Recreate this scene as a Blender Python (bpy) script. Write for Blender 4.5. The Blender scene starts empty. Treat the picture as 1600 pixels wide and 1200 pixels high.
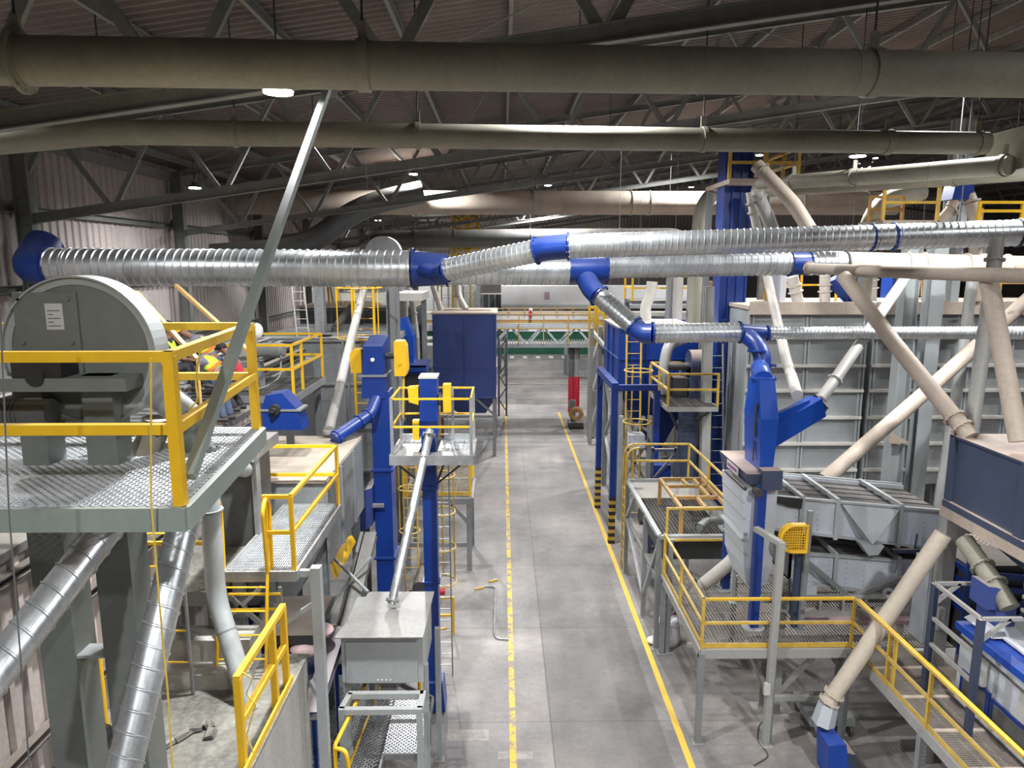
import bpy, math, random
from mathutils import Vector as V, Matrix
random.seed(7)
sc = bpy.context.scene
COL = sc.collection
# ------------------------------------------------------------------ camera, light, exposure
FPX, PITCH, YAW, CAMZ = 1110.0, math.radians(9.71), math.radians(0.77), 10.0
cam_data = bpy.data.cameras.new('camera'); cam = bpy.data.objects.new('camera', cam_data); COL.objects.link(cam)
cam_data.sensor_width = 36.0; cam_data.lens = 36.0 * FPX / 1600.0; cam_data.clip_start = 0.05; cam_data.clip_end = 300
cam.location = (0, 0, CAMZ); cam.rotation_euler = (math.pi/2 - PITCH, 0, -YAW)
sc.camera = cam
sc.view_settings.view_transform = 'Standard'; sc.view_settings.look = 'None'
sc.view_settings.gamma = 1.0; sc.view_settings.exposure = 0.35; sc.view_settings.use_curve_mapping = False
world = bpy.data.worlds.new('world'); sc.world = world; world.use_nodes = True
world.node_tree.nodes['Background'].inputs[0].default_value = (0.55, 0.62, 0.75, 1)
world.node_tree.nodes['Background'].inputs[1].default_value = 0.02
LAMP_COL = (0.97, 0.985, 1.0)
# high bay lamps: (x, y, z, watts)
LAMPS = []

# ------------------------------------------------------------------ the survey: a sight line from the gallery cut with a plane
_f = V((math.sin(YAW)*math.cos(PITCH), math.cos(YAW)*math.cos(PITCH), -math.sin(PITCH)))
_r = V((math.cos(YAW), -math.sin(YAW), 0.0)); _u = _r.cross(_f)
EYE = V((0, 0, CAMZ))
def ray(px, py): return _f + _r*((px-800)/FPX) + _u*((600-py)/FPX)
def P(px, py, Y):
    d = ray(px, py); return EYE + d*(Y/d.y)
def G(px, py, Z=0.0):
    d = ray(px, py); return EYE + d*((Z-CAMZ)/d.z)
def XP(px, py, X):
    d = ray(px, py); return EYE + d*(X/d.x)
def size_at(px, p):                       # metres covered by px pixels at the distance of p
    return px*((p-EYE).dot(_f))/FPX
UP = V((0, 0, 1)); AX = V((1, 0, 0)); AY = V((0, 1, 0))

# ------------------------------------------------------------------ mesh building
ORI = {}
class MB:
    def __init__(s): s.v = []; s.f = []; s.mi = []; s.cur = 0
    def add(s, vs, fs):
        n = len(s.v); s.v += [V(p) for p in vs]
        for f in fs: s.f.append(tuple(i+n for i in f)); s.mi.append(s.cur)
        return s
    def hexa(s, a):                      # 4 bottom corners then 4 top corners
        return s.add(a, [(0,3,2,1),(4,5,6,7),(0,1,5,4),(1,2,6,5),(2,3,7,6),(3,0,4,7)])
    def box(s, x0, x1, y0, y1, z0, z1):
        return s.hexa([(x0,y0,z0),(x1,y0,z0),(x1,y1,z0),(x0,y1,z0),(x0,y0,z1),(x1,y0,z1),(x1,y1,z1),(x0,y1,z1)])
    def frame(s, p, q, up=None):
        d = (V(q)-V(p)).normalized()
        u = V(up) if up is not None else UP
        if abs(d.dot(u.normalized())) > 0.985: u = AY if abs(d.y) < 0.9 else AX
        a = d.cross(u).normalized(); b = a.cross(d).normalized()
        return d, a, b
    def bar(s, p, q, w, h=None, up=None):
        h = w if h is None else h; p = V(p); q = V(q)
        d, a, b = s.frame(p, q, up); a = a*w/2; b = b*h/2
        return s.hexa([p-a-b, p+a-b, q+a-b, q-a-b, p-a+b, p+a+b, q+a+b, q-a+b])
    def prof(s, p, q, poly, up=None, cap=True):
        p = V(p); q = V(q); d, a, b = s.frame(p, q, up); n = len(poly)
        vs = [p + a*x + b*y for x, y in poly] + [q + a*x + b*y for x, y in poly]
        fs = [(i, (i+1) % n, (i+1) % n + n, i+n) for i in range(n)]
        if cap: fs += [tuple(range(n))[::-1], tuple(range(n, 2*n))]
        return s.add(vs, fs)
    def ibeam(s, p, q, w, h, t=0.012, up=None):
        w /= 2; h /= 2
        return s.prof(p, q, [(-w,-h),(w,-h),(w,-h+t),(t/2,-h+t),(t/2,h-t),(w,h-t),(w,h),(-w,h),(-w,h-t),(-t/2,h-t),(-t/2,-h+t),(-w,-h+t)], up)
    def angle(s, p, q, w, t=0.012, up=None):
        return s.prof(p, q, [(-w/2,-w/2),(w/2,-w/2),(w/2,-w/2+t),(-w/2+t,-w/2+t),(-w/2+t,w/2),(-w/2,w/2)], up)
    def chan(s, p, q, w, h, t=0.012, up=None):
        return s.prof(p, q, [(-w/2,-h/2),(w/2,-h/2),(w/2,-h/2+t),(-w/2+t,-h/2+t),(-w/2+t,h/2-t),(w/2,h/2-t),(w/2,h/2),(-w/2,h/2)], up)
    def tube(s, p, q, r, r2=None, n=14, cap=True):
        r2 = r if r2 is None else r2; p = V(p); q = V(q); d, a, b = s.frame(p, q)
        cs = [(math.cos(2*math.pi*i/n), math.sin(2*math.pi*i/n)) for i in range(n)]
        vs = [p + a*c*r + b*k*r for c, k in cs] + [q + a*c*r2 + b*k*r2 for c, k in cs]
        fs = [(i, (i+1) % n, (i+1) % n + n, i+n) for i in range(n)]
        if cap: fs += [tuple(range(n))[::-1], tuple(range(n, 2*n))]
        return s.add(vs, fs)
    def flange(s, c, axis, r, t=0.03, n=24, bolts=0):
        a = V(axis).normalized(); c = V(c); s.tube(c-a*t/2, c+a*t/2, r, n=n)
        if bolts:
            d, e, g = s.frame(c, c+a)
            for i in range(bolts):
                th = 2*math.pi*i/bolts; k = c + (e*math.cos(th)+g*math.sin(th))*r*0.93
                s.tube(k-a*(t/2+0.018), k+a*(t/2+0.018), 0.016, n=6)
        return s
    def path(s, pts, r, n=14, bend=0.0, radii=None, cap=True):
        pts = [V(p) for p in pts]; P2 = [pts[0]]; R2 = [radii[0] if radii else r]
        for i in range(1, len(pts)-1):
            a, b, c = pts[i-1], pts[i], pts[i+1]; rr = radii[i] if radii else r
            if bend > 0:
                u = (a-b); w = (c-b); k = min(bend, u.length*0.49, w.length*0.49)
                s0 = b+u.normalized()*k; s1 = b+w.normalized()*k
                for t in (0, .2, .4, .6, .8, 1.0):
                    P2.append(s0*(1-t)**2 + b*2*t*(1-t) + s1*t*t); R2.append(rr)
            else: P2.append(b); R2.append(rr)
        P2.append(pts[-1]); R2.append(radii[-1] if radii else r)
        vs = []; m = len(P2); prev = None
        for i in range(m):
            t = ((P2[min(i+1, m-1)]-P2[i]).normalized() + (P2[i]-P2[max(i-1, 0)]).normalized())
            t.normalize()
            if prev is None: _, a, b = s.frame(P2[0], P2[0]+t)
            else:
                a = (prev - t*prev.dot(t)).normalized(); b = a.cross(t).normalized()
            prev = a
            for j in range(n):
                th = 2*math.pi*j/n; vs.append(P2[i] + a*math.cos(th)*R2[i] + b*math.sin(th)*R2[i])
        fs = [(i*n+j, i*n+(j+1) % n, (i+1)*n+(j+1) % n, (i+1)*n+j) for i in range(m-1) for j in range(n)]
        if cap: fs += [tuple(range(n))[::-1], tuple(range((m-1)*n, m*n))]
        return s.add(vs, fs)
    def spiral(s, p, q, r, pitch=0.2, bead=0.018, width=0.05, n=28, r2=None):   # spiral duct: a tube and its helical seam
        r2 = r if r2 is None else r2; s.tube(p, q, r, r2, n=n, cap=False)
        p = V(p); q = V(q); d, a, b = s.frame(p, q); L = (q-p).length
        vs = []; fs = []; steps = int(L/pitch*n); k = 0
        for i in range(steps+1):
            th = 2*math.pi*i/n; x = i*pitch/n
            rr = r + (r2-r)*x/L; e = a*math.cos(th)+b*math.sin(th)
            x0 = max(0, x-width/2); x1 = min(L, x+width/2)
            vs += [p+d*x0+e*(rr-0.002), p+d*(x0*.7+x1*.3)+e*(rr+bead), p+d*(x0*.3+x1*.7)+e*(rr+bead), p+d*x1+e*(rr-0.002)]
            if i: fs += [(k-4+j, k-4+j+1, k+j+1, k+j) for j in range(3)]
            k += 4
        return s.add(vs, fs)
    def prism(s, poly, ext):
        poly = [V(p) for p in poly]; ext = V(ext); n = len(poly)
        return s.add(poly+[p+ext for p in poly], [tuple(range(n))[::-1], tuple(range(n, 2*n))] + [(i, (i+1) % n, (i+1) % n+n, i+n) for i in range(n)])
    def quad(s, a, b, c, d): return s.add([a, b, c, d], [(0,1,2,3)])
    def hoop(s, c, axis, r, t, a0=0, a1=360, n=24, up=None):
        c = V(c); d, e, g = s.frame(c, c+V(axis), up); pts = []
        for i in range(n+1):
            th = math.radians(a0+(a1-a0)*i/n); pts.append(c+(e*math.cos(th)+g*math.sin(th))*r)
        return s.path(pts, t, n=6, cap=(a1-a0 < 359))
    def blob(s, c, rx, ry, rz, n=12, m=8):
        vs = []; c = V(c)
        for i in range(m+1):
            ph = math.pi*i/m
            for j in range(n):
                th = 2*math.pi*j/n; vs.append(c+V((rx*math.sin(ph)*math.cos(th), ry*math.sin(ph)*math.sin(th), rz*math.cos(ph))))
        return s.add(vs, [(i*n+j, i*n+(j+1) % n, (i+1)*n+(j+1) % n, (i+1)*n+j) for i in range(m) for j in range(n)])
    def build(s, name, mat, parent=None, smooth=True, label=None, origin=None):
        if parent is not None: o0 = ORI[parent.name]
        elif origin is not None: o0 = V(origin)
        else:
            xs = [p.x for p in s.v]; ys = [p.y for p in s.v]; zs = [p.z for p in s.v]
            o0 = V(((min(xs)+max(xs))/2, (min(ys)+max(ys))/2, min(zs)))
        me = bpy.data.meshes.new(name); me.from_pydata([p-o0 for p in s.v], [], s.f); me.validate()
        import bmesh
        bm = bmesh.new(); bm.from_mesh(me); bmesh.ops.recalc_face_normals(bm, faces=bm.faces); bm.to_mesh(me); bm.free()
        mats = mat if isinstance(mat, (list, tuple)) else [mat]
        for m in mats: me.materials.append(m)
        if len(mats) > 1 and len(me.polygons) == len(s.mi): me.polygons.foreach_set('material_index', s.mi)
        if smooth:
            me.polygons.foreach_set('use_smooth', [True]*len(me.polygons)); me.set_sharp_from_angle(angle=math.radians(38))
        me.update()
        o = bpy.data.objects.new(name, me); COL.objects.link(o)
        if parent is not None: o.parent = parent
        else: o.location = o0
        ORI[o.name] = o0
        if label: o['label'] = label
        return o
def tag(o, label, cat, group=None, kind=None):
    o['label'] = label; o['category'] = cat
    if group: o['group'] = group
    if kind: o['kind'] = kind
    return o
def thing(name, label, cat, loc, group=None):
    o = bpy.data.objects.new(name, None); COL.objects.link(o); o.location = loc; o.empty_display_size = 0.2
    ORI[o.name] = V(loc); return tag(o, label, cat, group)
def struct(o, kind='structure'):
    o['kind'] = kind; return o
def one(mb, name, mat, label, cat, group=None, smooth=True):
    return tag(mb.build(name, mat, smooth=smooth), label, cat, group)

# ------------------------------------------------------------------ materials
def _nodes(name):
    m = bpy.data.materials.new(name); m.use_nodes = True; nt = m.node_tree
    return m, nt, nt.nodes['Principled BSDF']
def paint(name, col, rough=0.5, metal=0.0, var=0.25, scale=1.5, dust=0.0, dustcol=(0.36, 0.29, 0.22), bump=0.0, streak=True, fine=14.0):
    m, nt, b = _nodes(name); N = nt.nodes; L = nt.links
    geo = N.new('ShaderNodeNewGeometry')
    mp = N.new('ShaderNodeMapping'); mp.inputs['Scale'].default_value = (1, 1, 0.35 if streak else 1)
    L.new(geo.outputs['Position'], mp.inputs['Vector'])
    n1 = N.new('ShaderNodeTexNoise'); n1.inputs['Scale'].default_value = scale; n1.inputs['Detail'].default_value = 6; n1.inputs['Roughness'].default_value = 0.65
    L.new(mp.outputs[0], n1.inputs['Vector'])
    n2 = N.new('ShaderNodeTexNoise'); n2.inputs['Scale'].default_value = fine; n2.inputs['Detail'].default_value = 3
    L.new(geo.outputs['Position'], n2.inputs['Vector'])
    ad = N.new('ShaderNodeMath'); ad.operation = 'ADD'; L.new(n1.outputs[0], ad.inputs[0])
    mu = N.new('ShaderNodeMath'); mu.operation = 'MULTIPLY'; mu.inputs[1].default_value = 0.4; L.new(n2.outputs[0], mu.inputs[0]); L.new(mu.outputs[0], ad.inputs[1])
    mr = N.new('ShaderNodeMapRange'); mr.inputs[1].default_value = 0.45; mr.inputs[2].default_value = 0.95
    mr.inputs[3].default_value = 1-var; mr.inputs[4].default_value = 1+var*0.6; L.new(ad.outputs[0], mr.inputs[0])
    vm = N.new('ShaderNodeVectorMath'); vm.operation = 'SCALE'; vm.inputs[0].default_value = col; L.new(mr.outputs[0], vm.inputs['Scale'])
    out = vm.outputs[0]
    if dust > 0:
        sp = N.new('ShaderNodeSeparateXYZ'); L.new(geo.outputs['Normal'], sp.inputs[0])
        d1 = N.new('ShaderNodeMapRange'); d1.inputs[1].default_value = 0.25; d1.inputs[2].default_value = 0.95; d1.inputs[4].default_value = dust; L.new(sp.outputs['Z'], d1.inputs[0])
        d2 = N.new('ShaderNodeMath'); d2.operation = 'MULTIPLY'; L.new(d1.outputs[0], d2.inputs[0])
        d3 = N.new('ShaderNodeMapRange'); d3.inputs[1].default_value = 0.3; d3.inputs[2].default_value = 0.6; d3.inputs[3].default_value = 0.6; L.new(n1.outputs[0], d3.inputs[0]); L.new(d3.outputs[0], d2.inputs[1])
        mx = N.new('ShaderNodeMix'); mx.data_type = 'RGBA'; L.new(d2.outputs[0], mx.inputs[0]); L.new(out, mx.inputs[6]); mx.inputs[7].default_value = (*dustcol, 1)
        out = mx.outputs[2]
        if metal > 0:
            s1 = N.new('ShaderNodeMath'); s1.operation = 'SUBTRACT'; s1.inputs[0].default_value = 1.0; L.new(d2.outputs[0], s1.inputs[1])
            s2 = N.new('ShaderNodeMath'); s2.operation = 'MULTIPLY'; s2.inputs[1].default_value = metal; L.new(s1.outputs[0], s2.inputs[0]); L.new(s2.outputs[0], b.inputs['Metallic'])
    L.new(out, b.inputs['Base Color'])
    b.inputs['Roughness'].default_value = rough
    if not (metal > 0 and dust > 0): b.inputs['Metallic'].default_value = metal
    rr = N.new('ShaderNodeMapRange'); rr.inputs[3].default_value = max(0.05, rough-0.12); rr.inputs[4].default_value = min(1, rough+0.15); L.new(n1.outputs[0], rr.inputs[0]); L.new(rr.outputs[0], b.inputs['Roughness'])
    if bump:
        bp = N.new('ShaderNodeBump'); bp.inputs['Strength'].default_value = bump; bp.inputs['Distance'].default_value = 0.02; L.new(ad.outputs[0], bp.inputs['Height']); L.new(bp.outputs[0], b.inputs['Normal'])
    return m
def emit(name, col, strength):
    m, nt, b = _nodes(name); b.inputs['Base Color'].default_value = (*col, 1)
    b.inputs['Emission Color'].default_value = (*col, 1); b.inputs['Emission Strength'].default_value = strength; return m
M = {}
M['galv'] = paint('galvanised', (0.64, 0.665, 0.68), 0.33, 0.80, 0.30, 2.5, dust=0.10, fine=30)
M['galv_dirty'] = paint('galvanised_dull', (0.36, 0.37, 0.375), 0.42, 0.5, 0.35, 2.0, dust=0.35)
M['galv_floor'] = paint('galvanised_grating', (0.58, 0.60, 0.62), 0.45, 0.35, 0.25, 2.0)
M['green_grey'] = paint('green_grey_paint', (0.165, 0.182, 0.168), 0.45, 0.0, 0.18, 1.6, dust=0.15, dustcol=(0.4, 0.38, 0.33))
M['grey'] = paint('grey_paint', (0.215, 0.225, 0.23), 0.5, 0.0, 0.2, 1.6, dust=0.25)
M['light_grey'] = paint('light_grey_paint', (0.36, 0.385, 0.39), 0.42, 0.0, 0.15, 1.4, dust=0.2)
M['white_grey'] = paint('white_grey_paint', (0.52, 0.55, 0.60), 0.42, 0.0, 0.14, 1.2, dust=0.35)
M['dark_grey'] = paint('dark_grey_steel', (0.105, 0.108, 0.108), 0.5, 0.1, 0.25, 1.8, dust=0.35)
M['truss'] = paint('truss_steel', (0.20, 0.205, 0.19), 0.6, 0.0, 0.3, 1.5, dust=0.5, dustcol=(0.30, 0.26, 0.21))
M['dust_pipe'] = paint('dusty_olive_pipe', (0.275, 0.262, 0.205), 0.6, 0.0, 0.28, 0.9, dust=0.45, dustcol=(0.30, 0.26, 0.20), streak=False)
M['tan'] = paint('tan_pipe', (0.44, 0.365, 0.30), 0.6, 0.0, 0.25, 1.2, dust=0.6, dustcol=(0.55, 0.45, 0.36))
M['pipe_grey'] = paint('grey_pipe', (0.34, 0.34, 0.325), 0.5, 0.0, 0.18, 1.4, dust=0.45, dustcol=(0.48, 0.42, 0.36))
M['pipe_white'] = paint('pale_pipe', (0.56, 0.535, 0.49), 0.5, 0.0, 0.15, 1.2, dust=0.3)
M['blue'] = paint('blue_paint', (0.006, 0.036, 0.225), 0.33, 0.0, 0.18, 1.2, dust=0.22, dustcol=(0.28, 0.28, 0.34))
M['blue_bright'] = paint('bright_blue_paint', (0.006, 0.062, 0.38), 0.33, 0.0, 0.15, 1.2, dust=0.12, dustcol=(0.3, 0.3, 0.35))
M['blue_dusty'] = paint('dusty_blue_paint', (0.042, 0.070, 0.25), 0.5, 0.0, 0.35, 0.8, dust=0.75, dustcol=(0.50, 0.42, 0.33))
M['navy'] = paint('navy_paint', (0.046, 0.060, 0.105), 0.45, 0.0, 0.22, 1.0, dust=0.9, dustcol=(0.56, 0.43, 0.34))
M['yellow'] = paint('yellow_paint', (0.80, 0.47, 0.015), 0.4, 0.0, 0.12, 2.0, dust=0.12, dustcol=(0.6, 0.5, 0.25))
M['yellow_old'] = paint('worn_yellow_paint', (0.62, 0.40, 0.06), 0.5, 0.0, 0.3, 3.0, dust=0.5, dustcol=(0.5, 0.42, 0.28))
M['ochre'] = paint('ochre_rust_paint', (0.42, 0.245, 0.07), 0.6, 0.0, 0.3, 3.0, dust=0.4)
M['steel_shelf'] = paint('tan_dust_top', (0.50, 0.425, 0.345), 0.75, 0.0, 0.25, 1.1, streak=False)
M['black'] = paint('black_rubber', (0.022, 0.022, 0.024), 0.6, 0.0, 0.3, 3.0, dust=0.2)
M['dark'] = paint('dark_steel', (0.055, 0.055, 0.058), 0.55, 0.2, 0.3, 2.0, dust=0.4)
M['concrete_old'] = paint('stained_concrete', (0.225, 0.215, 0.185), 0.75, 0.0, 0.75, 0.9, bump=0.3, streak=False)
M['concrete_wall'] = paint('cement_render', (0.38, 0.37, 0.34), 0.8, 0.0, 0.35, 0.9, bump=0.3)
M['tarp'] = paint('black_plastic_sheet', (0.016, 0.016, 0.018), 0.22, 0.0, 0.4, 2.0, bump=0.8, streak=False)
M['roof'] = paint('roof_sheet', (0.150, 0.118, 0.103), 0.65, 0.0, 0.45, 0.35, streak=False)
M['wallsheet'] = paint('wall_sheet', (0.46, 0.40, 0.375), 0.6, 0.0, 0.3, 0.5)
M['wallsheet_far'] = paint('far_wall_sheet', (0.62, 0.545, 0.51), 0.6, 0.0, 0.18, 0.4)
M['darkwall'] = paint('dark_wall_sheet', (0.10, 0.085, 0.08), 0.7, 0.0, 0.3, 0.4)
M['green'] = paint('dark_green_paint', (0.014, 0.105, 0.060), 0.5, 0.0, 0.25, 0.6)
M['white'] = paint('white_paint', (0.74, 0.74, 0.75), 0.45, 0.0, 0.1, 0.7)
M['red'] = paint('red_paint', (0.42, 0.012, 0.030), 0.5, 0.0, 0.15, 1.0)
M['orange'] = paint('orange_cloth', (0.75, 0.17, 0.03), 0.8)
M['hivis'] = paint('hi_vis_cloth', (0.55, 0.75, 0.05), 0.8, 0, 0.2, 6)
M['denim'] = paint('denim', (0.075, 0.10, 0.17), 0.9, 0, 0.3, 8)
M['shirt'] = paint('grey_shirt', (0.16, 0.155, 0.19), 0.9, 0, 0.3, 6)
M['redcloth'] = paint('red_shirt', (0.45, 0.03, 0.05), 0.9, 0, 0.25, 6)
M['skin'] = paint('skin', (0.26, 0.13, 0.08), 0.6, 0, 0.1, 6)
M['hair'] = paint('black_hair', (0.012, 0.010, 0.010), 0.7)
M['cloth_dark'] = paint('dark_trousers', (0.03, 0.03, 0.035), 0.9, 0, 0.3, 6)
M['paper'] = paint('paper_label', (0.55, 0.56, 0.54), 0.7, 0, 0.1, 8)
M['sack'] = paint('woven_sack', (0.72, 0.72, 0.74), 0.7, 0, 0.2, 5, bump=0.4)
M['pink'] = paint('pinkish_cloth', (0.50, 0.36, 0.36), 0.9, 0, 0.3, 3)
M['rope'] = paint('yellow_rope', (0.72, 0.50, 0.08), 0.8, 0, 0.2, 8)
M['wire'] = paint('wire', (0.16, 0.16, 0.155), 0.5, 0.3)
M['screen_mesh'] = paint('screen_mesh', (0.105, 0.096, 0.09), 0.8, 0.1, 0.7, 2.2, streak=False, fine=20)
M['glass_lamp'] = emit('lamp_lens', (1.0, 0.97, 0.93), 30.0)
M['purple'] = paint('purple_print', (0.30, 0.10, 0.26), 0.6)
M['green_sign'] = paint('green_print', (0.02, 0.15, 0.08), 0.6)
def concrete():
    m, nt, b = _nodes('floor_concrete'); N = nt.nodes; L = nt.links
    geo = N.new('ShaderNodeNewGeometry')
    def noise(sc_, det=8, rough=0.6, vec=None):
        n = N.new('ShaderNodeTexNoise'); n.inputs['Scale'].default_value = sc_; n.inputs['Detail'].default_value = det; n.inputs['Roughness'].default_value = rough
        L.new(vec or geo.outputs['Position'], n.inputs['Vector']); return n
    big = noise(0.22, 6); mid = noise(0.9, 8, 0.7); fine = noise(9, 5, 0.6)
    ramp = N.new('ShaderNodeValToRGB'); L.new(big.outputs[0], ramp.inputs[0])
    ramp.color_ramp.elements[0].position = 0.36; ramp.color_ramp.elements[0].color = (0.165, 0.158, 0.153, 1)
    ramp.color_ramp.elements[1].position = 0.62; ramp.color_ramp.elements[1].color = (0.300, 0.270, 0.250, 1)
    m1 = N.new('ShaderNodeMapRange'); m1.inputs[1].default_value = 0.3; m1.inputs[2].default_value = 0.7; m1.inputs[3].default_value = 0.66; m1.inputs[4].default_value = 1.22; L.new(mid.outputs[0], m1.inputs[0])
    m2 = N.new('ShaderNodeMapRange'); m2.inputs[1].default_value = 0.3; m2.inputs[2].default_value = 0.7; m2.inputs[3].default_value = 0.9; m2.inputs[4].default_value = 1.08; L.new(fine.outputs[0], m2.inputs[0])
    mm = N.new('ShaderNodeMath'); mm.operation = 'MULTIPLY'; L.new(m1.outputs[0], mm.inputs[0]); L.new(m2.outputs[0], mm.inputs[1])
    # saw cut joints every 5 m
    sp = N.new('ShaderNodeSeparateXYZ'); L.new(geo.outputs['Position'], sp.inputs[0])
    def joint(sock, off, pitch):
        a = N.new('ShaderNodeMath'); a.operation = 'ADD'; a.inputs[1].default_value = off; L.new(sock, a.inputs[0])
        c = N.new('ShaderNodeMath'); c.operation = 'PINGPONG'; c.inputs[1].default_value = pitch/2; L.new(a.outputs[0], c.inputs[0])
        g = N.new('ShaderNodeMath'); g.operation = 'GREATER_THAN'; g.inputs[1].default_value = 0.012; L.new(c.outputs[0], g.inputs[0])
        r = N.new('ShaderNodeMapRange'); r.inputs[3].default_value = 0.62; L.new(g.outputs[0], r.inputs[0]); return r.outputs[0]
    j = N.new('ShaderNodeMath'); j.operation = 'MULTIPLY'; L.new(joint(sp.outputs['Y'], 2.2, 4.1), j.inputs[0]); L.new(joint(sp.outputs['X'], -1.05, 6.0), j.inputs[1])
    k = N.new('ShaderNodeMath'); k.operation = 'MULTIPLY'; L.new(mm.outputs[0], k.inputs[0]); L.new(j.outputs[0], k.inputs[1])
    # the darker, later slab in the driving lane
    def band(sock, lo, hi, e=.02):
        a = N.new('ShaderNodeMapRange'); a.inputs[1].default_value = lo-.02; a.inputs[2].default_value = lo+.02; L.new(sock, a.inputs[0])
        c = N.new('ShaderNodeMapRange'); c.inputs[1].default_value = hi-e; c.inputs[2].default_value = hi+e; c.inputs[3].default_value = 1; c.inputs[4].default_value = 0; L.new(sock, c.inputs[0])
        m_ = N.new('ShaderNodeMath'); m_.operation = 'MULTIPLY'; L.new(a.outputs[0], m_.inputs[0]); L.new(c.outputs[0], m_.inputs[1]); return m_.outputs[0]
    bb = N.new('ShaderNodeMath'); bb.operation = 'MULTIPLY'; L.new(band(sp.outputs['X'], 1.02, 3.45), bb.inputs[0]); L.new(band(sp.outputs['Y'], 6, 21.5, 4.0), bb.inputs[1])
    br = N.new('ShaderNodeMapRange'); br.inputs[3].default_value = 1.06; br.inputs[4].default_value = 0.74; L.new(bb.outputs[0], br.inputs[0])
    k2 = N.new('ShaderNodeMath'); k2.operation = 'MULTIPLY'; L.new(k.outputs[0], k2.inputs[0]); L.new(br.outputs[0], k2.inputs[1]); k = k2
    vm = N.new('ShaderNodeVectorMath'); vm.operation = 'SCALE'; L.new(ramp.outputs[0], vm.inputs[0]); L.new(k.outputs[0], vm.inputs['Scale'])
    L.new(vm.outputs[0], b.inputs['Base Color'])
    rg = N.new('ShaderNodeMapRange'); rg.inputs[3].default_value = 0.38; rg.inputs[4].default_value = 0.7; L.new(mid.outputs[0], rg.inputs[0]); L.new(rg.outputs[0], b.inputs['Roughness'])
    return m
M['floor'] = concrete()
M['platform_green'] = paint('platform_green_paint', (0.26, 0.30, 0.27), 0.45, 0.0, 0.15, 1.5, dust=0.1)
M['floor_patch'] = paint('faded_floor_paint', (0.36, 0.33, 0.30), 0.7, 0.0, 0.45, 2.5, streak=False)
M['beige'] = paint('beige_pipe', (0.56, 0.49, 0.40), 0.5, 0.0, 0.2, 1.3, dust=0.3, dustcol=(0.5, 0.42, 0.34))
def worn_line(name, t0, t1):
    m, nt, b = _nodes(name); N = nt.nodes; L = nt.links
    geo = N.new('ShaderNodeNewGeometry'); n = N.new('ShaderNodeTexNoise'); n.inputs['Scale'].default_value = 3.5; n.inputs['Detail'].default_value = 9; n.inputs['Roughness'].default_value = 0.75
    L.new(geo.outputs['Position'], n.inputs['Vector'])
    r = N.new('ShaderNodeValToRGB'); L.new(n.outputs[0], r.inputs[0]); r.color_ramp.elements[0].position = t0; r.color_ramp.elements[0].color = (0.25, 0.23, 0.21, 1)
    r.color_ramp.elements[1].position = t1; r.color_ramp.elements[1].color = (0.72, 0.47, 0.06, 1)
    L.new(r.outputs[0], b.inputs['Base Color']); b.inputs['Roughness'].default_value = 0.6; return m
M['line'] = worn_line('floor_paint', .30, .40); M['line_worn'] = worn_line('worn_floor_paint', .44, .52)
M['bin_panel'] = paint('bin_panel', (0.40, 0.42, 0.425), 0.36, 0.3, 0.22, 0.7, dust=0.3)
M['grate_dusty'] = paint('dusty_grating', (0.265, 0.235, 0.205), 0.6, 0.2, 0.35, 2.0, dust=0.5, dustcol=(0.34, 0.28, 0.23))
# ================================================================== the hall
XL, XR, YF, YB, SLOPE, RIDGE = -13.0, 52.0, 78.0, -6.0, 0.14, 30.0
def roofz(x): return 13.4 + SLOPE*((x if x < RIDGE else 2*RIDGE-x) + 13)
def chordz(x): return 11.05 + SLOPE*((x if x < RIDGE else 2*RIDGE-x) + 13)
mb = MB(); mb.box(XL, XR, YB, YF, -0.3, 0); struct(mb.build('floor', M['floor'], smooth=False))
# roof: corrugated sheets running down the slope
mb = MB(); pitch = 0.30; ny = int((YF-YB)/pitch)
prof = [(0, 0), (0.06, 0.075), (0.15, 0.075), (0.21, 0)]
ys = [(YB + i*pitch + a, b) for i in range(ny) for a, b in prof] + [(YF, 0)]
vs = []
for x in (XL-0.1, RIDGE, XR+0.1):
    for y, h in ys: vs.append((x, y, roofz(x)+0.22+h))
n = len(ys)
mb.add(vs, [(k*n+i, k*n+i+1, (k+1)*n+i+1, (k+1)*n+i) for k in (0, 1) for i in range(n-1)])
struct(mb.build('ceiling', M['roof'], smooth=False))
def sheet_wall(name, p, q, z0, z1, mat, inward, pitch=0.36):   # upright corrugated sheeting
    p = V(p); q = V(q); d = (q-p); L = d.length; d.normalize(); mb = MB(); vs = []; inn = V(inward)
    k = int(L/pitch); pr = [(0, 0), (0.05, 0.05), (0.13, 0.05), (0.18, 0)]
    tops = []
    for i in range(k):
        for a, b in pr: tops.append((p + d*(i*pitch+a) + inn*b))
    tops.append(q)
    for t in tops: vs.append((t.x, t.y, z0))
    for t in tops: vs.append((t.x, t.y, z1(t.x) if callable(z1) else z1))
    n = len(tops); mb.add(vs, [(i, i+1, n+i+1, n+i) for i in range(n-1)])
    return struct(mb.build(name, mat, smooth=False))
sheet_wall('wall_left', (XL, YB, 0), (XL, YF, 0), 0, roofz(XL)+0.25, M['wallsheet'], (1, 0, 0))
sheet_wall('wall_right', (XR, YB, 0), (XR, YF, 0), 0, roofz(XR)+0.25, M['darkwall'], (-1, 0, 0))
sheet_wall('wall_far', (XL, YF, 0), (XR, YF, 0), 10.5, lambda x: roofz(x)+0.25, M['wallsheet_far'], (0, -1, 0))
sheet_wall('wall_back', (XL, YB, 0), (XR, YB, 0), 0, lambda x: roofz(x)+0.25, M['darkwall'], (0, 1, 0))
mb = MB(); mb.box(XL, XR, YF-0.1, YF+0.2, 2.6, 10.5); struct(mb.build('wall_far_middle', M['darkwall'], smooth=False))
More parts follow.
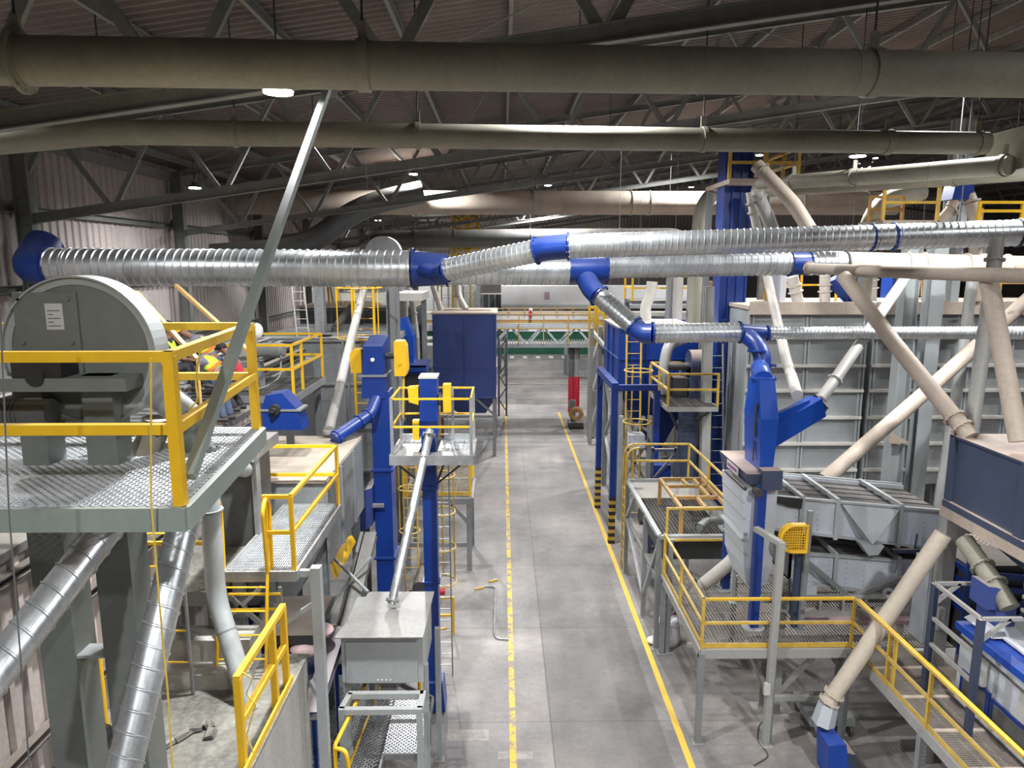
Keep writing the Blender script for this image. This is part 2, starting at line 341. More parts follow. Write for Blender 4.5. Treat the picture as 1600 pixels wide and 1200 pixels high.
mb = MB(); mb.box(XL, XR, YF-0.16, YF+0.2, 0, 2.6)
for i in range(22): mb.box(XL+i*3-.05, XL+i*3+.05, YF-.24, YF-.16, 0, 2.6)
struct(mb.build('wall_far_base', M['green'], smooth=False))
mb = MB(); mb.box(XL, XR, YF-0.3, YF-0.16, 2.6, 3.6); struct(mb.build('trim_1', M['white'], smooth=False))
mb = MB(); mb.bar((XL+0.2, YB, 13.25), (XL+0.2, YF, 13.25), 0.12, 0.34); struct(mb.build('trim_2', M['truss'], smooth=False))
# girts on the long side wall
for i, z in enumerate((2.3, 4.6, 7.0, 9.3, 11.4)):
    mb = MB(); mb.chan((XL+0.13, YB, z), (XL+0.13, YF, z), 0.16, 0.2, 0.02); struct(mb.build('trim_%d' % (3+i), M['truss'], smooth=False))
# painted lane lines
ord_ = ['long unbroken yellow line painted on the floor along the machines with striped posts', 'long worn yellow line painted on the floor beside the blue bucket elevators']
mb = MB(); mb.box(3.72, 3.86, 8, 47, 0, 0.004); one(mb, 'lane_line', M['line'], ord_[0], 'floor line')
mb = MB(); mb.box(0.13, 0.27, 8, 50, 0, 0.004); one(mb, 'lane_line', M['line_worn'], ord_[1], 'floor line')
for i in range(6):
    p = G(800+20.3*i, 558)
    mb = MB(); mb.box(p.x-.22, p.x+.22, p.y-.9, p.y+.9, 0, 0.004)
    one(mb, 'floor_dash', M['white'], 'white dash painted on the floor before the green wall', 'floor line', 'white floor dashes')
# ------------------------------------------------------------------ columns along the side wall
NTH = ['nearest the gallery', 'second from the gallery', 'third from the gallery', 'fourth from the gallery', 'fifth from the gallery', 'sixth from the gallery', 'seventh from the gallery', 'farthest down the hall']
TY = [10.3, 19.4, 28.5, 37.6, 46.7, 55.8, 64.9, 74.0]
for i, y in enumerate(TY):
    t = thing('wall_column', 'tall grey steel column on the pale corrugated side wall, ' + NTH[i], 'column', (XL+0.45, y, 0), 'columns along the side wall')
    mb = MB(); mb.ibeam((XL+0.45, y, 0), (XL+0.45, y, roofz(XL)), 0.32, 0.42, 0.025, up=AX); mb.build('shaft', M['truss'] if i else M['green_grey'], t, smooth=False)
    mb = MB(); mb.box(XL+0.15, XL+0.75, y-.3, y+.3, 0, .04); mb.build('base_plate', M['truss'], t, smooth=False)
# ------------------------------------------------------------------ roof trusses
for i, y in enumerate([1.2]+TY):
    nm = (['almost overhead at the gallery'] + NTH)[i]
    t = thing('roof_truss', 'long grey steel roof truss crossing the hall, ' + nm, 'roof truss', (XL+0.5, y, chordz(XL)), 'roof trusses')
    xs = (XL+0.3, RIDGE, XR-0.3)
    big = i == 1
    w, h = (0.16, 0.26) if i < 3 else (0.15, 0.22)
    for nmx, fn, off in (('bottom_chord', chordz, 0), ('top_chord', roofz, -0.12)):
        mb = MB()
        for a in (0, 1):
            x0, x1 = xs[a], xs[a+1]
            mb.ibeam((x0, y, fn(x0)+off), (x1, y, fn(x1)+off), w, h, 0.02)
        mb.build(nmx, M['truss'], t, smooth=False)
    sp = 2.92; x = -13 + 1.4; up = True; k = 0
    node = -4.42 - sp*3
    xx = node
    while xx < XR-3 and k < 90:
        for s in (-1, 1):
            xa, xb = xx+0.1*s, xx+s*sp/2-0.05*s
            if xb < XL+0.3: continue
            mb = MB(); mb.bar((xa, y, chordz(xa)+0.08), (xb, y, roofz(xb)-0.18), 0.09, 0.16 if big else 0.12, up=AX); mb.build('web_brace', M['truss'], t, smooth=False); k += 1
        xx += sp
# ------------------------------------------------------------------ purlins
x = XL+1.2; k = 0
while x < XR-1:
    mb = MB(); z = roofz(x)+0.1; mb.chan((x, YB, z), (x, YF, z), 0.09, 0.22, 0.02)
    one(mb, 'roof_purlin', M['truss'], 'dusty steel purlin running lengthwise under the roof sheets', 'purlin', 'roof purlins', smooth=False)
    x += 2.4; k += 1
# sag rods and cross bracing under the sheets
for i, (x0, x1, y0, y1) in enumerate([(-12.5, -3, 19.4, 28.5), (-3, 6, 10.3, 19.4), (6, 15, 19.4, 28.5), (12, 20, 10.3, 19.4), (-3, 6, 37.6, 46.7), (8, 16, 37.6, 46.7)]):
    mb = MB(); mb.tube((x0, y0, roofz(x0)-.05), (x1, y1, roofz(x1)-.05), .018, n=6); mb.tube((x1, y0, roofz(x1)-.09), (x0, y1, roofz(x0)-.09), .018, n=6)
    one(mb, 'brace_rod', M['truss'], 'crossed steel tie rods stretched below the roof sheets between two trusses', 'brace', 'roof tie rods')
# ------------------------------------------------------------------ lamps
def lamp(p, label, watts, r=0.26, group='high bay lamps', tilt=(0, 0), spread=160):
    p = V(p); t = thing('high_bay_lamp', label, 'lamp', p, group)
    mb = MB(); mb.tube(p+V((0,0,.03)), p+V((0,0,.10)), r, r*.9, n=24); mb.tube(p+V((0,0,.10)), p+V((0,0,.2)), r*.45, r*.4, n=16); mb.build('housing', M['dark_grey'], t)
    mb = MB(); mb.tube(p, p+V((0,0,.035)), r*.93, n=24); mb.build('lens', M['glass_lamp'], t)
    top = V((p.x, p.y, roofz(p.x)+.26)); mb = MB(); mb.tube(p+V((0,0,.2)), top, .012, n=6); mb.build('hanger', M['dark'], t)
    ld = bpy.data.lights.new('lamp_light', 'AREA'); ld.shape = 'DISK'; ld.size = r*1.9; ld.energy = watts; ld.color = LAMP_COL; ld.spread = math.radians(spread)
    lo = bpy.data.objects.new('lamp_light', ld); COL.objects.link(lo); lo.parent = t; lo.location = (0, 0, -0.02); lo.rotation_euler = (tilt[0], tilt[1], 0)
lamp(P(435, 146, 9.75), 'glaring lamp below the thick olive pipe beside the leaning steel strut', 800, r=.2, group='lamps')
lamp(P(1340, 245, 27), 'lit lamp hanging above the receding dusty pipe to the right', 900, r=.3)
lamp(P(646, 273, 33), 'small lit lamp between trusses above the pale lit duct', 1500, r=.2)
lamp(P(1088, 224, 34.2), 'lamp behind the slim overhead pipe shining on the pale far duct', 900, r=.2)
lamp(P(1583, 264, 15.9), 'lit lamp under the boxy pipe junction at the right edge', 900, r=.22)
def hidden_z(x, y):        # hang height that hides an added lamp behind the big pipes where possible
    best = chordz(x)+.9
    for py, ymin in ((106, 10.5), (214, 16.5), (78, 10.5), (132, 10.5)):
        z = P(800+1110*x/max(y, 1), py, y).z
        if y > ymin and chordz(x)-.9 < z < roofz(x)-.5: return z
    return best
for (x, y, w) in [(-3.5, -1.5, 520), (2.5, -2, 420), (11, 0, 450), (-9.8, 11.2, 480), (1.5, 14.6, 600), (14, 7, 330), (3.5, 24, 650), (20, 20, 800), (2.5, 40, 1000), (14, 40, 900), (-8, 47, 900), (3, 55, 1150), (15, 58, 900), (2, 70, 1200), (-8, 66, 900), (26, 34, 700), (28, 55, 700), (-10.0, 24, 260), (10.5, 17.5, 480), (7.5, 4.5, 850), (-5.0, 19.8, 420)]:  # fill lamps added to light the hall; one follows the glow at the left edge
    lamp((x, y, 12.0 if y == 4.5 else hidden_z(x, y)), 'added round fill lamp on a rod up among the roof trusses', w, r=.2, group='high bay lamps')
# ================================================================== overhead dust pipes
def hang_rod(parent, p, top=None):
    z = roofz(p.x)+.26 if top is None else top
    mb = MB(); mb.tube(p, (p.x, p.y, z), .016, n=6); mb.build('hanger_rod', M['dark'], parent)
def clamp(parent, c, axis, r, w=0.09, mat='dust_pipe', rod=True):
    a = V(axis).normalized(); mb = MB(); mb.tube(c-a*w/2, c+a*w/2, r+.028, n=24, cap=False)
    mb.tube(c-a*w/2, c-a*w/2+a*.004, r+.028, r-.01, n=24, cap=False); mb.tube(c+a*w/2, c+a*w/2-a*.004, r+.028, r-.01, n=24, cap=False)
    mb.box(c.x-.05, c.x+.05, c.y-.03, c.y+.03, c.z+r, c.z+r+.22); mb.build('clamp', M[mat], parent)
    if rod: hang_rod(parent, c+V((0,0,r+.2)))
# near thick olive pipe
a, b = P(-160, 92, 8.55), P(1760, 120, 9.6)
d = (b-a).normalized()
t = thing('overhead_pipe', 'thick olive dust pipe hung overhead right across the hall, nearest the roof lamp', 'pipe', a)
mb = MB(); mb.tube(a, b, .268, n=32); mb.build('pipe_run', M['dust_pipe'], t)
for px in (30, 568, 1362):
    k = (px+160)/1920.; c = a+(b-a)*k
    k2 = min(range(0, 1000), key=lambda i: abs((lambda q: 800+FPX*(q-EYE).dot(_r)/(q-EYE).dot(_f))(a+(b-a)*(i/999.))-px)); c = a+(b-a)*(k2/999.)
    clamp(t, c, d, .268, .14)
    if px == 30: mb = MB(); mb.flange(c+d*.02, d, .36, .04, bolts=12); mb.build('flange', M['dust_pipe'], t)
for k in (.12, .38, .62, .75, .93):
    c = a+(b-a)*k; mb = MB(); mb.tube(c-d*.012, c+d*.012, .272, n=32); mb.build('seam', M['dust_pipe'], t)
# second olive pipe, with its bent end and a square junction box
a, b = P(165, 206, 13.6), P(1540, 224, 15.2); d = (b-a).normalized()
t = thing('overhead_pipe', 'slimmer dusty pipe running across behind the thick olive one, ending in a box', 'pipe', a)
mb = MB(); mb.path([P(-120, 230, 11.9), a, b], .225, n=28, bend=.5); mb.build('pipe_run', M['dust_pipe'], t)
for px in (165, 368, 652, 1098, 1385, 1525):
    k2 = min(range(0, 1000), key=lambda i: abs((lambda q: 800+FPX*(q-EYE).dot(_r)/(q-EYE).dot(_f))(a+(b-a)*(i/999.))-px)); c = a+(b-a)*(k2/999.)
    clamp(t, c, d, .225, .08 if px != 1385 else .14, rod=px not in (1385,))
bx = P(1592, 236, 15.3)
mb = MB(); mb.box(bx.x-.3, bx.x+1.2, bx.y-.6, bx.y+.6, bx.z-.42, bx.z+.42); mb.build('junction_box', M['dust_pipe'], t)
# receding pipe from the box
a, b = P(1578, 258, 14.9), P(1235, 284, 21.5); d = (b-a).normalized()
t = thing('overhead_pipe', 'dusty grey pipe slanting away below the lit lamp from the square box', 'pipe', a)
mb = MB(); mb.tube(a, b, .2, n=24); c = b+d*1.5; mb.tube(b-d*.1, c, .16, n=24); mb.build('pipe_run', M['dust_pipe'], t)
for k in (.02, .63, .98): clamp(t, a+(b-a)*k, d, .2, .1, rod=k > .5)
a, b = P(1700, 262, 15.6), P(1180, 300, 24); d = (b-a).normalized()
t = thing('overhead_pipe', 'second receding dusty pipe, half hidden just under the first', 'pipe', a)
mb = MB(); mb.tube(a, b, .2, n=24); mb.build('pipe_run', M['dust_pipe'], t); clamp(t, a+(b-a)*.3, d, .2, .1)
# far large ducts
a, b = P(372, 316, 34), P(1400, 318, 36); d = (b-a).normalized()
t = thing('overhead_duct', 'large pale overhead duct lit from above, crossing behind the trusses', 'duct', a)
mb = MB(); mb.tube(a, b, .56, n=36); mb.build('duct_run', M['tan'], t)
mb = MB(); mb.path([P(660, 300, 33.2), P(560, 322, 32.6), P(480, 388, 31.5), P(330, 400, 30.5)], .5, n=28, bend=2.0); mb.build('branch_duct', M['dark_grey'], t)
for px in (833, 985, 1014, 1250, 1352):
    k2 = min(range(0, 1000), key=lambda i: abs((lambda q: 800+FPX*(q-EYE).dot(_r)/(q-EYE).dot(_f))(a+(b-a)*(i/999.))-px)); c = a+(b-a)*(k2/999.)
    mb = MB(); mb.flange(c, d, .60, .05, n=36); mb.build('flange', M['pipe_grey'], t)
for k in (.2, .45, .64, .9): hang_rod(t, a+(b-a)*k+V((0,0,.5)))
a, b = P(590, 374, 40), P(1060, 370, 41)
t = thing('overhead_duct', 'dark rusty overhead duct just above the bright spiral duct, far back', 'duct', a)
mb = MB(); mb.path([P(575, 385, 43), a, b, b+V((1.0, 1.5, -.6))], .5, n=28, bend=.8); mb.build('duct_run', M['dark_grey'], t)
for k in (.12, .25, .5, .8):
    c = a+(b-a)*k; mb = MB(); mb.flange(c, b-a, .53, .06, n=28); mb.build('flange', M['dark_grey'], t); hang_rod(t, c+V((0,0,.5)))
# ------------------------------------------------------------------ galvanised spiral ducts with blue fittings
def flange2(par, c, ax, r, mat='blue', bolts=14):
    mb = MB(); mb.flange(c, ax, r, .035, n=28, bolts=bolts); mb.build('flange', M[mat], par)
def spiral(par, p, q, r, pitch=.2, r2=None):
    mb = MB(); mb.spiral(p, q, r, pitch, r2=r2, bead=.022*max(.6, r/.4), width=.05*max(.6, r/.4)); return mb.build('spiral_section', M['galv'], par)
t = thing('spiral_duct', 'large galvanised spiral main duct crossing the whole hall with blue fittings', 'duct', P(80, 417, 18.4))
A, B = P(80, 417, 18.4), P(642, 420, 18.6); d = (B-A).normalized()
spiral(t, A, B, .46)
mb = MB(); e = A-d*.05; mb.path([e, e-d*.42, e-d*.5+V((-.02, .75, .55))], .47, n=28, bend=.4); mb.tube(e, e-d*.02, .48, n=28)
mb.build('blue_elbow', M['blue'], t); flange2(t, A, d, .51)
mb = MB(); mb.hoop(A+d*.5, d, .47, .02); mb.build('clip_ring', M['galv'], t)
C, D = P(646, 420, 18.6), P(698, 421, 18.6)
mb = MB(); mb.tube(C, D, .46, .40, n=32); mb.build('blue_tee', M['blue'], t); flange2(t, C, d, .53); 
E, F_ = P(700, 424, 18.6), P(890, 423, 18.75)
spiral(t, E, F_, .35, .19); flange2(t, E-d*.02, d, .40)
g, h = P(890, 422, 18.75), P(948, 421, 18.8)
mb = MB(); mb.tube(g, h, .34, n=32); mb.build('blue_tee', M['blue'], t); flange2(t, g, d, .375); flange2(t, h, d, .375)
i_, j_ = P(949, 416, 18.8), P(1233, 411, 19.0)
spiral(t, i_, j_, .31, .17)
k_, l_ = P(1233, 411, 19), P(1262, 411, 19.05); d2 = (l_-k_).normalized()
mb = MB(); mb.tube(k_, l_, .315, n=32); mb.build('blue_collar', M['blue'], t); flange2(t, k_, d2, .345); flange2(t, l_, d2, .345)
m_, n_ = P(1262, 411, 19.05), P(1318, 411, 19.1)
spiral(t, m_, n_, .31, .17); flange2(t, n_, d2, .36, 'dark')
for px, X in ((140, 0), (322, 0), (577, 0), (1000, 0)):
    p = P(px, 392, 18.5); mb = MB(); mb.tube(p, (p.x, p.y, roofz(p.x)+.26), .0035, n=5); mb.build('hanger_wire', M['wire'], t)
# tan continuation pipe
t2 = thing('tan_pipe', 'tan dusty pipe with flanges carrying on from the spiral main duct', 'pipe', n_)
a, b = P(1319, 413, 19.1), P(1760, 424, 18.4); d3 = (b-a).normalized()
mb = MB(); mb.tube(a, b, .33, n=28); mb.build('pipe_run', M['tan'], t2)
for px in (1418, 1444, 1512, 1538, 1575):
    c = a+(b-a)*((px-1319)/441.); mb = MB(); mb.flange(c, d3, .375, .03, bolts=10); mb.build('flange', M['tan'], t2)
hang_rod(t2, a+(b-a)*.4+V((0, 0, .3)))
# upper branch
t = thing('spiral_duct', 'galvanised spiral branch duct climbing out of the first blue tee', 'duct', P(690, 424, 18.2))
a, b = P(682, 426, 18.1), P(694, 423, 17.8); dd = (P(838, 392, 17.0)-P(700, 420, 17.75)); dd.normalize()
mb = MB(); mb.tube(C+d*.25+V((0,-.3,-.02)), a, .2, .19, n=24); mb.tube(a, P(697, 422, 17.78), .19, .23, n=24); mb.build('blue_cone', M['blue'], t)
p0, p1 = P(697, 422, 17.78), P(838, 392, 17.0)
spiral(t, p0, p1, .27, .13); flange2(t, p0, dd, .31)
p2, p3 = P(888, 385, 16.75), P(1588, 364, 15.6); d4 = (p3-p2).normalized()
mb = MB(); mb.path([p1, P(852, 388, 16.9), p2], .285, n=28, bend=.25); mb.build('blue_elbow', M['blue'], t); flange2(t, p1, dd, .335); flange2(t, p2, d4, .335)
spiral(t, p2, p3, .275, .145)
for px, mt in ((1372, 'blue'), (1405, 'blue_bright'), (1591, 'dark')):
    c = p2+(p3-p2)*((px-888)/700.); flange2(t, c, d4, .31, mt)
mb = MB(); mb.tube(p3+d4*.05, p3+d4*2.5, .275, n=24); mb.build('pipe_run', M['galv'], t)
for k in (.12, .45, .8): 
    p = p2+(p3-p2)*k+V((0, 0, .26)); mb = MB(); mb.tube(p, (p.x, p.y, roofz(p.x)+.26), .0035, n=5); mb.build('hanger_wire', M['wire'], t)
# lower branch
t = thing('spiral_duct', 'galvanised spiral branch dropping from the second blue tee and running right', 'duct', P(930, 455, 18.5))
q0, q1, q2 = P(914, 432, 18.7), P(925, 452, 18.3), P(936, 462, 18.1)
mb = MB(); mb.path([q0, q1, q2], .27, n=28, bend=.15); mb.build('blue_elbow', M['blue'], t); dq = (P(998, 516, 17.5)-q2).normalized(); flange2(t, q2, dq, .31)
q3 = P(990, 509, 17.5); spiral(t, q2, q3, .235, .12); flange2(t, q3, dq, .275)
q4, q5 = P(1020, 521, 17.3), P(1156, 519, 17.2); d5 = (q5-q4).normalized()
mb = MB(); mb.path([q3, P(1003, 521, 17.4), q4], .245, n=28, bend=.3); mb.build('blue_elbow', M['blue'], t); flange2(t, q4, d5, .285)
spiral(t, q4, q5, .235, .12); flange2(t, q5, d5, .28)
q6 = P(1200, 520, 17.2)
mb = MB(); mb.tube(q5, q6, .22, .15, n=28); mb.path([P(1162, 522, 17.2), P(1180, 534, 16.9), P(1192, 556, 16.7), P(1190, 592, 16.6)], .2, n=26, bend=.35); mb.build('blue_wye', M['blue'], t); flange2(t, q6, d5, .19)
q7 = P(1700, 520, 16.8); spiral(t, q6, q7, .145, .09)
for px, py in ((1175, 549), (1190, 570)):
    c = P(px+8, py, 16.72); flange2(t, c, (-.1, -.1, -1), .225)
for px in (1050, 1320):
    p = P(px, 510, 17.2); mb = MB(); mb.tube(p, (p.x, p.y, roofz(p.x)+.26), .0035, n=5); mb.build('hanger_wire', M['wire'], t)
# ------------------------------------------------------------------ leaning strut and bits near the gallery
t = thing('leaning_strut', 'green grey square steel strut leaning from the roof truss to the fan platform', 'strut', P(292, 758, 5.5))
a, b = P(512, 138, 10.0), P(296, 745, 5.42)
mb = MB(); mb.bar(a, b, .085, .085, up=AX); mb.build('square_tube', M['platform_green'], t, smooth=False)
mb = MB(); mb.bar(a+V((-.1, .1, .05)), a+V((.1, .1, .05)), .02, .3); mb.build('gusset', M['truss'], t, smooth=False)
# ================================================================== kit: gratings, guard rails, ladders, legs
def grating(par, x0, x1, y0, y1, z, step=.06, along='x', cross=.3, mat='galv_floor', t=.012, h=.03, name='grating'):
    mb = MB()
    if along == 'x':
        n = max(2, int((y1-y0)/step))
        for i in range(n+1): y = y0+(y1-y0)*i/n; mb.box(x0, x1, y-t/2, y+t/2, z-h, z)
        n = max(1, int((x1-x0)/cross))
        for i in range(n+1): x = x0+(x1-x0)*i/n; mb.box(x-t/2, x+t/2, y0, y1, z-h*.9, z-.004)
    else:
        n = max(2, int((x1-x0)/step))
        for i in range(n+1): x = x0+(x1-x0)*i/n; mb.box(x-t/2, x+t/2, y0, y1, z-h, z)
        n = max(1, int((y1-y0)/cross))
        for i in range(n+1): y = y0+(y1-y0)*i/n; mb.box(x0, x1, y-t/2, y+t/2, z-h*.9, z-.004)
    return mb.build(name, M[mat], par, smooth=False)
def expanded(par, o, e1, e2, L1, L2, c1=.07, c2=.075, w=.014, h=.012, mat='galv_floor', name='mesh_deck'):
    o = V(o); e1 = V(e1).normalized(); e2 = V(e2).normalized(); n1 = int(L1/c1); n2 = int(L2/c2); mb = MB()
    for j in range(n2*2):
        for i in range(n1):
            off = (j % 2)*.5
            for s in (0, 1):
                a = o + e1*(c1*(i+off)) + e2*(c2*j*.5)
                k = i+off+(.5 if s else -.5)
                if k < 0 or k > n1: continue
                b = o + e1*(c1*k) + e2*(c2*(j+1)*.5)
                mb.bar(a, b, w, h)
    return mb.build(name, M[mat], par, smooth=False)
def edge_frame(par, pts, w=.06, h=.18, mat='green_grey', closed=True, z=-.09, name='edge_beam'):
    mb = MB(); pts = [V(p) for p in pts]
    for i in range(len(pts) if closed else len(pts)-1):
        mb.bar(pts[i]+V((0,0,z)), pts[(i+1) % len(pts)]+V((0,0,z)), w, h)
    return mb.build(name, M[mat], par, smooth=False)
def guard(par, pts, h=1.1, mat='yellow', w=.05, square=True, mid=True, closed=False, posts=None, toe=False, every=None, hs=None):
    pts = [V(p) for p in pts]; mb = MB(); n = len(pts)
    def seg(a, b):
        if square: mb.bar(a, b, w*.94, w*.94)
        else: mb.tube(a, b, w/2, n=10)
    for i in range(n if closed else n-1):
        a, b = pts[i], pts[(i+1) % n]; d = (b-a).normalized()*w*.42
        seg(a+V((0,0,h))-d, b+V((0,0,h))+d)
        if mid: seg(a+V((0,0,h*.52)), b+V((0,0,h*.52)))
        if toe: mb.bar(a+V((0,0,.08)), b+V((0,0,.08)), .012, .14)
    rail = mb.build('guard_rail', M[mat], par, smooth=not square)
    allp = list(pts)
    if every:
        for i in range(n if closed else n-1):
            a, b = pts[i], pts[(i+1) % n]; k = int((b-a).length/every+.3)
            for j in range(1, k): allp.append(a+(b-a)*(j/k))
    for p in (allp if posts is None else [V(q) for q in posts]):
        pb = MB()
        if square: pb.bar(p, p+V((0,0,h)), w, w, up=AY)
        else: pb.tube(p, p+V((0,0,h)), w/2, n=10)
        pb.build('post', M[mat], rail, smooth=not square)
    return rail
def leg(par, a, b, w=.1, mat='grey', plate=True, kind='bar', name='leg'):
    mb = MB(); a = V(a); b = V(b)
    if kind == 'i': mb.ibeam(a, b, w, w, .015, up=AY)
    elif kind == 'tube': mb.tube(a, b, w/2, n=14)
    else: mb.bar(a, b, w, w, up=AY)
    if plate: lo = a if a.z < b.z else b; mb.box(lo.x-w*1.0, lo.x+w*1.0, lo.y-w, lo.y+w, lo.z, lo.z+.015)
    return mb.build(name, M[mat], par, smooth=kind == 'tube')
def beam(par, a, b, w=.08, h=None, mat='grey', name='brace'):
    mb = MB(); mb.bar(a, b, w, h); return mb.build(name, M[mat], par, smooth=False)
def ladder(par, a, b, side, width=.45, step=.3, mat='yellow', w=.05, rmat=None, cage=None, cmat=None, goose=0, tube=True):
    """stiles from a (bottom centre) to b (top centre); side = sideways direction; cage = (from, to, outward, radius)"""
    a = V(a); b = V(b); s = V(side).normalized()*width/2
    for k in (-1, 1):
        mb = MB(); mb.tube(a+s*k, b+s*k, w/2, n=8) if tube else mb.bar(a+s*k, b+s*k, w, w*.6)
        mb.build('stile', M[mat], par)
    L = (b-a).length; n = int(L/step)
    for i in range(1, n):
        c = a+(b-a)*(i/n); mb = MB(); mb.tube(c-s, c+s, .014, n=6); mb.build('rung', M[rmat or mat], par)
    if cage:
        z0, z1, outw, r = cage; o = V(outw).normalized(); mb = MB(); d = (b-a).normalized(); n = max(2, int((z1-z0)/.9)+1)
        rings = []
        for i in range(n):
            zz = z0+(z1-z0)*i/(n-1); c = a+d*((zz-a.z)/d.z)+o*r*.72
            mb = MB(); mb.hoop(c, (0, 0, 1), r, .02, 0, 360, 20); rings.append(c); mb.build('safety_hoop', M[cmat or mat], par)
        for th in (-60, 0, 60):
            q = V((o.x*math.cos(math.radians(th))-o.y*math.sin(math.radians(th)), o.x*math.sin(math.radians(th))+o.y*math.cos(math.radians(th)), 0))*r
            mb = MB(); mb.bar(rings[0]+q, rings[-1]+q, .035, .012); mb.build('cage_strip', M[cmat or mat], par, smooth=False)
def panel_box(par, x0, x1, y0, y1, z0, z1, mat, ribs_x=(), ribs_y=(), ribs_z=(), rib=.05, face='-y', ribmat=None, name='casing'):
    mb = MB(); mb.box(x0, x1, y0, y1, z0, z1); o = mb.build(name, M[mat], par, smooth=False)
    mb = MB(); k = rib
    for x in ribs_x: mb.box(x-k/2, x+k/2, y0-k, y0, z0, z1)
    for y in ribs_y:
        for xx in ((x0-k, x0), (x1, x1+k)): mb.box(xx[0], xx[1], y-k/2, y+k/2, z0, z1)
    for z in ribs_z:
        mb.box(x0-k, x1+k, y0-k*1.05, y0, z-k/2, z+k/2); mb.box(x0-k, x0, y0, y1, z-k/2, z+k/2); mb.box(x1, x1+k, y0, y1, z-k/2, z+k/2)
    if mb.v: mb.build('ribs', M[ribmat or mat], par, smooth=False)
    return o
# ================================================================== left: fan platform
ZP = 8.13
e1 = V((math.cos(math.radians(6)), math.sin(math.radians(6)), 0)); e1 = V((e1.x, -e1.y*0, 0)).normalized()
e2 = V((-.107, .994, 0))
O = V((-2.46, 5.3, ZP))
c_fr, c_br = O, O+e2*2.72
c_fl, c_bl = O-e1*3.2, O-e1*3.2+e2*2.72
t = thing('fan_platform', 'green grey steel platform with an open mesh deck and yellow rails carrying the round fan', 'platform', c_fl)
expanded(t, c_fl+V((.02, .02, 0)), e1, e2, 3.16, 2.68, .085, .085, .017, .014)
edge_frame(t, [c_fl, c_fr, c_br, c_bl], .06, .19, 'platform_green', z=-.095)
mb = MB()
for k in (.33, .66): mb.bar(c_fl+e2*2.72*k+V((0,0,-.1)), c_fr+e2*2.72*k+V((0,0,-.1)), .05, .16)
mb.build('floor_joist', M['green_grey'], t, smooth=False)
r0 = guard(t, [c_bl+V((.06,-.06,0)), c_br+V((-.06,-.06,0)), c_fr+V((-.06,.06,0)), c_fl+V((.06,.06,0))], h=1.17, w=.085, posts=[c_br+V((-.06,-.06,0)), c_fr+V((-.06,.06,0)), c_bl+V((.06,-.06,0)), c_bl+e1*1.5+V((0,-.06,0))])
# two box columns that carry the fan
for i, (x, y) in enumerate([(-4.42, 6.95), (-3.78, 6.95)]):
    mb = MB(); mb.box(x+(-.04 if i == 0 else -.08), x+(.2 if i == 0 else .2), 6.45, 6.72, 8.10, 8.98); q = MB()
    q.box(x-.30, x+.05, 6.75, 7.12, 3.93, 8.0); q.hexa([(x-.30, 6.75, 7.5), (x+.05, 6.75, 7.5), (x+.05, 7.12, 7.5), (x-.30, 7.12, 7.5), (x-.30, 6.75, 8.0), (x+.22, 6.75, 8.0), (x+.22, 7.12, 8.0), (x-.30, 7.12, 8.0)])
    tt = thing('fan_column', ['grey box column under the fan, beside the corrugated enclosure wall', 'grey box column under the fan, beside the spiral drop duct'][i], 'column', (x, y, 3.9))
    mb.build('upper_shaft', M['green_grey'], tt, smooth=False); q.build('lower_shaft', M['green_grey'], tt, smooth=False)
    q = MB(); q.box(x+.05, x+.32, 6.76, 7.0, 6.0, 6.03) if i == 0 else q.hexa([(x+.05, 6.75, 6.0), (x+.1, 6.75, 6.0), (x+.1, 7.1, 6.0), (x+.05, 7.1, 6.0), (x+.16, 6.75, 6.2), (x+.2, 6.75, 6.2), (x+.2, 7.1, 6.2), (x+.16, 7.1, 6.2)]); q.build('joint_plate', M['light_grey'], tt, smooth=False)
# the fan
FC = V((-3.92, 6.62, 9.17)); FR = .70
t = thing('centrifugal_fan', 'big round grey centrifugal fan with a bright rim standing on the platform', 'fan', (FC.x, FC.y, 8.98))
mb = MB(); mb.tube(FC+V((0, 0, 0)), FC+V((0, .2, 0)), FR, n=64); mb.tube(FC+V((0, .2, 0)), FC+V((0, .36, 0)), FR*.80, n=48)
mb.box(FC.x-FR, FC.x+.35, FC.y+.02, FC.y+.2, 8.72, 9.1); mb.build('scroll_housing', M['green_grey'], t)
mb = MB()
for k in range(64):
    a0, a1 = 2*math.pi*k/64, 2*math.pi*(k+1)/64
    def rp(a, r, y): return FC+V((math.cos(a)*r, y, math.sin(a)*r))
    mb.hexa([rp(a0, FR-.004, -.05), rp(a1, FR-.004, -.05), rp(a1, FR-.004, .22), rp(a0, FR-.004, .22), rp(a0, FR+.012, -.05), rp(a1, FR+.012, -.05), rp(a1, FR+.012, .22), rp(a0, FR+.012, .22)])
    mb.hexa([rp(a0, FR-.07, -.012), rp(a1, FR-.07, -.012), rp(a1, FR-.07, .0), rp(a0, FR-.07, .0), rp(a0, FR, -.012), rp(a1, FR, -.012), rp(a1, FR, .0), rp(a0, FR, .0)])
mb.build('rim', M['light_grey'], t)
mb = MB(); mb.box(FC.x-.56, FC.x+.02, FC.y-.03, FC.y, FC.z-.42, FC.z+.56)
for (bx, bz) in [(-.5, .5), (-.05, .5), (-.5, 0.1), (-.05, .1), (-.5, -.35), (-.05, -.35)]: mb.tube(FC+V((bx, -.03, bz)), FC+V((bx, -.05, bz)), .018, n=8)
mb.build('access_plate', M['green_grey'], t, smooth=False)
mb = MB(); mb.box(FC.x-.27, FC.x-.11, FC.y-.036, FC.y-.031, FC.z+.22, FC.z+.46)
lb = mb.build('data_plate', M['paper'], t, smooth=False, label='pale printed label')
mb = MB()
for k in range(5): mb.box(FC.x-.25, FC.x-.25+(.05 if k in (1, 3) else .11), FC.y-.038, FC.y-.036, FC.z+.25+k*.035, FC.z+.258+k*.035)
mb.build('print', M['dark_grey'], lb, smooth=False)
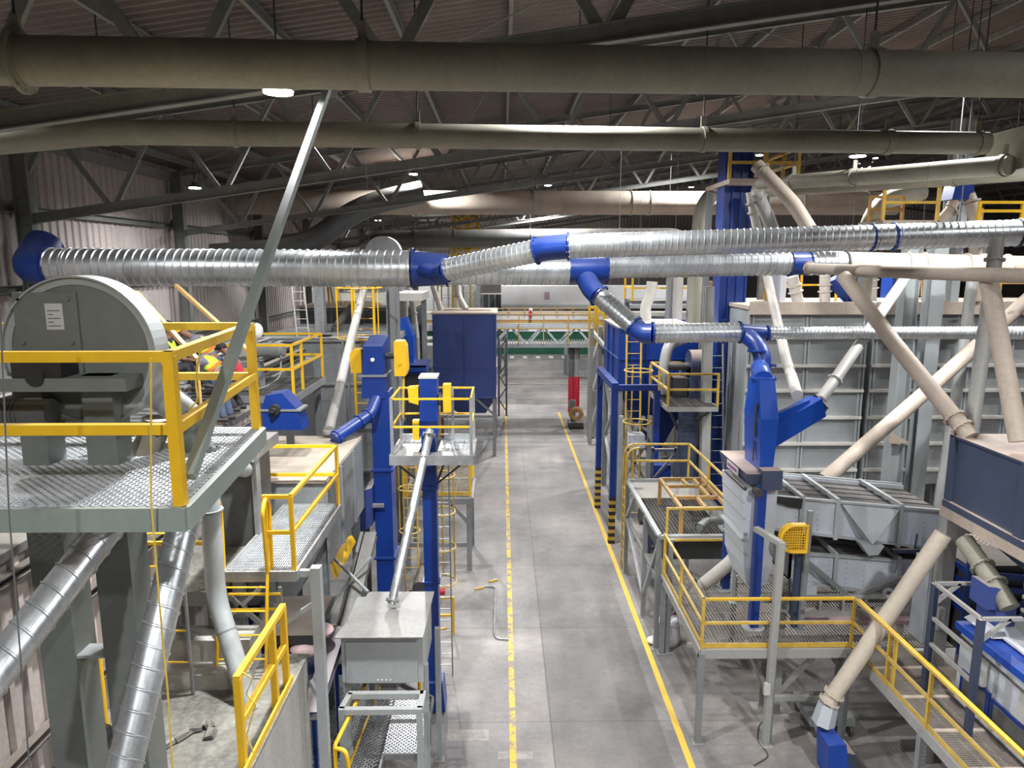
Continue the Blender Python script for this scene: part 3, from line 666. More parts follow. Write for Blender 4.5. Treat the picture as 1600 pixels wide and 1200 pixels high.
mb = MB(); mb.box(FC.x-.46, FC.x-.02, FC.y-.30, FC.y-.03, FC.z-.32, FC.z-.02); mb.tube(FC+V((-.24, -.34, -.18)), FC+V((-.24, -.1, -.18)), .08, n=20); mb.tube(FC+V((-.46, -.16, -.02)), FC+V((-.02, -.16, -.02)), .05, n=10)
mb.build('bearing_box', M['black'], t)
mb = MB(); mb.tube(FC+V((-.72, -.2, -.53)), FC+V((-.2, -.2, -.53)), .13, n=22)
for k in range(7): mb.tube(FC+V((-.68+k*.035, -.2, -.53)), FC+V((-.67+k*.035, -.2, -.53)), .142, n=22)
mb.build('motor', M['dark_grey'], t)
mb = MB(); mb.box(FC.x-.8, FC.x+.55, FC.y-.32, FC.y+.6, 8.86, 8.98); mb.build('base_frame', M['green_grey'], t, smooth=False)
mb = MB(); mb.hoop(FC+V((-.52, .0, .51)), (0, 1, 0), .045, .014, n=14); mb.build('lifting_eye', M['dark_grey'], t)
# discharge: curved plate, sloped chute and flanged cones
t2 = thing('fan_outlet_duct', 'grey flanged outlet elbow on the mesh deck, leading to the spiral drop duct', 'duct', (-3.0, 7.3, 8.13))
mb = MB(); mb.path([FC+V((.4, .25, -.3)), FC+V((.62, .35, -.55)), P(292, 648, 7.15)], .17, n=20, bend=.2, radii=[.17, .15, .14]); mb.build('elbow', M['light_grey'], t2); mb = MB(); mb.prism([P(176, 600, 7.2), P(246, 600, 7.2), P(312, 664, 7.4), P(300, 676, 7.4)], (0, .03, .02)); mb.build('sloping_plate', M['light_grey'], t2, smooth=False)
a, b = P(294, 652, 7.1), P(316, 712, 7.0); dd = (b-a).normalized()
mb = MB(); mb.tube(a, b, .16, .13, n=20); mb.build('cone', M['green_grey'], t2)
for k, r in ((0, .19), (1, .19)): mb = MB(); mb.flange(a+(b-a)*k, dd, r, .03, bolts=12); mb.build('flange', M['dark_grey'], t2)
t3 = thing('spiral_duct', 'shiny spiral drop duct running down from the fan outlet to the bottom edge', 'duct', b)
spiral(t3, b, P(300, 770, 7.3), .14, .12); 
p0, p1 = P(300, 765, 7.32), P(182, 1250, 5.75)
spiral(t3, p0, p1, .155, .19)
t4 = thing('fan_outlet_duct', 'olive elbow on the mesh deck below the fan, leading to the leaning spiral duct', 'duct', P(240, 690, 6.9))
a, b = P(243, 672, 7.1), P(205, 748, 6.75)
mb = MB(); mb.path([a+V((.02, 0, .12)), a, b, b+(b-a)*.5], .135, n=20, bend=.1); mb.build('elbow', M['dust_pipe'], t4)
mb = MB(); mb.flange(a, (0, 0, 1), .18, .035, bolts=12); mb.build('flange', M['dark_grey'], t4)
t5 = thing('spiral_duct', 'shiny spiral duct leaning out of frame past the corrugated enclosure wall', 'duct', P(190, 800, 6.8))
spiral(t5, P(196, 786, 6.75), P(-60, 1120, 5.1), .155, .19)
mb = MB(); mb.hoop(P(180, 806, 6.66), P(-60, 1120, 5.1)-P(196, 786, 6.75), .16, .012); mb.build('clip_ring', M['dark_grey'], t5)
# ------------------------------------------------------------------ sheeted enclosure with a flat roof where the workers stand
t = thing('sheeted_enclosure', 'corrugated pale enclosure beside the fan columns, with stored steel on its flat roof', 'enclosure', (-7.7, 14, 0))
mb = MB(); xw = -5.5; tops = []; y = 3.0
while y < 15.4:
    for a, b in ((0, 0), (.04, .05), (.12, .05), (.16, 0)): tops.append((xw+b, y+a))
    y += .3
n = len(tops); mb.add([(x, y, 0) for x, y in tops]+[(x, y, 6.85) for x, y in tops], [(i, i+1, n+i+1, n+i) for i in range(n-1)])
mb.build('wall_sheet', M['wallsheet'], t, smooth=False)
mb = MB()
for z in (4.55, 5.75, 6.6): mb.chan((xw+.1, 3, z), (xw+.1, 15.5, z), .12, .12, .02)
mb.build('girt', M['dark'], t, smooth=False)
mb = MB(); mb.box(-10.5, xw+.1, 3, 15.5, 6.8, 6.9); mb.box(-10.5, -6.3, 15.5, 23.5, 6.8, 6.9); mb.box(-10.5, xw, 15.4, 15.5, 0, 6.8); mb.box(-6.4, -6.3, 15.5, 23.5, 0, 6.8); mb.box(-10.5, xw, 3.0, 3.1, 0, 6.8); mb.build('roof_deck', M['dark_grey'], t, smooth=False)
# stored profiles on the roof: columns of profiles, each resting on the one below
random.seed(3)
for col in range(9):
    x = -6.5 - col*.36; layers = 3 + min(5, col) if col < 7 else 7
    near = 15.6 if col < 3 else 9.2
    for row in range(layers):
        z = 6.9 + row*.115; y0 = near + random.uniform(0, .5); y1 = 22.9 + random.uniform(-.4, .4); w = random.uniform(-.02, .02)
        mb = MB()
        if random.random() < .5: mb.chan((x+w, y0, z+.0575), (x-w, y1, z+.0575), .16, .115, .012)
        else:
            for q in (-.07, .07): mb.bar((x+w+q*.0, y0, z+.0575), (x-w, y1, z+.0575), .20, .115) if q > 0 else None
        one(mb, 'steel_profile', M[random.choice(['galv_dirty', 'dark_grey', 'grey', 'dark', 'dark'])], 'long steel profile lying in the pile along the side wall', 'steel profile', 'steel profiles piled along the side wall', smooth=False)
for i in range(15):
    z = 6.9 + i*.07
    for k, y in enumerate((12.85, 14.6)):
        mb = MB(); mb.box(-7.5+.05*(i % 2), -5.75-.06*((i*7) % 3), y, y+.12+.5*k, z+.0, z+.052 if i < 14 else z+.07)
        for x in (-7.3, -6.0): mb.box(x, x+.08, y+.01, y+.1, z+.052, z+.07)
        one(mb, 'flat_bar', M['galv'], 'pale steel slat in the neat stack the workers sit and lean on', 'steel slat', 'steel slats stacked under the workers', smooth=False)
mb = MB(); mb.ibeam((-6.2, 10.6, 6.9), (-6.2, 10.6, 8.25), .18, .2, .02, up=AY); one(mb, 'stub_column', M['galv'], 'short upright grey steel post beside the stacked slats', 'post', smooth=False)
for i, (a, b) in enumerate([(P(213, 457, 11.5), P(308, 562, 10.2)), (P(275, 446, 13), P(392, 552, 11.3))]):
    mb = MB(); mb.bar(a, b, .06, .06); mb.tube(b, (b.x, b.y, 6.9), .025, n=8); one(mb, 'stair_handrail', M['ochre'], ['thin slanting yellow handrail just right of the fan rim', 'thin slanting yellow handrail above the worker with the hard hat'][i], 'handrail', smooth=False)
# ------------------------------------------------------------------ small platform with the geared motor
t = thing('drive_platform', 'small platform with yellow rails and a geared motor behind the leaning strut', 'platform', (-5.5, 17, 7.0))
grating(t, -6.6, -4.62, 15.6, 18.3, 7.08, .07, 'x', .4, 'dark_grey')
edge_frame(t, [(-6.6, 15.6, 7.08), (-4.62, 15.6, 7.08), (-4.62, 18.3, 7.08), (-6.6, 18.3, 7.08)], .05, .16, 'grey', z=-.085)
guard(t, [(-6.6, 15.65, 7.08), (-4.66, 15.65, 7.08), (-4.66, 18.25, 7.08), (-6.6, 18.25, 7.08)], h=1.12, w=.055, posts=[(-4.66, 15.65, 7.08), (-4.66, 16.4, 7.08), (-4.66, 18.25, 7.08), (-6.55, 15.65, 7.08)])
for x, y in ((-4.8, 15.7), (-4.8, 18.2), (-6.5, 18.2)): leg(t, (x, y, 0), (x, y, 7.0), .14, 'grey', kind='i')
t = thing('geared_motor', 'grey geared motor with a white fan cowl on the small railed platform', 'motor', (-5.3, 16.4, 7.1))
mb = MB(); mb.tube((-5.75, 16.4, 8.0), (-5.05, 16.4, 8.0), .16, n=20); 
for k in range(8): mb.tube((-5.5+k*.05, 16.4, 8.0), (-5.485+k*.05, 16.4, 8.0), .18, n=20)
mb.build('motor', M['grey'], t)
mb = MB(); mb.box(-6.0, -5.7, 16.2, 16.6, 7.75, 8.4); mb.build('gearbox', M['light_grey'], t, smooth=False)
mb = MB(); mb.blob((-5.62, 16.3, 8.45), .14, .16, .19); mb.build('cowl', M['white'], t)
mb = MB(); mb.box(-5.98, -5.6, 16.2, 16.6, 7.1, 7.75); mb.build('pedestal', M['grey'], t, smooth=False)
mb = MB(); mb.path([(-5.1, 16.3, 7.9), (-5.1, 16.2, 7.4), (-5.5, 16.1, 7.15), (-6.0, 16.1, 7.12)], .018, n=6, bend=.15); mb.build('cable', M['light_grey'], t)
# navy elevator head below it
t = thing('elevator_head', 'navy blue hexagonal elevator head behind the fan platform', 'elevator', (-5.0, 14.2, 5.9))
a = [P(413, 672, 14.2), P(474, 672, 14.2), P(462, 638, 14.2), P(440, 614, 14.2), P(415, 618, 14.2), P(408, 640, 14.2)]
mb = MB(); mb.prism(a, (0, .5, 0)); mb.build('casing', M['blue'], t, smooth=False)
mb = MB(); mb.prism([P(405, 643, 14.17), P(470, 643, 14.17), P(470, 640, 14.17), P(405, 640, 14.17)], (0, .54, 0)); mb.build('flange', M['grey'], t, smooth=False)
mb = MB(); c = P(428, 641, 14.1); mb.tube(c, c+V((0, .2, 0)), .11, n=16); mb.tube(c-V((0, .1, 0)), c, .05, n=10); mb.build('bearing', M['black'], t)
mb = MB(); mb.box(-5.75, -5.2, 14.3, 14.85, 0, P(413, 672, 14.2).z); mb.build('leg_casing', M['blue'], t, smooth=False)
# ------------------------------------------------------------------ big bin with tan dusty top
t = thing('dusty_top_bin', 'large grey steel bin with a tan dusty flat top behind the grating walkway', 'bin', (-4.9, 14.8, 0))
mb = MB(); mb.box(-5.40, -3.42, 13.1, 16.6, 4.75, 5.86); mb.build('casing', M['grey'], t, smooth=False)
mb = MB(); mb.box(-5.45, -3.38, 13.05, 16.65, 5.86, 5.90); mb.build('top_plate', M['steel_shelf'], t, smooth=False)
mb = MB(); mb.hexa([(-5.3, 13.2, 3.3), (-4.2, 13.2, 3.3), (-4.2, 16.4, 3.3), (-5.3, 16.4, 3.3), (-5.45, 13.1, 4.75), (-3.42, 13.1, 4.75), (-3.42, 16.6, 4.75), (-5.45, 16.6, 4.75)]); mb.build('hopper', M['grey'], t, smooth=False)
mb = MB(); mb.hexa([(-3.42, 13.12, 4.2), (-3.36, 13.12, 4.2), (-3.36, 16.55, 4.15), (-3.42, 16.55, 4.15), (-3.42, 13.12, 5.86), (-3.36, 13.12, 5.86), (-3.36, 16.55, 5.86), (-3.42, 16.55, 5.86)])
for y in (14.2, 15.4): mb.box(-3.36, -3.3, y-.03, y+.03, 4.2, 5.86)
mb.build('side_sheet', M['grey'], t, smooth=False)
mb = MB(); mb.box(-4.35, -3.6, 13.35, 13.6, 5.9, 5.93); mb.build('hatch', M['pipe_grey'], t, smooth=False)
mb = MB(); mb.box(-4.0, -3.68, 16.1, 16.45, 5.9, 5.925); mb.build('hatch_opening', M['black'], t, smooth=False)
for x, y in ((-5.3, 13.3), (-3.55, 13.3), (-5.3, 16.4), (-3.55, 16.4)): leg(t, (x, y, 0), (x, y, 4.8), .16, 'grey', kind='i')
# ------------------------------------------------------------------ grating walkway with rails
t = thing('grating_walkway', 'galvanised grating walkway with yellow rails in front of the tan topped bin', 'walkway', (-3.6, 11.5, 5.4))
grating(t, -4.15, -3.12, 10.05, 13.0, 5.45, .035, 'y', .1, 'galv_floor', .010, .03)
edge_frame(t, [(-4.17, 10.03, 5.45), (-3.1, 10.03, 5.45), (-3.1, 13.03, 5.45), (-4.17, 13.03, 5.45)], .04, .16, 'galv_dirty', z=-.075)
guard(t, [(-4.5, 13.0, 5.45), (-3.13, 13.0, 5.45), (-3.13, 10.08, 5.45), (-3.52, 10.08, 5.45)], h=1.15, w=.06, posts=[(-3.13, 13.0, 5.45), (-3.13, 10.08, 5.45), (-3.52, 10.08, 5.45)])
leg(t, (-2.84, 10.2, 0), (-2.84, 10.2, 5.45), .15, 'light_grey'); leg(t, (-4.1, 10.4, 0), (-4.1, 10.4, 5.3), .15, 'grey', kind='i'); beam(t, (-3.1, 10.2, 5.35), (-2.84, 10.2, 5.35), .08, .1, 'light_grey')
beam(t, (-2.84, 10.2, 4.9), (-3.5, 10.15, 4.45), .07, .07, 'light_grey'); beam(t, (-2.84, 10.2, 3.2), (-3.05, 10.3, 3.5), .07, .07, 'light_grey')
t = thing('ship_ladder', 'yellow ladder with bent top handles at the front of the grating walkway', 'ladder', (-3.85, 9.9, 3.9))
ladder(t, (-3.85, 9.6, 3.9), (-3.85, 9.98, 5.6), (1, 0, 0), .72, .3)
for x in (-4.21, -3.49):
    mb = MB(); mb.path([(x, 9.95, 5.5), (x, 9.9, 6.45), (x, 10.05, 6.6), (x, 10.2, 6.45), (x, 10.15, 5.4)], .03, n=10, bend=.1); mb.build('grab_handle', M['yellow'], t)
# ------------------------------------------------------------------ dusty landing left of the walkway
t = thing('dusty_landing', 'grey landing covered in dust and debris under the fan platform', 'landing', (-4.8, 11, 5.1))
mb = MB(); mb.box(-5.4, -4.2, 9.95, 13.05, 5.12, 5.2); mb.build('deck', M['concrete_old'], t, smooth=False)
mb = MB(); mb.box(-5.4, -4.2, 9.88, 9.95, 4.98, 5.2); mb.build('edge_beam', M['green_grey'], t, smooth=False)
guard(t, [(-5.4, 10.0, 5.2), (-4.25, 10.0, 5.2)], h=.72, w=.055, mid=False, posts=[(-4.9, 10.0, 5.2), (-5.38, 10, 5.2)])
for x, y in ((-5.2, 10.2), (-4.4, 10.2), (-4.4, 12.6)): leg(t, (x, y, 0), (x, y, 5.12), .18, 'green_grey', kind='i')
beam(t, (-4.4, 10.1, 4.75), (-4.0, 10.0, 4.3), .09, .09, 'light_grey')
t = thing('grey_chute_pipe', 'smooth grey bent chute pipe with a flange beside the yellow ladder', 'pipe', P(385, 1090, 9.2))
a, b, c = P(327, 770, 9.6), P(338, 935, 9.6), P(392, 1110, 9.0)
mb = MB(); mb.path([V((-4.3, 11.5, 6.6)), a+V((0, .25, .35)), a, b, c], .135, n=20, bend=.3); mb.build('pipe_run', M['light_grey'], t); mb = MB(); mb.flange(P(327, 797, 9.6), a-b, .19, .025); mb.build('flange', M['green_grey'], t)
for k in (.3, .7): cc = b+(c-b)*k; mb = MB(); mb.tube(cc-(c-b).normalized()*.01, cc+(c-b).normalized()*.01, .139, n=20); mb.build('seam', M['grey'], t)
t = thing('vertical_tank_casing', 'grey ribbed steel casing behind the bent chute pipe', 'casing', (-4.6, 11.5, 5.2))
mb = MB(); mb.hexa([(-4.75, 11.6, 5.2), (-4.25, 11.6, 5.2), (-4.25, 12.6, 5.2), (-4.75, 12.6, 5.2), (-4.75, 11.6, 6.75), (-4.25, 11.6, 6.75), (-4.25, 12.6, 6.75), (-4.75, 12.6, 6.75)]); mb.build('casing', M['dark_grey'], t, smooth=False)
mb = MB(); mb.box(-4.2, -4.12, 11.5, 11.7, 5.2, 6.9); mb.box(-4.75, -4.1, 11.4, 12.7, 6.75, 6.95); mb.build('flange', M['galv_dirty'], t, smooth=False)
# ------------------------------------------------------------------ concrete slab block at the bottom left
t = thing('concrete_block', 'tall grey block with a stained flat top at the bottom left', 'block', (-4.6, 9, 0))
mb = MB(); mb.box(-5.45, -3.08, 6.2, 10.3, 0, 3.9); mb.build('body', M['concrete_wall'], t, smooth=False)
mb = MB(); mb.box(-5.45, -3.06, 6.2, 10.35, 3.9, 3.93); mb.build('top_slab', M['concrete_old'], t, smooth=False)
mb = MB(); mb.box(-5.4, -3.7, 9.4, 9.75, 3.93, 4.16); mb.box(-5.4, -3.75, 9.75, 10.2, 3.93, 4.5); mb.build('step', M['concrete_wall'], t, smooth=False)
mb = MB(); mb.hexa([(-3.08, 8.1, 2.2), (-2.85, 8.2, 2.2), (-2.85, 8.7, 2.2), (-3.08, 8.8, 2.2), (-3.08, 8.1, 2.9), (-2.9, 8.15, 2.9), (-2.9, 8.75, 2.9), (-3.08, 8.8, 2.9)]); mb.build('bracket', M['concrete_wall'], t, smooth=False)
t = thing('slab_guard_rail', 'bright yellow guard rail along the edge of the stained slab, bottom left', 'guard rail', (-3.15, 8.5, 3.93))
guard(t, [(-3.15, 7.75, 3.93), (-3.15, 9.5, 3.93)], h=1.22, w=.085, posts=[(-3.15, 7.75, 3.93), (-3.15, 9.5, 3.93), (-3.15, 9.0, 3.93)])
mb = MB(); mb.bar((-3.1, 7.5, 3.98), (-3.1, 9.6, 3.98), .03, .1); mb.build('toe_board', M['yellow'], t, smooth=False)
for i, (x, y, zz) in enumerate([(-5.25, 8.55, 5.0), (-5.3, 7.95, 4.7), (-5.38, 8.1, 4.75)]):
    mb = MB(); mb.tube((x, y, 3.93), (x, y, zz), .045, n=14); mb.tube((x, y, 3.93), (x, y, 3.945), .08, n=12); one(mb, 'yellow_post', M['yellow'], ['yellow round post farther along the enclosure wall', 'yellow round post rising from the black plastic sheet', 'second yellow post touching the one on the black sheet'][i], 'post')
# black plastic sheet, rag, rope
mb = MB(); random.seed(5); n = 14; vs = []
for j in range(n+1):
    for i in range(n+1):
        u, w = i/n, j/n; x = -5.45+u*(1.1-.5*w); y = 6.6+w*1.9; vs.append((x, y, 3.95+.05*random.random()+(.10 if .2 < u < .8 else 0)*random.random()))
mb.add(vs, [(j*(n+1)+i, j*(n+1)+i+1, (j+1)*(n+1)+i+1, (j+1)*(n+1)+i) for j in range(n) for i in range(n)]); one(mb, 'plastic_sheet', M['tarp'], 'crumpled shiny black plastic sheet at the foot of the enclosure wall', 'plastic sheet')
mb = MB(); vs = []; pts = [G(252, 1170, 3.95), G(272, 1158, 3.95), G(297, 1142, 3.95), G(316, 1138, 3.95), G(326, 1128, 3.95), G(331, 1140, 3.95), G(325, 1155, 3.95)]
for k in range(len(pts)-1):
    a, b = pts[k], pts[k+1]; s = (b-a).cross(UP).normalized()*(.05+.02*(k % 2)); mb.hexa([a-s, a+s, b+s, b-s, a-s*.6+V((0,0,.03)), a+s*.6+V((0,0,.05)), b+s*.6+V((0,0,.03)), b-s*.6+V((0,0,.05))])
one(mb, 'rag', M['dark_grey'], 'twisted dark rag lying on the stained slab', 'rag')
mb = MB(); mb.path([P(236, 560, 5.2), P(236, 780, 5.2), P(239, 820, 5.22), P(255, 1010, 5.25), P(262, 1080, 5.3), P(272, 1240, 5.3)], .008, n=6); one(mb, 'rope', M['rope'], 'yellow rope hanging from the front rail of the fan platform', 'rope')
mb = MB(); mb.path([P(0, 480, 4.6), P(14, 800, 4.6), P(30, 1000, 4.6), P(47, 1210, 4.6)], .006, n=6); hang = mb; one(mb, 'wire', M['wire'], 'thin pale wire hanging down at the left edge', 'wire')
mb = MB(); a = P(313, 541, 7.0); mb.path([c_br+e2*-.9+V((-.06, -.05, 1.2)), a, P(305, 600, 7.0), P(310, 625, 7.0), P(298, 637, 7.0)], .009, n=6, bend=.1)
for k in (-.02, 0, .02): mb.tube(P(298, 637, 7.0), P(298, 637, 7.0)+V((-.03+k, 0, -.06)), .006, n=5)
one(mb, 'rope', M['rope'], 'yellow rope tied to the slanting side rail with a frayed end', 'rope')
mb = MB(); mb.path([P(398, 1180, 7.72), P(385, 1150, 7.72), P(400, 1100, 7.7), P(384, 1085, 7.7), P(395, 1060, 7.7), P(378, 1050, 7.7)], .008, n=6, bend=.05); one(mb, 'rope', M['rope'], 'yellow twine wound round the slab rail corner post', 'rope')
t = thing('caged_ladder', 'yellow rung ladder half hidden between the two fan columns', 'ladder', (-4.75, 9.3, 3.93))
ladder(t, (-4.72, 9.3, 3.95), (-4.72, 9.3, 7.3), (1, 0, 0), .6, .42, 'grey', .05, 'yellow')
t = thing('floor_bracing', 'crossed grey braces and low yellow rails behind the stained slab', 'frame', (-4.0, 10.6, 3.93))
beam(t, (-4.35, 10.25, 4.5), (-3.7, 10.25, 5.1), .06, .06, 'light_grey'); beam(t, (-4.35, 10.25, 5.1), (-3.75, 10.25, 4.5), .06, .06, 'grey')
for z in (4.75, 5.0): mb = MB(); mb.tube((-4.4, 10.22, z), (-3.4, 10.22, z), .025, n=8); mb.build('yellow_rail', M['yellow'], t)
for x in (-4.4, -3.42): leg(t, (x, 10.25, 3.93), (x, 10.25, 5.1), .05, 'grey', plate=False)
# ================================================================== centre left: foreground bin, bucket elevators, machinery below the walkway
t = thing('sample_bin', 'grey steel bin with a blotchy lid on tall legs beside the aisle', 'bin', (-2.15, 12.4, 0))
mb = MB(); mb.box(-2.86, -1.42, 11.62, 13.1, 2.62, 3.52); mb.build('casing', M['light_grey'], t, smooth=False)
mb = MB(); mb.box(-2.78, -1.52, 11.6, 11.62, 2.62, 3.40); mb.build('front_panel', M['light_grey'], t, smooth=False)
mb = MB(); mb.hexa([(-2.95, 11.5, 3.53), (-1.40, 11.5, 3.53), (-1.36, 13.15, 3.58), (-2.36-.28, 13.15, 3.58), (-2.95, 11.5, 3.55), (-1.40, 11.5, 3.55), (-1.36, 13.15, 3.6), (-2.36-.28, 13.15, 3.6)]); mb.build('lid', M['galv_dirty'], t, smooth=False)
mb = MB(); mb.hexa([(-2.3, 12.2, 2.2), (-2.0, 12.2, 2.2), (-2.0, 12.5, 2.2), (-2.3, 12.5, 2.2), (-2.84, 11.65, 2.62), (-1.44, 11.65, 2.62), (-1.44, 13.08, 2.62), (-2.84, 13.08, 2.62)]); mb.box(-2.3, -2.0, 12.2, 12.5, 2.05, 2.2); mb.build('hopper', M['grey'], t, smooth=False)
mb = MB()
for k in range(4): mb.tube((-2.23+k*.075, 11.585, 2.68), (-2.23+k*.075, 11.6, 2.68), .012, n=8)
mb.build('bolts', M['white'], t)
for x, y in ((-2.82, 11.75), (-1.40, 11.75), (-2.62, 13.02), (-1.3, 13.02)): leg(t, (x, y, 0), (x, y, 2.9), .10, 'light_grey', kind='bar')
t = thing('bin_stand', 'low open grey steel frame standing in front of the grey bin', 'stand', (-2.1, 11.2, 0))
mb = MB(); 
for a, b in (((-2.82, 11.1), (-1.39, 11.1)), ((-2.75, 11.55), (-1.42, 11.55)), ((-2.78, 11.1), (-2.72, 11.55)), ((-1.43, 11.1), (-1.43, 11.6))): mb.bar((a[0], a[1], 2.42), (b[0], b[1], 2.42), .10, .10)
mb.build('top_frame', M['light_grey'], t, smooth=False)
for x in (-2.77, -1.44): leg(t, (x, 11.1, 0), (x, 11.1, 2.37), .10, 'light_grey')
# elevator with the drop pipe
t = thing('bucket_elevator', 'slim blue bucket elevator with yellow guards and a drop pipe into the grey bin', 'elevator', (-1.57, 14.75, 0))
mb = MB(); mb.box(-1.72, -1.42, 14.6, 14.95, .7, 6.4); mb.build('leg_casing', M['blue'], t, smooth=False)
mb = MB(); mb.hexa([(-1.78, 14.5, .05), (-1.3, 14.5, .05), (-1.3, 15.05, .05), (-1.78, 15.05, .05), (-1.78, 14.5, .75), (-1.36, 14.5, .75), (-1.36, 15.05, .75), (-1.78, 15.05, .75)]); mb.build('boot', M['blue'], t, smooth=False)
mb = MB(); mb.box(-1.74, -1.37, 14.58, 15.1, 6.4, 7.62); hd = mb.build('head', M['blue'], t, smooth=False)
mb = MB(); mb.box(-1.75, -1.36, 14.57, 15.11, 7.62, 7.66); mb.build('head_cap', M['pipe_white'], t, smooth=False, label='pale cap of the head')
for z in (5.25, 3.1, 6.42): mb = MB(); mb.box(-1.76, -1.38, 14.56, 15.0, z-.025, z+.025); mb.build('joint_flange', M['blue'], t, smooth=False)
mb = MB(); mb.hexa([(-1.96, 14.6, 7.12), (-1.76, 14.6, 7.06), (-1.76, 14.9, 7.06), (-1.96, 14.9, 7.12), (-1.98, 14.6, 7.42), (-1.76, 14.6, 7.44), (-1.76, 14.9, 7.44), (-1.98, 14.9, 7.42)]); mb.build('belt_guard', M['yellow'], t, smooth=False); mb = MB(); mb.box(-1.9, -1.76, 14.62, 14.8, 6.3, 6.72); mb.build('chain_guard', M['yellow'], t, smooth=False)
mb = MB(); mb.hexa([(-1.25, 14.65, 6.9), (-1.09, 14.65, 6.9), (-1.09, 14.9, 6.9), (-1.25, 14.9, 6.9), (-1.25, 14.65, 7.48), (-1.09, 14.65, 7.48), (-1.09, 14.9, 7.48), (-1.25, 14.9, 7.48)]); mb.build('drive_guard', M['yellow'], t, smooth=False)
mb = MB(); mb.tube((-1.4, 14.8, 7.15), (-1.2, 14.8, 7.15), .09, n=14); mb.tube((-1.36, 14.8, 7.15), (-1.3, 14.8, 7.15), .14, n=14); mb.build('shaft_bearing', M['dark'], t)
a, b = P(672, 672, 14.35), P(612, 944, 12.5)
mb = MB(); mb.tube(a, b, .085, n=18); mb.build('drop_pipe', M['galv'], t)
for k in (.03, .98): mb = MB(); mb.flange(a+(b-a)*k, b-a, .13, .025, bolts=8); mb.build('flange', M['galv_dirty'], t)
mb = MB()
for k in range(1, 22): c = a+(b-a)*(k/22.); mb.tube(c-(b-a)*.0006, c+(b-a)*.0006, .089, n=18)
mb.build('pipe_seams', M['galv_dirty'], t)
for s in (-1, 1): beam(t, (-1.57+s*.14, 14.7, 5.3), (-1.5+s*.75, 14.1, 6.0), .035, .035, 'navy'); 
for s in (-1, 1): beam(t, (-1.57+s*.14, 14.8, 5.3), (-1.5+s*.35, 15.2, 6.0), .035, .035, 'navy')
p = thing('service_platform', 'checker plate service platform with yellow rails round the slim blue elevator head', 'platform', (-1.45, 14.6, 6.05))
mb = MB(); mb.box(-2.28, -1.75, 14.0, 15.35, 6.08, 6.12); mb.box(-1.36, -.62, 14.0, 15.35, 6.08, 6.12); mb.box(-1.75, -1.36, 14.0, 14.3, 6.08, 6.12)
random.seed(2)
for i in range(16):
    for j in range(14):
        x = -2.25+i*.1; y = 14.05+j*.093
        if -1.8 < x < -1.3 and y > 14.2: continue
        s = 1 if (i+j) % 2 else -1; mb.bar((x-.025, y-.02*s, 6.122), (x+.025, y+.02*s, 6.122), .012, .008)
mb.build('checker_deck', M['galv'], p, smooth=False)
edge_frame(p, [(-2.28, 13.98, 6.1), (-.6, 13.98, 6.1), (-.6, 15.37, 6.1), (-2.28, 15.37, 6.1)], .05, .2, 'galv_dirty', z=-.06)
for xa, xb in ((-2.28, -1.75), (-1.3, -.62)): mb = MB(); mb.box(xa, xb, 15.32, 15.36, 6.1, 6.26); mb.build('kick_plate', M['galv'], p, smooth=False)
g = guard(p, [(-.64, 14.02, 6.1), (-2.24, 14.02, 6.1), (-2.24, 15.32, 6.1), (-.64, 15.32, 6.1)], h=1.2, w=.04, closed=True, posts=[])
for x, y in ((-.64, 14.02), (-2.24, 14.02), (-2.24, 15.32), (-.64, 15.32), (-1.1, 15.32)):
    mb = MB(); mb.bar((x, y, 6.0), (x, y, 7.32), .06, .06, up=AY); mb.build('post', M['galv_dirty'], g, smooth=False)
t = thing('access_ladder', 'tall grey ladder with round yellow hoops behind the slim blue elevator', 'ladder', (-1.47, 15.9, 0))
ladder(t, (-1.47, 16.0, 0), (-1.47, 15.7, 7.2), (1, 0, 0), .46, .3, 'galv_dirty', .035, 'galv', cage=(2.4, 6.9, (0, 1, 0), .34), cmat='yellow_old')
# second, thicker elevator
t = thing('bucket_elevator', 'thick blue bucket elevator with yellow guard drums and a blue discharge pipe', 'elevator', (-3.05, 17.3, 0))
mb = MB(); mb.box(-3.2, -2.76, 17.0, 17.7, 0, 6.9); mb.build('leg_casing', M['blue'], t, smooth=False)
mb = MB(); mb.hexa([(-3.42, 16.95, 6.75), (-2.84, 16.95, 6.75), (-2.84, 17.75, 6.75), (-3.42, 17.75, 6.75), (-3.34, 16.95, 8.02), (-2.88, 16.95, 8.02), (-2.84, 17.75, 8.22), (-3.3, 17.75, 8.22)]); mb.build('head', M['blue'], t, smooth=False)
mb = MB(); mb.box(-3.47, -2.8, 16.92, 17.78, 7.28, 7.33); mb.build('joint_flange', M['grey'], t, smooth=False)
for z in (4.9, 2.6): mb = MB(); mb.box(-3.25, -2.71, 16.96, 17.74, z, z+.06); mb.build('band', M['blue'], t, smooth=False)
mb = MB(); mb.tube((-3.12, 16.95, 7.7), (-3.12, 16.93, 7.7), .05, n=12); mb.build('inspection_port', M['white'], t)
mb = MB(); mb.prism([(-3.68, 17.1, 7.35), (-3.42, 17.1, 7.35), (-3.42, 17.1, 7.92), (-3.62, 17.1, 7.92), (-3.7, 17.1, 7.8)], (0, .45, 0)); mb.build('belt_guard', M['yellow'], t, smooth=False)
mb = MB(); mb.prism([(-2.62, 17.05, 7.28), (-2.36, 17.05, 7.28), (-2.32, 17.05, 7.4), (-2.34, 17.05, 8.0), (-2.4, 17.05, 8.12), (-2.62, 17.05, 8.12)], (0, .5, 0)); mb.tube((-2.46, 17.05, 7.6), (-2.46, 17.02, 7.6), .035, n=10); mb.build('drive_guard', M['yellow'], t, smooth=False)
mb = MB(); mb.tube((-2.9, 17.3, 7.75), (-2.6, 17.3, 7.75), .08, n=12); mb.build('drive_shaft', M['dark'], t)
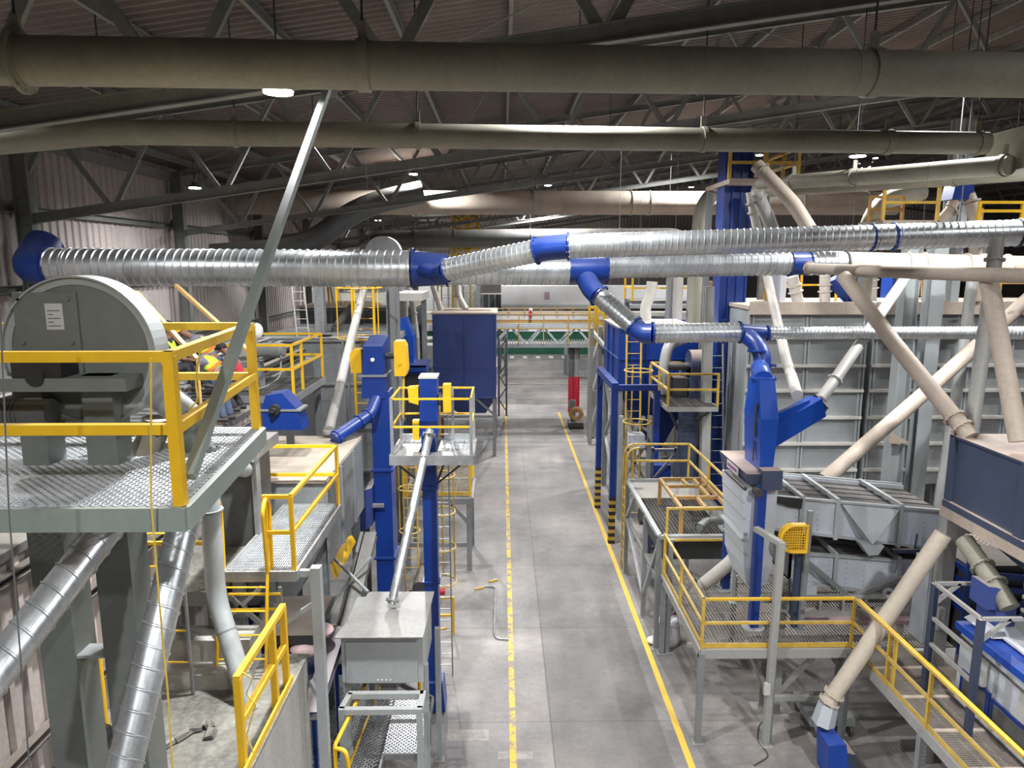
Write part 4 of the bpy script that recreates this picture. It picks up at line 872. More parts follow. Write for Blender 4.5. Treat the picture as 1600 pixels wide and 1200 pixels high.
mb = MB(); mb.bar((-2.42, 17.2, 7.3), (-2.46, 17.2, 6.2), .05, .05); mb.build('torque_arm', M['yellow_old'], t, smooth=False)
a, b, c = P(588, 632, 16.9), P(578, 648, 16.7), P(522, 686, 15.9)
mb = MB(); mb.path([a+V((0, .2, .15)), b, c], .155, n=20, bend=.12); mb.build('discharge_pipe', M['blue'], t)
for k in (.05, .3, .92): cc = b+(c-b)*k; mb = MB(); mb.flange(cc, c-b, .185, .03, bolts=8); mb.build('flange', M['blue'], t)
mb = MB(); mb.box(-3.75, -2.95, 16.85, 16.95, 4.02, 4.1); mb.build('support_arm', M['grey'], t, smooth=False)
# elevator column and hopper casing between
t = thing('support_column', 'wide grey steel column behind the thick blue elevator', 'column', (-3.4, 24.6, 0))
mb = MB(); mb.ibeam((-3.75, 24.5, 0), (-3.75, 24.5, 9.2), .45, .4, .03, up=AX); mb.build('shaft', M['grey'], t, smooth=False)
mb = MB(); mb.box(-4.0, -3.5, 24.2, 24.8, 0, .04); mb.build('base_plate', M['grey'], t, smooth=False)
t = thing('blue_curved_chute', 'blue curved steel chute tucked behind the thick elevator', 'chute', (-3.75, 17.2, 2.6))
mb = MB(); pts = []
for k in range(7):
    th = math.radians(90+k*18); pts.append(V((-3.22+.5*math.cos(th), 16.75, 3.6+.95*math.sin(th))))
mb.prism(pts+[V((-3.22, 16.75, 3.6))], (0, .9, 0)); mb.build('shell', M['blue_dusty'], t, smooth=False)
mb = MB(); mb.box(-3.75, -3.45, 16.8, 17.6, 0, 3.5); mb.build('dark_casing', M['dark'], t, smooth=False)
# inclined conveyor and machines below
t = thing('inclined_conveyor', 'grey inclined trough conveyor with yellow side guards below the tan topped bin', 'conveyor', (-3.2, 13.2, 0))
a, b = P(556, 992, 13.4)+V((0,0,-.1)), P(600, 760, 17.5)
a, b = P(542, 985, 12.9), P(580, 835, 15.4)
mb = MB(); mb.chan(a, b, .26, .16, .03, up=UP); 
mb.build('trough', M['galv_dirty'], t, smooth=False)
mb = MB(); mb.bar(a+V((-.2, .2, .0)), b+V((-.2, 0, 0)), .07, .18); mb.build('side_frame', M['grey'], t, smooth=False)
mb = MB()
for (q0, q1, q2) in (((545, 838), (515, 880), (522, 905)), ((502, 905), (486, 922), (498, 938))):
    pp = [P(q0[0], q0[1], 14.5), P(q1[0], q1[1], 14.0), P(q2[0], q2[1], 13.9), P(q0[0]+6, q0[1]+10, 14.5)]; mb.prism(pp, (.06, .05, 0))
mb.build('side_guard', M['yellow'], t, smooth=False)
for k, off in ((.1, -.1), (.8, 0)): leg(t, (a.x-.15, a.y+.4+k*2.6, 0), (a.x-.15+.02, a.y+.4+k*2.6, (a+(b-a)*k).z), .09, 'grey')
beam(t, P(520, 870, 14), P(575, 925, 13.4), .05, .05, 'light_grey'); beam(t, P(580, 870, 14.2), P(520, 940, 13.6), .05, .05, 'light_grey')
t = thing('blue_feeder', 'dark blue feeder box beneath the grating walkway', 'machine', (-3.9, 12.2, 0))
mb = MB(); mb.hexa([(-4.3, 11.7, 1.9), (-3.55, 11.7, 1.9), (-3.55, 12.8, 1.9), (-4.3, 12.8, 1.9), (-4.4, 11.6, 3.4), (-3.45, 11.6, 3.4), (-3.45, 12.9, 3.4), (-4.4, 12.9, 3.4)]); mb.build('casing', M['blue'], t, smooth=False)
mb = MB(); mb.prism([(-4.0, 11.55, 3.0), (-3.8, 11.55, 2.75), (-3.55, 11.55, 3.25), (-3.6, 11.55, 3.3), (-3.8, 11.55, 2.9), (-3.95, 11.55, 3.05)], (0, .06, 0)); mb.build('chevron_bracket', M['light_grey'], t, smooth=False)
mb = MB(); mb.box(-4.5, -3.3, 11.5, 13, 3.42, 3.6); mb.build('cover', M['dark'], t, smooth=False)
mb = MB(); mb.box(-3.55, -3.0, 12.3, 12.5, 2.35, 2.45); mb.build('ledge', M['blue_bright'], t, smooth=False)
for x, y in ((-4.2, 11.8), (-3.6, 11.8), (-3.6, 12.7), (-4.2, 12.7)): leg(t, (x, y, 0), (x, y, 1.95), .1, 'blue')
t = thing('blue_conveyor', 'narrow blue sloping conveyor beside the grey block wall', 'conveyor', (-2.85, 11.2, 0))
a, b = P(485, 1120, 10.6), P(530, 985, 12.6)
mb = MB(); mb.chan(a, b, .3, .2, .03); mb.build('frame', M['blue_dusty'], t, smooth=False)
mb = MB(); mb.bar(a+V((.0, 0, .09)), b+V((.0, 0, .09)), .2, .02); mb.build('belt', M['black'], t, smooth=False)
for k in (.1, .85): c = a+(b-a)*k; leg(t, (c.x, c.y, 0), (c.x, c.y, c.z-.05), .07, 'blue')
for i, (px, py, Z, s) in enumerate([(478, 1012, 2.35, .28), (500, 985, 2.3, .25), (462, 1003, 2.2, .22)]):
    p_ = P(px, py, 11.6+i*.35); mb = MB(); mb.blob(p_, s, s*.9, s*.45, 14, 8)
    one(mb, 'cloth_sack', M['pink'], ['pinkish sack slumped on the blue conveyor, in front', 'pinkish sack farther up the blue conveyor', 'dull pink sack half behind the yellow rail'][i], 'sack')
mb = MB()
for k in range(3): mb.box(-2.95, -2.45, 13.2+k*.0, 13.9, .95+k*.2, 1.13+k*.2)
t = thing('mesh_guard', 'dark yellow mesh guard box left of the grey bin', 'guard', P(520, 1015, 13.3))
q = P(520, 1000, 13.3); mb = MB()
for a, b in (((-.3, -.25), (.3, -.25)), ((-.3, .3), (.3, .3)), ((-.3, -.25), (-.3, .3)), ((.3, -.25), (.3, .3))): mb.bar(q+V((a[0], 0, a[1])), q+V((b[0], 0, b[1])), .05)
mb.build('frame', M['yellow_old'], t, smooth=False)
mb = MB()
for k in range(14): mb.bar(q+V((-.28+k*.043, 0, -.25)), q+V((-.28+k*.043, 0, .3)), .012)
for k in range(12): mb.bar(q+V((-.3, 0, -.23+k*.045)), q+V((.3, 0, -.23+k*.045)), .012)
mb.build('mesh', M['yellow_old'], t, smooth=False)
for x in (-.3, .3): leg(t, (q.x+x, q.y, 0), (q.x+x, q.y, q.z-.25), .05, 'yellow_old')
t = thing('mesh_walkway', 'low expanded mesh walkway running under the grey bin', 'walkway', (-2.4, 12, 1.0))
expanded(t, (-3.9, 9.6, 1.0), AX, AY, 1.65, 5.9, .10, .10, .02, .014, 'galv')
mb = MB()
expanded(t, (-2.25, 11.9, 1.0), AX, AY, .75, 1.7, .09, .09, .018, .014, 'galv')
edge_frame(t, [(-3.02, 9.6, 1.0), (-2.24, 9.6, 1.0), (-2.24, 11.9, 1.0), (-1.48, 11.9, 1.0), (-1.48, 13.65, 1.0), (-2.24, 14.2, 1.0), (-3.02, 14.2, 1.0)], .04, .12, 'grey', z=-.065)
for x, y in ((-2.95, 9.7), (-2.3, 9.7), (-2.95, 14.1), (-1.55, 13.5)): leg(t, (x, y, 0), (x, y, .95), .06, 'grey')
t = thing('stair_rail', 'yellow handrail with a rounded end at the bottom edge beside the bin stand', 'handrail', (-2.8, 10.6, 1.0))
a = P(523, 1165, 10.3); mb = MB(); mb.path([(a.x, a.y, 1.0), a, P(552, 850, 14.0)*0+V((-2.45, 14.0, 2.1))], .035, n=10, bend=.06); mb.path([a+V((0, 0, -.05)), P(540, 1172, 10.2), P(545, 1200, 10.2), P(545, 1290, 10.2)], .035, n=10, bend=.12); mb.build('rail', M['yellow'], t)
mb = MB(); mb.tube((a.x, a.y+.1, 1.4), (-2.45, 14.0, 1.55), .025, n=8); mb.tube((-2.45, 14.0, 1), (-2.45, 14.0, 2.1), .03, n=8); mb.build('mid_rail', M['yellow'], t)
mb = MB(); mb.tube((-1.75, 13.6, 1.0), (-1.75, 13.6, 2.05), .04, n=10); mb.tube((-2.4, 13.6, 1.5), (-1.75, 13.6, 1.5), .035, n=8); mb.tube((-2.4, 13.6, 1.0), (-2.4, 13.6, 2.0), .04, n=8); one(mb, 'stair_rail', M['yellow'], 'short yellow rail seen through the legs below the grey bin', 'handrail')
# gantry farther back
t = thing('mesh_gantry', 'grey gantry with a yellow mesh railing behind the slim elevator', 'gantry', (-2.1, 22.8, 0))
grating(t, -3.2, -1.0, 22.0, 24.2, 2.5, .08, 'x', .5, 'galv_dirty')
edge_frame(t, [(-3.2, 22.0, 2.5), (-1.0, 22.0, 2.5), (-1.0, 24.2, 2.5), (-3.2, 24.2, 2.5)], .1, .2, 'grey', z=-.1)
guard(t, [(-3.15, 22.02, 2.55), (-1.05, 22.02, 2.55), (-1.05, 24.15, 2.55)], h=1.3, w=.075, mid=False)
mb = MB(); mb.bar((-3.15, 22.02, 2.65), (-1.05, 22.02, 2.65), .05, .12)
for k in range(26): mb.bar((-3.15+k*.084, 22.02, 2.6), (-3.15+k*.084, 22.02, 3.85), .008)
for k in range(15): mb.bar((-3.15, 22.02, 2.65+k*.084), (-1.05, 22.02, 2.65+k*.084), .008)
mb.build('mesh_panel', M['yellow_old'], t, smooth=False)
for x, y in ((-1.1, 22.05), (-3.1, 22.05), (-1.1, 24.1), (-3.1, 24.1)): leg(t, (x, y, 0), (x, y, 2.45), .16, 'grey')
beam(t, (-3.1, 22.05, .9), (-1.1, 22.05, .9), .1, .14); beam(t, (-1.1, 22.05, 1.6), (-1.8, 22.1, 2.4), .08, .1)
t = thing('floor_machine', 'low dark machine under the yellow mesh gantry', 'machine', (-2.2, 19.6, 0))
mb = MB(); mb.box(-2.7, -2.0, 19.2, 20.2, .1, .7); mb.tube((-2.4, 19.1, .8), (-2.4, 20.2, .8), .2, n=14); mb.build('body', M['dark'], t)
mb = MB(); mb.tube((-2.0, 19.5, .5), (-1.7, 19.5, .5), .1, n=12); mb.tube((-2.6, 19.2, .12), (-2.6, 20, .12), .1, n=12); mb.build('motor', M['red'], t)
t = thing('low_guard_rail', 'low yellow guard frame on the floor behind the slim elevator', 'guard rail', (-1.9, 18, 0))
guard(t, [(-2.05, 18.0, 0), (-1.35, 18.0, 0)], h=1.05, w=.06)
t = thing('orange_ladder', 'thin yellow caged ladder running down beside the thick blue elevator', 'ladder', (-2.7, 20, 0))
ladder(t, (-2.75, 20.2, 0), (-2.75, 20.2, 5.0), (1, 0, 0), .4, .3, 'yellow_old', .045, cage=(2.2, 4.8, (0, -1, 0), .3))
# ------------------------------------------------------------------ panelled bins behind
t = thing('panelled_bin', 'wide dark grey panelled bin behind the small railed platform', 'bin', (-5.4, 27, 0))
panel_box(t, -8.45, -3.75, 24.9, 30.5, 2.5, 7.35, 'grey', ribs_x=(-8.3, -7.25, -7.1, -5.6, -5.45, -3.85), ribs_y=(26.5, 28.5), ribs_z=(2.6, 4.15, 5.75, 7.3), rib=.07, ribmat='grey')
mb = MB(); mb.box(-8.5, -3.7, 24.85, 30.55, 7.35, 7.4)
for k in range(7): mb.box(-8.5, -3.7, 25.4+k*.75, 25.5+k*.75, 7.4, 7.46)
mb.build('roof_plate', M['grey'], t, smooth=False)
mb = MB(); mb.box(-6.6, -6.1, 25.15, 25.5, 7.47, 7.48); mb.build('hatch', M['black'], t, smooth=False)
for x in (-8.3, -6, -3.9):
    for y in (25.1, 30.3): leg(t, (x, y, 0), (x, y, 2.6), .25, 'grey', kind='i')
t = thing('panelled_bin', 'dark panelled bin with a dusty top farther behind, under the tan deck', 'bin', (-7, 35, 0))
panel_box(t, -9.5, -4.2, 33.5, 38, 3.0, 7.9, 'dark', ribs_x=(-8, -6.5, -5), ribs_z=(5.5, 7.8), rib=.07, ribmat='dark_grey')
mb = MB(); mb.box(-9.6, -4.1, 33.4, 38.1, 7.9, 8.0); mb.build('top_plate', M['tan'], t, smooth=False)
for x in (-9.3, -4.4): leg(t, (x, 33.7, 0), (x, 33.7, 3.1), .25, 'grey', kind='i')
for i, (a, b, r, m_, lab) in enumerate([(P(568, 452, 24), P(514, 672, 16.5), .125, 'pipe_grey', 'long dusty pipe slanting down to the tan topped bin'), (P(562, 462, 33), P(524, 512, 26.8), .14, 'dark_grey', 'dark slanting pipe reaching the roof of the wide panelled bin')]):
    t = thing('chute_pipe', lab, 'pipe', b); mb = MB(); mb.tube(a, b, r, n=16); mb.build('pipe_run', M[m_], t)
    for k in (.25, .75): c = a+(b-a)*k; mb = MB(); mb.flange(c, b-a, r+.012, .04); mb.build('coupling', M[m_], t)
    mb = MB(); mb.tube(b, b+V((0, 0, -.35 if i else -.08)), r+.02, n=14); mb.build('spout', M[m_], t)
t = thing('lean_ladder', 'pale green aluminium ladder leaning by the dark bin and steel pile', 'ladder', P(470, 512, 23.2))
ladder(t, V((P(473, 513, 25.1).x, 25.1, 7.41)), P(465, 442, 25.3), (1, 0, 0), .42, .3, 'pipe_white', .05)
mb = MB(); mb.ibeam((-6.75, 26.5, 7.45), (-6.75, 26.5, 9.9), .35, .35, .02); one(mb, 'support_column', M['galv_dirty'], 'patchy grey column stub behind the leaning ladder', 'column', smooth=False)
t = thing('caged_ladder', 'bright yellow caged ladder standing between grey column and thick blue elevator', 'ladder', (-3.6, 23, 5))
ladder(t, (-4.6, 23.6, 4.6), (-4.6, 23.6, 9.6), (1, 0, 0), .7, .35, 'yellow', .09, cage=(7.6, 9.2, (0, -1, 0), .75))
t = thing('tan_deck', 'tan dusty deck with yellow corner post spanning behind the caged ladder', 'deck', (-4.6, 29, 8.6))
a = P(526, 468, 28); b = P(660, 468, 28); mb = MB(); mb.box(a.x, b.x, 27.9, 30.5, a.z-.05, a.z+.25); mb.build('deck', M['pipe_white'], t, smooth=False)
mb = MB(); mb.box(a.x, a.x+.12, 27.8, 27.9, a.z-.05, a.z+.45); mb.build('corner_post', M['yellow'], t, smooth=False)
for x in (a.x+.2, b.x-.2): leg(t, (x, 30.3, 0), (x, 30.3, a.z-.05), .2, 'grey', kind='i')
t = thing('yellow_tripod', 'thin yellow raking posts on the dark bin behind', 'post', P(515, 510, 34))
mb = MB(); 
for q0, q1 in (((512, 448), (518, 512)), ((516, 448), (528, 512)), ((532, 466), (533, 510)), ((540, 466), (542, 510)), ((532, 466), (541, 466))): mb.bar(P(q0[0], q0[1], 34), P(q1[0], q1[1], 34), .09)
mb.build('posts', M['ochre'], t, smooth=False)
t = thing('grey_fan_wheel', 'pale grey round fan casing poking up behind the spiral main duct', 'fan', P(598, 410, 30))
c = P(598, 398, 30); mb = MB(); mb.tube(c, c+V((0, .6, 0)), .76, n=40); mb.build('housing', M['light_grey'], t)
mb = MB(); mb.hoop(c+V((0, -.02, 0)), (0, 1, 0), .14, .04); mb.bar(c+V((-.35, -.02, -.6)), c+V((-.35, -.02, .6)), .02); mb.build('hub_ring', M['grey'], t)
mb = MB(); mb.box(c.x-.8, c.x+.8, c.y-.2, c.y+.8, a.z+.25, c.z-.5); mb.build('base', M['grey'], t, smooth=False)
# ------------------------------------------------------------------ blue hood machine and dusty blue bin
t = thing('blue_hood_machine', 'blue machine with a tapered hood and open trough left of the dusty blue bin', 'machine', P(640, 590, 27))
a0, a1 = P(628, 500, 27), P(637, 500, 27)
mb = MB(); y0, y1 = 27, 27.8
def X_(px, Y=27): return P(px, 500, Y).x
def Z_(py, Y=27): return P(650, py, Y).z
mb.hexa([(X_(624), y0, Z_(525)), (X_(644), y0, Z_(525)), (X_(644), y1, Z_(525)), (X_(624), y1, Z_(525)), (X_(626), y0, Z_(497)), (X_(634), y0, Z_(497)), (X_(634), y1, Z_(497)), (X_(626), y1, Z_(497))]); mb.box(X_(624), X_(645), y0, y1, Z_(572), Z_(525)); mb.build('hood', M['blue_bright'], t, smooth=False)
mb = MB(); mb.chan((X_(648), 26.2, Z_(573)), (X_(648), 28.0, Z_(573)), .95, .3, .06); mb.box(X_(624), X_(668), 26.2, 26.3, Z_(578), Z_(566)); mb.box(X_(628), X_(633), 26.4, 26.6, 0, Z_(578)); mb.box(X_(662), X_(667), 26.4, 26.6, 0, Z_(578)); mb.build('trough', M['blue'], t, smooth=False)
mb = MB(); mb.box(X_(630), X_(662), 26.6, 27.6, 2.5, Z_(580)); mb.build('casing', M['dark'], t, smooth=False)
t = thing('dusty_bin', 'tall dusty blue bin with a tan top standing on grey legs by the aisle', 'bin', (-1.95, 37.7, 0))
panel_box(t, -3.55, -.33, 36.0, 39.8, 3.08, 7.42, 'blue_dusty', ribs_x=(-3.5, -1.94, -.38), ribs_z=(4.72, 3.13), rib=.04, ribmat='blue_dusty')
mb = MB(); mb.box(-3.62, -.26, 35.9, 39.9, 7.42, 7.5); mb.box(-3.2, -.6, 37.5, 37.6, 7.5, 7.55); mb.build('top_plate', M['tan'], t, smooth=False)
mb = MB(); mb.hexa([(-2.3, 37.0, 2.1), (-.9, 37.0, 2.1), (-.9, 38.4, 2.1), (-2.3, 38.4, 2.1), (-3.5, 36.05, 3.08), (-.38, 36.05, 3.08), (-.38, 39.75, 3.08), (-3.5, 39.75, 3.08)]); mb.build('hopper', M['blue_dusty'], t, smooth=False)
for x in (-3.45, -.43):
    for y in (36.1, 39.7): leg(t, (x, y, 0), (x, y, 4.15), .18, 'grey', kind='i')
beam(t, (-.43, 36.1, 2.2), (-2.3, 36.1, 3.9), .1, .1); beam(t, (-3.45, 36.1, 2.1), (-.43, 36.1, 2.1), .1, .12); beam(t, (-.43, 36.1, 3.4), (-.43, 39.7, 1.2), .08, .08)
t = thing('lattice_tower', 'dark lattice post right beside the dusty blue bin', 'tower', (.0, 46, 0))
for x, y in ((-.25, 46), (.25, 46)): leg(t, (x, y, 0), (x, y, 5.2), .12, 'dark')
for k in range(6): beam(t, (-.25 if k % 2 else .25, 46, .3+k*.8), (.25 if k % 2 else -.25, 46, 1.1+k*.8), .07, .07, 'dark')
for i, (q, lab) in enumerate([((628, 498, 664, 500), 0)]): pass
for i, (x0, y0_, x1, y1_, Yv, r) in enumerate([(641, 450, 651, 528, 31, .13), (651, 528, 653, 572, 31, .13), (627, 452, 629, 492, 31.5, .1), (632, 452, 633, 494, 31.5, .14), (676, 446, 690, 487, 37.6, .15)]):
    a, b = P(x0, y0_, Yv), P(x1, y1_, Yv)
    if i in (1, 2, 3): b = V((b.x, b.y, 0))
    mb = MB(); mb.tube(a, b, r, n=14); mb.flange(a+(b-a)*.5, b-a, r+.05, .05)
    one(mb, 'chute_pipe', M['pipe_grey' if i == 1 else 'pipe_white'], ['white slanting pipe behind the blue hood machine', 'grey lower end of the white slanting pipe behind the blue hood', 'thinner white upright pipe left of the slanting white one', 'thicker white upright pipe left of the slanting white one', 'short white slanting pipe above the tan rails'][i], 'pipe')
for i, (x0, x1, yt, yb, Yv, mt, lab) in enumerate([(719, 735, 460, 492, 41, 'yellow_old', 'tan ladder frame on top of the dusty blue bin'), (684, 707, 449, 484, 41, 'yellow_old', 'tan ladder frame standing behind the left corner of the blue bin'), (690, 712, 452, 490, 44, 'ochre', 'pale tan railing of a small stair behind the blue bin')]):
    t = thing('roof_ladder', lab, 'ladder', P((x0+x1)/2, yb, Yv)); ladder(t, P((x0+x1)/2, yb, Yv), P((x0+x1)/2, yt-20, Yv), (1, 0, 0), size_at(x1-x0, P(x0, yb, Yv)), .5, mt, .09, tube=False)
t = thing('chute_pipe', 'bent white pipe feeding the top of the dusty blue bin', 'pipe', P(728, 484, 38.6)); mb = MB(); mb.path([P(715, 440, 38.8), P(716, 462, 38.8), V((P(728, 484, 38.4).x, 38.4, 7.5))], .17, n=14, bend=.4); mb.build('pipe_run', M['pipe_white'], t)
mb = MB(); mb.flange(P(716, 463, 38.8), UP, .24, .06); mb.build('flange', M['grey'], t)
# yellow high stair tower far away
t = thing('high_stair_tower', 'bright yellow railed stair tower high above the spiral duct, far away', 'tower', P(720, 420, 55))
for k in range(4):
    for px in (707, 720, 735): 
        pass
mb = MB()
for px in (706, 717, 728, 733, 748): mb.bar(P(px, 410, 55), P(px, 332, 55), .14)
for py in (334, 342, 350, 358, 388, 398): mb.bar(P(706, py, 55), P(748, py, 55), .14)
mb.build('railing', M['yellow'], t, smooth=False)
mb = MB(); a, b = P(706, 356, 55), P(690, 356, 55); mb.box(b.x, P(748, 356, 55).x, 55, 57, a.z-.1, a.z); mb.box(P(652, 340, 55).x, P(706, 340, 55).x, 55, 57, P(652, 340, 55).z-.15, P(652, 340, 55).z); mb.build('landing', M['galv'], t, smooth=False)
for px in (708, 746): leg(t, (P(px, 400, 55).x, 56.5, 0), (P(px, 400, 55).x, 56.5, P(px, 336, 55).z), .25, 'grey', kind='i')
# ================================================================== far end of the hall
def bx(px0, px1, py0, py1, Y, dpt):      # extents of something seen between two sight lines at distance Y
    a, b = P(px0, py1, Y), P(px1, py0, Y); return (a.x, b.x, Y, Y+dpt, a.z, b.z)
t = thing('white_casing', 'long white casing with a small printed notice above the far walkway bridge', 'casing', P(870, 500, 62))
mb = MB(); mb.box(*bx(783, 1100, 447, 479, 62, 3)); mb.build('body', M['white'], t, smooth=False)
mb = MB(); mb.box(*bx(784, 1100, 476, 482, 61.9, 3.2)); mb.build('skirt', M['light_grey'], t, smooth=False)
mb = MB(); mb.box(*bx(849, 860, 456, 469, 61.95, .05)); nb = mb.build('notice', M['white'], t, smooth=False, label='white notice with purple print')
mb = MB()
for k in range(5): mb.box(*bx(850+(k % 2), 859-(k % 2), 457+k*2.3, 458.3+k*2.3, 61.93, .02))
mb.build('print', M['purple'], nb, smooth=False)
for px in (790, 885, 1000, 1080):
    p_ = P(px, 480, 63.5); leg(t, (p_.x, p_.y, 0), (p_.x, p_.y, p_.z+.3), .3, 'grey', kind='i')
t = thing('conveyor_line', 'tan and white covered conveyor line below the white casing', 'conveyor', P(870, 505, 59))
mb = MB(); mb.box(*bx(600, 1120, 488, 500, 59, 1.6)); mb.build('trough', M['pipe_white'], t, smooth=False)
mb = MB(); mb.box(*bx(600, 1120, 500, 505, 59, 1.6)); mb.build('underside', M['ochre'], t, smooth=False)
mb = MB(); 
for py in (482, 488): mb.bar(P(770, py, 58.9), P(945, py, 58.9), .06)
for k in range(8): mb.bar(P(770+k*25, 480, 58.9), P(770+k*25, 492, 58.9), .06)
mb.build('pipes', M['ochre'], t, smooth=False)
for px in (640, 760, 960, 1080):
    p_ = P(px, 505, 60); leg(t, (p_.x, p_.y, 0), (p_.x, p_.y, p_.z+.2), .3, 'grey', kind='i')
t = thing('signal_post', 'small red and white device standing on the far conveyor line', 'device', P(829, 498, 58.5))
mb = MB(); mb.tube(P(829, 496, 58.8), P(829, 484, 58.8), .12, n=10); mb.build('stem', M['red'], t); mb = MB(); mb.box(*bx(827, 832, 482, 486, 58.7, .3)); mb.build('lamp_head', M['white'], t, smooth=False)
t = thing('walkway_bridge', 'tan latticed walkway bridge spanning the aisle far down the hall', 'bridge', P(850, 545, 46.7))
x0, x1 = P(772, 530, 46.7).x, P(926, 530, 46.7).x; zt, zb = P(850, 511, 46.7).z, P(850, 540, 46.7).z
mb = MB(); mb.box(x0, x1, 46.7, 48.1, zb, zb+.12)
for k in range(40): mb.box(x0+k*.17, x0+.08+k*.17, 46.65, 46.7, zb+.14, zb+.42)
mb.build('deck', M['galv_dirty'], t, smooth=False)
for nm, z, m_ in (('top_chord', zt, 'light_grey'), ('bottom_chord', zb, 'grey')):
    mb = MB()
    for y in (46.7, 48.1): mb.bar((x0, y, z), (x1, y, z), .2, .26)
    mb.build(nm, M[m_], t, smooth=False)
n = 6; w = (x1-x0)/n
for y in (46.7, 48.1):
    for k in range(n):
        beam(t, (x0+k*w, y, zt if k % 2 else zb), (x0+(k+1)*w, y, zb if k % 2 else zt), .11, .11, 'light_grey', 'diagonal')
guard(t, [(x0, 46.55, zb+.1), (x1, 46.55, zb+.1)], h=zt-zb+.75, w=.07, mat='ochre', every=1.7)
p_ = P(899, 548, 46.8)
t = thing('bridge_column', 'grey steel column with a red painted foot under the far walkway bridge', 'column', (4.9, 47, 0))
for x, m_, nm in ((4.62, 'dark_grey', 'rear_shaft'), (5.0, 'grey', 'front_shaft')):
    mb = MB(); mb.ibeam((x, 47.2, 2.4), (x, 47.2, zb), .3, .34, .03, up=AX); mb.build(nm, M[m_], t, smooth=False)
    mb = MB(); mb.ibeam((x, 47.2, 0), (x, 47.2, 2.4), .32, .36, .035, up=AX); mb.build('painted_foot', M['red'], t, smooth=False, label='red painted foot')
mb = MB(); mb.box(4.45, 5.15, 46.9, 48.0, zb-.15, zb); mb.build('cap_beam', M['grey'], t, smooth=False)
t = thing('banner', 'pale banner with green print behind the bridge lattice', 'banner', P(818, 513, 60))
mb = MB(); a_ = bx(790, 925, 512, 518, 57, .1); mb.box(*a_); mb.build('sheet', M['white'], t, smooth=False)
mb = MB()
for k in range(8): mb.box(*bx(809+k*2.2, 810.4+k*2.2, 513, 516, 56.95, .04))
mb.build('print', M['green_sign'], t, smooth=False)
leg(t, (a_[0]+.1, 57.1, 0), (a_[0]+.1, 57.1, a_[5]), .1, 'grey'); leg(t, (a_[1]-.1, 57.1, 0), (a_[1]-.1, 57.1, a_[5]), .1, 'grey')
# hose cart
c = G(899, 668); t = thing('hose_cart', 'small cart with a brown hose reel beside the red column foot', 'cart', c)
mb = MB(); mb.box(c.x-.45, c.x+.45, c.y-.5, c.y+.4, .15, .4); mb.build('chassis', M['dark'], t, smooth=False)
mb = MB(); mb.hoop(c+V((0, -.35, .95)), (0, 1, .2), .33, .13, n=20); mb.build('hose_reel', M['ochre'], t)
mb = MB(); mb.tube(c+V((-.15, .1, .4)), c+V((-.15, .1, 1.7)), .16, n=12); mb.box(c.x-.4, c.x-.05, c.y-.1, c.y+.3, 1.2, 1.6); mb.build('pump', M['green_grey'], t)
for x in (-.4, .4): 
    for y in (-.4, .3): mb = MB(); mb.tube(c+V((x-.05, y, .14)), c+V((x+.05, y, .14)), .14, n=14); mb.build('wheel', M['black'], t)
# far left background
for i, (x0, x1, y0, y1, Yv, d, m_, lab) in enumerate([
    (745, 783, 460, 495, 66, 3, 'dark', 'dark boxy machine at the left end of the white casing'),
    (730, 784, 484, 500, 64, 3, 'green', 'green base of the boxy machine left of the white casing'),
    (655, 745, 446, 500, 69, 3, 'pipe_grey', 'pale grey plant block behind the tan ladder frames'),
    (585, 640, 450, 500, 70, 3, 'dark_grey', 'grey plant block behind the yellow caged ladder'),
    (640, 680, 530, 600, 48, 2, 'dark_grey', 'grey machine block behind the blue hood machine'),
    (640, 676, 540, 575, 44, 1.5, 'pipe_grey', 'pale duct block between the blue hood and the dusty blue bin'),
    (955, 1130, 372, 445, 72, 3, 'darkwall', 'dark plant block high behind the blue bins'),
    (1100, 1160, 440, 470, 60, 3, 'ochre', 'rusty brown block behind the tall blue casing')]):
    e = bx(x0, x1, y0, y1, Yv, d); t = thing('plant_block', lab, 'machine', ((e[0]+e[1])/2, Yv, 0))
    mb = MB(); mb.box(*e); mb.build('casing', M[m_], t, smooth=False)
    mb = MB()
    for k in range(1, 4): xx = e[0]+(e[1]-e[0])*k/4.; mb.box(xx-.06, xx+.06, Yv-.08, Yv, e[4], e[5])
    mb.build('ribs', M['grey'], t, smooth=False)
    for xx in (e[0]+.2, e[1]-.2): leg(t, (xx, Yv+d/2, 0), (xx, Yv+d/2, e[4]), .3, 'grey', kind='i')
t = thing('stair_flight', 'grey steel stair with railing left of the white casing', 'stair', P(740, 495, 62))
mb = MB(); a, b = P(733, 487, 61), P(752, 462, 61)
for k in range(8): c = a+(b-a)*(k/8.); mb.box(c.x-.2, c.x+.2, 61, 62, c.z-.04, c.z)
mb.build('treads', M['grey'], t, smooth=False)
mb = MB(); mb.bar(a+V((0, 0, 1)), b+V((0, 0, 1)), .08); mb.bar(a, b, .1, .25); 
for k in (0, .5, 1): c = a+(b-a)*k; mb.bar(c, c+V((0, 0, 1)), .07)
mb.build('handrail', M['pipe_grey'], t, smooth=False)
leg(t, (b.x, 61.5, 0), b+V((0, .5, 0)), .2, 'grey')
